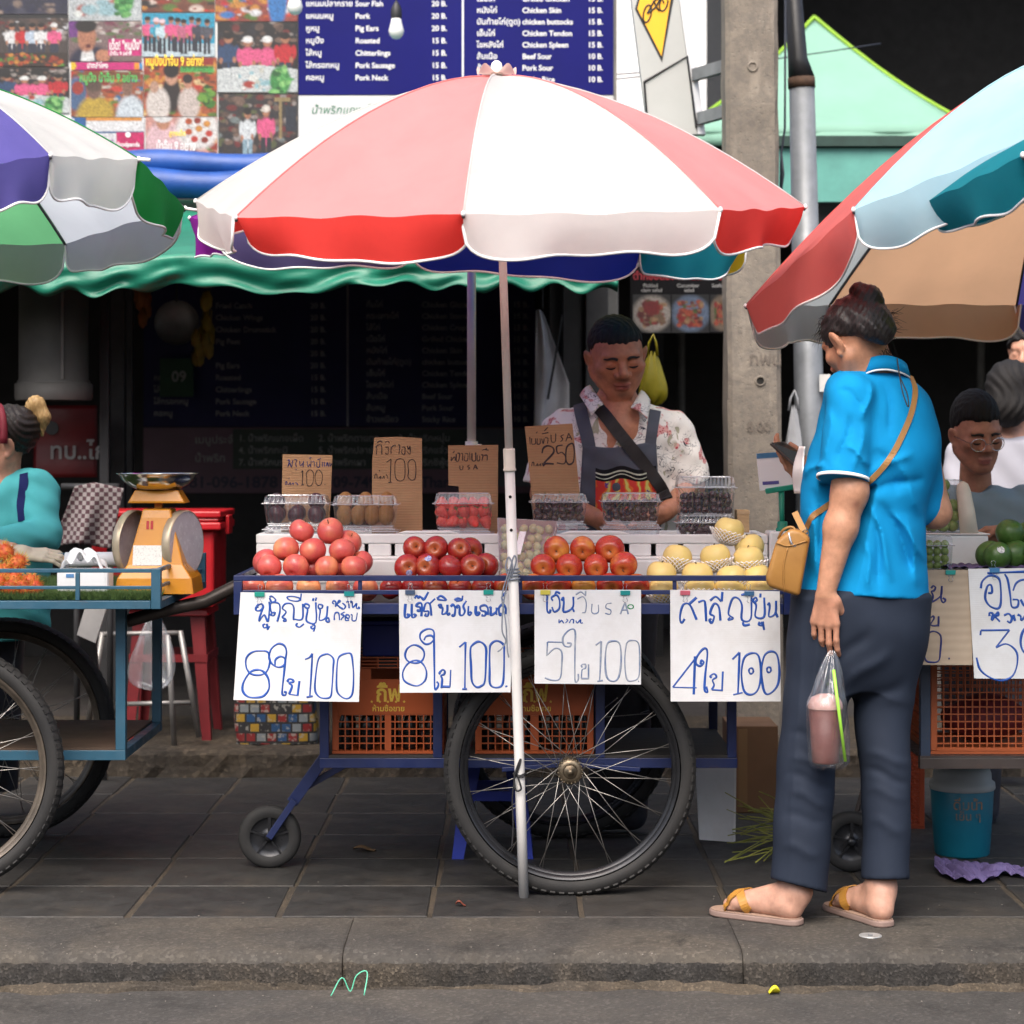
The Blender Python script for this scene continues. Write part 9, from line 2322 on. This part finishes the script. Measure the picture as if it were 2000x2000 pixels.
def print_shirt():
 t=NT('patterned_shirt_cloth');co=t.coord('Object')
 base=(.70,.66,.62)
 f1=t.ramp(t.noise(co,11,2,.5,1.2),[(.57,0.0),(.60,1.0)]);v=t.n('ShaderNodeTexVoronoi');v.inputs['Scale'].default_value=120;t.l(co,v.inputs['Vector'])
 red=t.mix(t.ramp(v.outputs['Distance'],[(.25,0.0),(.5,1.0)]),(.36,.03,.05),(.60,.30,.28))
 c=t.mix(f1,base,red)
 w=t.n('ShaderNodeTexNoise');w.inputs['Scale'].default_value=26;w.inputs['Detail'].default_value=1;w.inputs['Distortion'].default_value=2.2;t.l(co,w.inputs['Vector'])
 ln=t.ramp(w.outputs[0],[(.47,0.0),(.49,1.0),(.505,1.0),(.525,0.0)]);msk=t.ramp(t.noise(co,9,2),[(.45,0.0),(.55,1.0)])
 c=t.mix(t.math('MULTIPLY',ln,msk),c,(.03,.03,.05))
 f2=t.ramp(t.noise(t.coord('Object',(1.3,1,1.1)),17,2,.5,.8),[(.63,0.0),(.66,1.0)]);c=t.mix(f2,c,(.34,.33,.24))
 t.set(Base_Color=c,Roughness=.8);t.bump(t.noise(co,400,2),.2,.0008);return t.m
m_pshirt=print_shirt()
sdf_obj('shirt',sh,(U(1000,0).x,YV-.26,U(0,1130).z),U(1420,740,.30),.0052,m_pshirt,ve)
for s in (-1,1):
 mb=MB();a_,b_,c_,d_=(U(1152,752,.04),U(1132,772,.0),U(1156,812,-.10),U(1178,790,-.085)) if s < 0 else (U(1252,762,.04),U(1270,782,.0),U(1264,818,-.10),U(1232,796,-.085))
 mb.grid(lambda u,v: a_.lerp(b_,v).lerp(d_.lerp(c_,v),u)+Vector((0,-.012*math.sin(math.pi*u),.006*math.sin(math.pi*v))),8,5);mb.build('collar',m_pshirt,ve,smooth=True,solid=.003)
apn=thing('apron','dark grey apron with an embroidered band worn by the fruit seller','apron',tuple(U(1205,1120,-.1)))
m_apron=fabric_mat('dark_grey_apron',(.085,.09,.115),.15,.8)
def breg(x0,x1,y0,y1):
 def f(p):
  x,y=pxpy(p);w_=(y-y0)/(y1-y0)*14;return np.maximum(np.maximum((x0-w_-x),(x-x1-w_))*sv,np.maximum((y0+6*np.sin((x-x0)*.03)-y),(y-y1))*sv)
 return f
ap=Body();ap.add(lambda p: sh(p)-.007);ap.keep(breg(1138,1282,868,1118),.002);ap.keep(plane(U(0,0,.0),(0,1,0)),.002);sdf_obj('bib',ap,U(1090,1130,-.30),U(1330,850,.05),.0055,m_apron,apn)
strap_px(apn,'shoulder_strap',sh,[(1132,790),(1137,815),(1145,845),(1152,880)],.042,m_apron,6.4,7.0,.004,.003);strap_px(apn,'shoulder_strap',sh,[(1280,802),(1276,825),(1272,850),(1268,882)],.036,m_apron,6.4,7.0,.004,.003)
def band(nm,y0,y1,wav,mat,off):
 mb=MB();apf=lambda p: sh(p)-.007-off
 n_=40;V=[]
 for i in range(n_+1):
  for j in range(3):
   px=1164+120*i/n_;py=y0+(y1-y0)*j/2+wav*math.sin(i/n_*11);V.append(tuple(U(px,py,-.13)))
 arr=np.array(V)
 for _ in range(8): arr[:,1] += np.clip(apf(arr),-.05,.05)*.8
 mb.add([tuple(v) for v in arr],[(i*3+j,i*3+j+1,(i+1)*3+j+1,(i+1)*3+j) for i in range(n_) for j in range(2)]);mb.build(nm,mat,apn,smooth=True)
band('black_band',914,938,4,fabric_mat('black_band',(.012,.012,.014),.1),.002);band('white_stripe',922,925,4,M('cream_thread',(.6,.62,.5),.7,.4,90,0),.003);band('white_stripe',930,932,5,M('cream_thread_thin',(.6,.62,.5),.7,.4,90,0),.0032)
def emb():
 t=NT('embroidered_red_band');co=t.coord('Object',(1,.01,1));w=t.n('ShaderNodeTexWave');w.inputs['Scale'].default_value=9;w.inputs['Distortion'].default_value=6;w.inputs['Detail Scale'].default_value=2;t.l(co,w.inputs['Vector'])
 c=t.mix(t.ramp(w.outputs[0],[(.35,0.0),(.5,1.0)]),(.55,.03,.02),(.62,.13,.02));c=t.mix(t.ramp(w.outputs[0],[(.80,0.0),(.86,1.0)]),c,(.55,.5,.12));c=t.mix(t.ramp(t.noise(co,45,2),[(.60,0.0),(.66,1.0)]),c,(.10,.03,.22))
 t.set(Base_Color=c,Roughness=.8);return t.m
band('embroidered_band',938,1000,3,emb(),.0025)
sb=thing('sling_bag','black sling bag strap across the fruit seller chest','bag strap',tuple(U(1290,960,-.12)))
shx=lambda p: np.minimum(sh(p)-.009,bv(p)-.004)
strap_px(sb,'strap',shx,[(1168,796),(1185,815),(1208,845),(1235,878),(1262,912),(1288,948),(1302,975)],.040,M('black_webbing',(.02,.016,.016),.6,.2,30,.1),6.4,7.0,.003)
YL=7.02
def Lp(px,py,dY=0.0): return P(px,py,YL+dY)
ls=thing('person','seller in a turquoise long-sleeved shirt with a red headband behind the rambutans','person',(Lp(-40,0).x,YL,0))
HL=frame(math.radians(-62),math.radians(8),0);LO=Lp(2,872,.02)
bl=Body();bl.add(framed(head_ops(Body(),True),LO,HL),.01).add(cone(Lp(10,905,.03),Lp(8,985,.03),.05,.055),.03).add(cone(Lp(0,985,.03),Lp(-20,1150,.05),.10,.13),.05).add(cone(Lp(-20,1150,.05),(Lp(-20,0).x,YL+.05,STEP_Z),.12,.08),.05)
gl=Body();hand(gl,Lp(40,1082,-.35),(1,.1,-.05),(.1,-.9,-.45),(.1,.35,-1),(.15,.45,.3),s=.95)
bl.add(cone(Lp(-80,1060,-.25),Lp(36,1080,-.35),.04,.028),.02).add(cone(Lp(-80,1060,-.25),Lp(-90,980,.0),.045,.05),.03)
sdf_obj('body',bl,(Lp(-150,0).x,YL-.45,STEP_Z),Lp(90,760,.25),.0055,m_skin,ls,lambda V: head_color((.50,.25,.165),(.40,.13,.11))((V-A3(LO))@np.array(HL)))
gl.add(cone(Lp(20,1082,-.35),Lp(44,1082,-.35),.031,.029),.01);gv=thing('glove','cream work glove resting on the turf cart','glove',tuple(Lp(80,1100,-.35)));sdf_obj('glove',gl,Lp(0,1130,-.46),Lp(160,1050,-.24),.0038,M('cream_cotton_glove',(.58,.50,.38),.9,.12,20,.3,200,.001),gv)
hl=Body();hl.add(framed(hair_cap(None,.0,.55,.010,.002),LO,HL),.01);hl.add(ell(Lp(40,835,.03),(.06,.07,.06)),.04).disp(lambda p: .0022*np.sin(p[:,2]*260+p[:,0]*150+4*np.sin(p[:,0]*50)));sdf_obj('hair',hl,Lp(-70,940,-.16),Lp(100,760,.2),.0045,m_hairb,ls)
po=Body();po.add(cone(Lp(48,812,.05),Lp(70,790,.05),.018,.026),.015).add(cone(Lp(70,790,.05),Lp(84,815,.05),.026,.022),.02).add(cone(Lp(84,815,.05),Lp(82,850,.05),.022,.006),.02);po.disp(lambda p: .0012*np.sin(p[:,0]*420+p[:,2]*160));sdf_obj('ponytail',po,Lp(20,880,-.06),Lp(120,750,.14),.004,m_blond,ls)
mb=MB();mb.tube([Vector(LO)+HL@Vector((.090*math.cos(a),.012-.02*math.sin(a),.02+.112*math.sin(a))) for a in [math.pi*k/18-.1 for k in range(20)]],.013,8);mb.build('headband',M('dark_red_headband',(.20,.008,.02),.6,.2,10,.1),ls,smooth=True)
mb=MB();hbp=Vector(LO)+HL@Vector((0,.03,.135));mb.grid(lambda u,v: hbp+Vector((.06*(u-.5),.02*math.sin(3*v),.03*(v-.3)*abs(u-.5)*2+.02)),8,5);mb.build('headband_bow',bpy.data.materials['dark_red_headband'],ls,smooth=True,solid=.008)
sl_=Body();sl_.add(stack([(Lp(0,918).z,Lp(30,0).x,YL+.05,.05,.05),(Lp(0,940).z,Lp(10,0).x,YL+.05,.15,.10),(Lp(0,985).z,Lp(0,0).x,YL+.05,.185,.125),(Lp(0,1120).z,Lp(-15,0).x,YL+.05,.18,.14),(Lp(0,1250).z,Lp(-15,0).x,YL+.05,.18,.14)]))
sl_.add(cone(Lp(72,955,.0),Lp(82,1050,-.10),.068,.062),.03).add(cone(Lp(84,1046,-.12),Lp(-20,1062,-.30),.058,.042),.02).add(cone(Lp(-85,985,.0),Lp(-80,1060,-.24),.06,.05),.03).cut(cone(Lp(-12,900,-.06),Lp(-16,1000,-.14),.06,.02),.01)
def lf(p):
 x,y=pxpy(p);return .0035*np.sin((y-x*.5)*.16)*np.exp(-((x-75)/45)**2)+.002*np.sin(y*.09+x*.05)
sl_.disp(lf);sdf_obj('shirt',sl_,(Lp(-150,0).x,YL-.45,Lp(0,1250).z),Lp(150,905,.25),.0058,fabric_mat('turquoise_jersey',(.09,.44,.45),.15),ls)
strap_px(ls,'apron_strap',sl_,[(47,925),(46,950),(41,985),(43,1018)],.030,fabric_mat('navy_strap',(.015,.02,.09),.1),6.5,7.3)
YR=6.98
def Rp(px,py,dY=0.0): return P(px,py,YR+dY)
rm=thing('person','person in glasses and a grey-blue shirt looking down behind the avocados','person',(Rp(1905,0).x,YR+.04,0))
HR=frame(math.radians(12),math.radians(16),math.radians(3));RO=Rp(1906,850,0)
br=Body();br.add(framed(head_ops(Body()),RO,HR),.01).add(cone(Rp(1905,890,.065),Rp(1905,965,.09),.048,.055),.012).add(cone(Rp(1905,1005,.08),Rp(1905,1120,.06),.06,.11),.04).add(cone(Rp(1905,1120,.06),(Rp(1905,0).x,YR+.06,.05),.12,.09),.05)
br.add(cone(Rp(1995,1000,.05),Rp(2010,1080,-.05),.045,.04),.04).add(cone(Rp(2010,1080,-.05),Rp(1968,1040,-.36),.037,.028),.02);hand(br,Rp(1968,1040,-.36),(-.85,-.3,-.1),(.1,.6,-.6),(0,.3,-.8),(.35,.4,.3))
def rcol(V):
 L=(V-A3(RO))@np.array(HR);c=head_color((.44,.20,.13),(.34,.115,.10),.6)(L);c[L[:,2] < -.12]=A3((.40,.18,.11));return c
sdf_obj('body',br,(Rp(1820,0).x,YR-.52,0),Rp(2060,750,.24),.0048,m_skin,rm,rcol)
def Hr(v): return Vector(RO)+HR@Vector(v)
eye_parts(rm,Hr)
hr=Body();hr.add(framed(hair_cap(None,.020,.72,.004,.012),RO,HR),.01);sdf_obj('hair',hr,Rp(1830,890,-.15),Rp(1985,745,.16),.004,m_hair,rm)
sr_=Body();sr_.add(stack([(Rp(0,948).z,RO.x,YR+.06,.085,.075),(Rp(0,965).z,RO.x,YR+.06,.15,.10),(Rp(0,1000).z,RO.x,YR+.06,.205,.125),(Rp(0,1130).z,RO.x,YR+.06,.20,.14)])).cut(ell(Rp(1905,940,.02),(.058,.09,.038)),.01).add(cone(Rp(1998,985,.05),Rp(2012,1060,.0),.065,.06),.03).disp(lambda p: .003*np.sin(p[:,0]*45+p[:,2]*60)*np.sin(p[:,2]*25))
sdf_obj('shirt',sr_,Rp(1770,1130,-.2),Rp(2080,925,.28),.006,fabric_mat('grey_blue_tee',(.19,.25,.28),.12),rm)
gls=thing('eyeglasses','thin-rimmed eyeglasses worn behind the avocados','eyeglasses',tuple(Hr((0,.11,0))))
for s in (-1,1):
 mb=MB();mb.tube([Hr((s*.033+.024*math.cos(a),.104-.012*abs(math.cos(a)*.5*s+.3),-.004+.021*math.sin(a))) for a in [2*math.pi*k/18 for k in range(18)]],.0016,5,closed=True);mb.build('rim',m_clipwire,gls,smooth=True)
 mb=MB();mb.tube([Hr((s*.057,.095,.0)),Hr((s*.079,.02,.004)),Hr((s*.08,-.01,.0))],.0011,5);mb.build('temple',m_clipwire,gls)
mb=MB();mb.tube([Hr((-.009,.105,-.002)),Hr((0,.110,.002)),Hr((.009,.105,-.002))],.0011,5);mb.build('bridge',m_clipwire,gls)
def back_person(label,px,py,Y,yaw,shirt,shirtname,hairgrow,sk,bob=True,pitch=.15):
 t=thing('person',label,'person',(P(px,0,Y).x,Y,0));O=P(px,py,Y);Hm=frame(yaw,pitch,0);s=Y/F
 b=Body();b.add(framed(head_ops(Body(),True),O,Hm),.01).add(cone(O+Vector((0,.03,-.06)),O+Vector((0,.05,-.19)),.05,.06),.03).add(cone(O+Vector((0,.05,-.2)),O+Vector((0,.05,-.6)),.09,.11),.05).add(cone(O+Vector((0,.05,-.6)),Vector((O.x,O.y+.05,STEP_Z)),.11,.08),.05)
 sdf_obj('body',b,(O.x-.22,Y-.18,STEP_Z),O+Vector((.22,.24,.15)),.0065,m_skin,t,lambda V: head_color(sk,(.38,.12,.1))((V-A3(O))@np.array(Hm)))
 h=Body();hc=Body();hc.add(ell((0,-.016,.030),(.088,.104,.098)),.01)
 if bob: hc.add(ell((0,-.045,-.05),(.085,.075,.075)),.03).cut(ell((0,.125,-.03),(.068,.075,.105)),.012)
 else: hc.keep(lambda p: -(p[:,2]-.6*p[:,1]-.015),.01)
 h.add(framed(hc,O,Hm),.01).disp(lambda p: .0022*np.sin(p[:,0]*190+5*np.sin(p[:,2]*30)));sdf_obj('hair',h,O+Vector((-.17,-.17,-.16)),O+Vector((.17,.17,.17)),.005,m_hair,t)
 S=Body();S.add(stack([(O.z-.135,O.x,Y+.05,.06,.055),(O.z-.16,O.x,Y+.05,.12,.09),(O.z-.21,O.x,Y+.05,.19,.115),(O.z-.55,O.x,Y+.05,.19,.13)])).add(cone(O+Vector((-.18,.04,-.22)),O+Vector((-.20,.0,-.48)),.055,.05),.03).disp(lambda p: .003*np.sin(p[:,0]*50+p[:,2]*40))
 sdf_obj('shirt',S,O+Vector((-.30,-.12,-.55)),O+Vector((.26,.22,-.10)),.007,fabric_mat(shirtname,shirt,.1),t)
back_person('person with a dark bob in a white shirt behind the grey-blue shirt',1975,772,7.75,math.radians(150),(.36,.36,.41),'white_shirt_cloth',0,(.42,.22,.15))
back_person('person with dark hair half hidden behind the white shirt',2010,690,8.6,math.radians(-30),(.10,.10,.11),'dark_shirt_cloth',0,(.42,.22,.15),False)
# ================================================================ unseen shophouse row added behind the camera to darken the shop
m_opp=M('shophouse_plaster',(.26,.25,.23),.85,.25,1.2,.2,20,.01)
m_oppwin=M('shophouse_glass',(.04,.05,.06),.15,.2,3,0)
sr2=thing('unseen_shophouse_row','row of plain shophouses across the street','building',(0,-9.5,ROAD_Z))
mb=MB();mb.box((-22,-13,ROAD_Z),(22,-9.5,3.4));mb.build('wall',m_opp,sr2)
mb=MB();mb.box((-22.2,-13.2,3.405),(22.2,-9.2,3.6));mb.build('roof',m_opp,sr2)
for k in range(11):
 x=-20+4*k
 for z in ():
  mb=MB();mb.box((x-.9,-9.49,z),(x+.9,-9.44,z+1.3));mb.build('window',m_oppwin,sr2)
 mb=MB();mb.box((x-1.6,-9.49,ROAD_Z+.1),(x+1.6,-9.43,2.6));mb.build('shutter',M('shutter_grey',(.2,.2,.21),.5,.2,3,0) if 'shutter_grey' not in bpy.data.materials else bpy.data.materials['shutter_grey'],sr2)
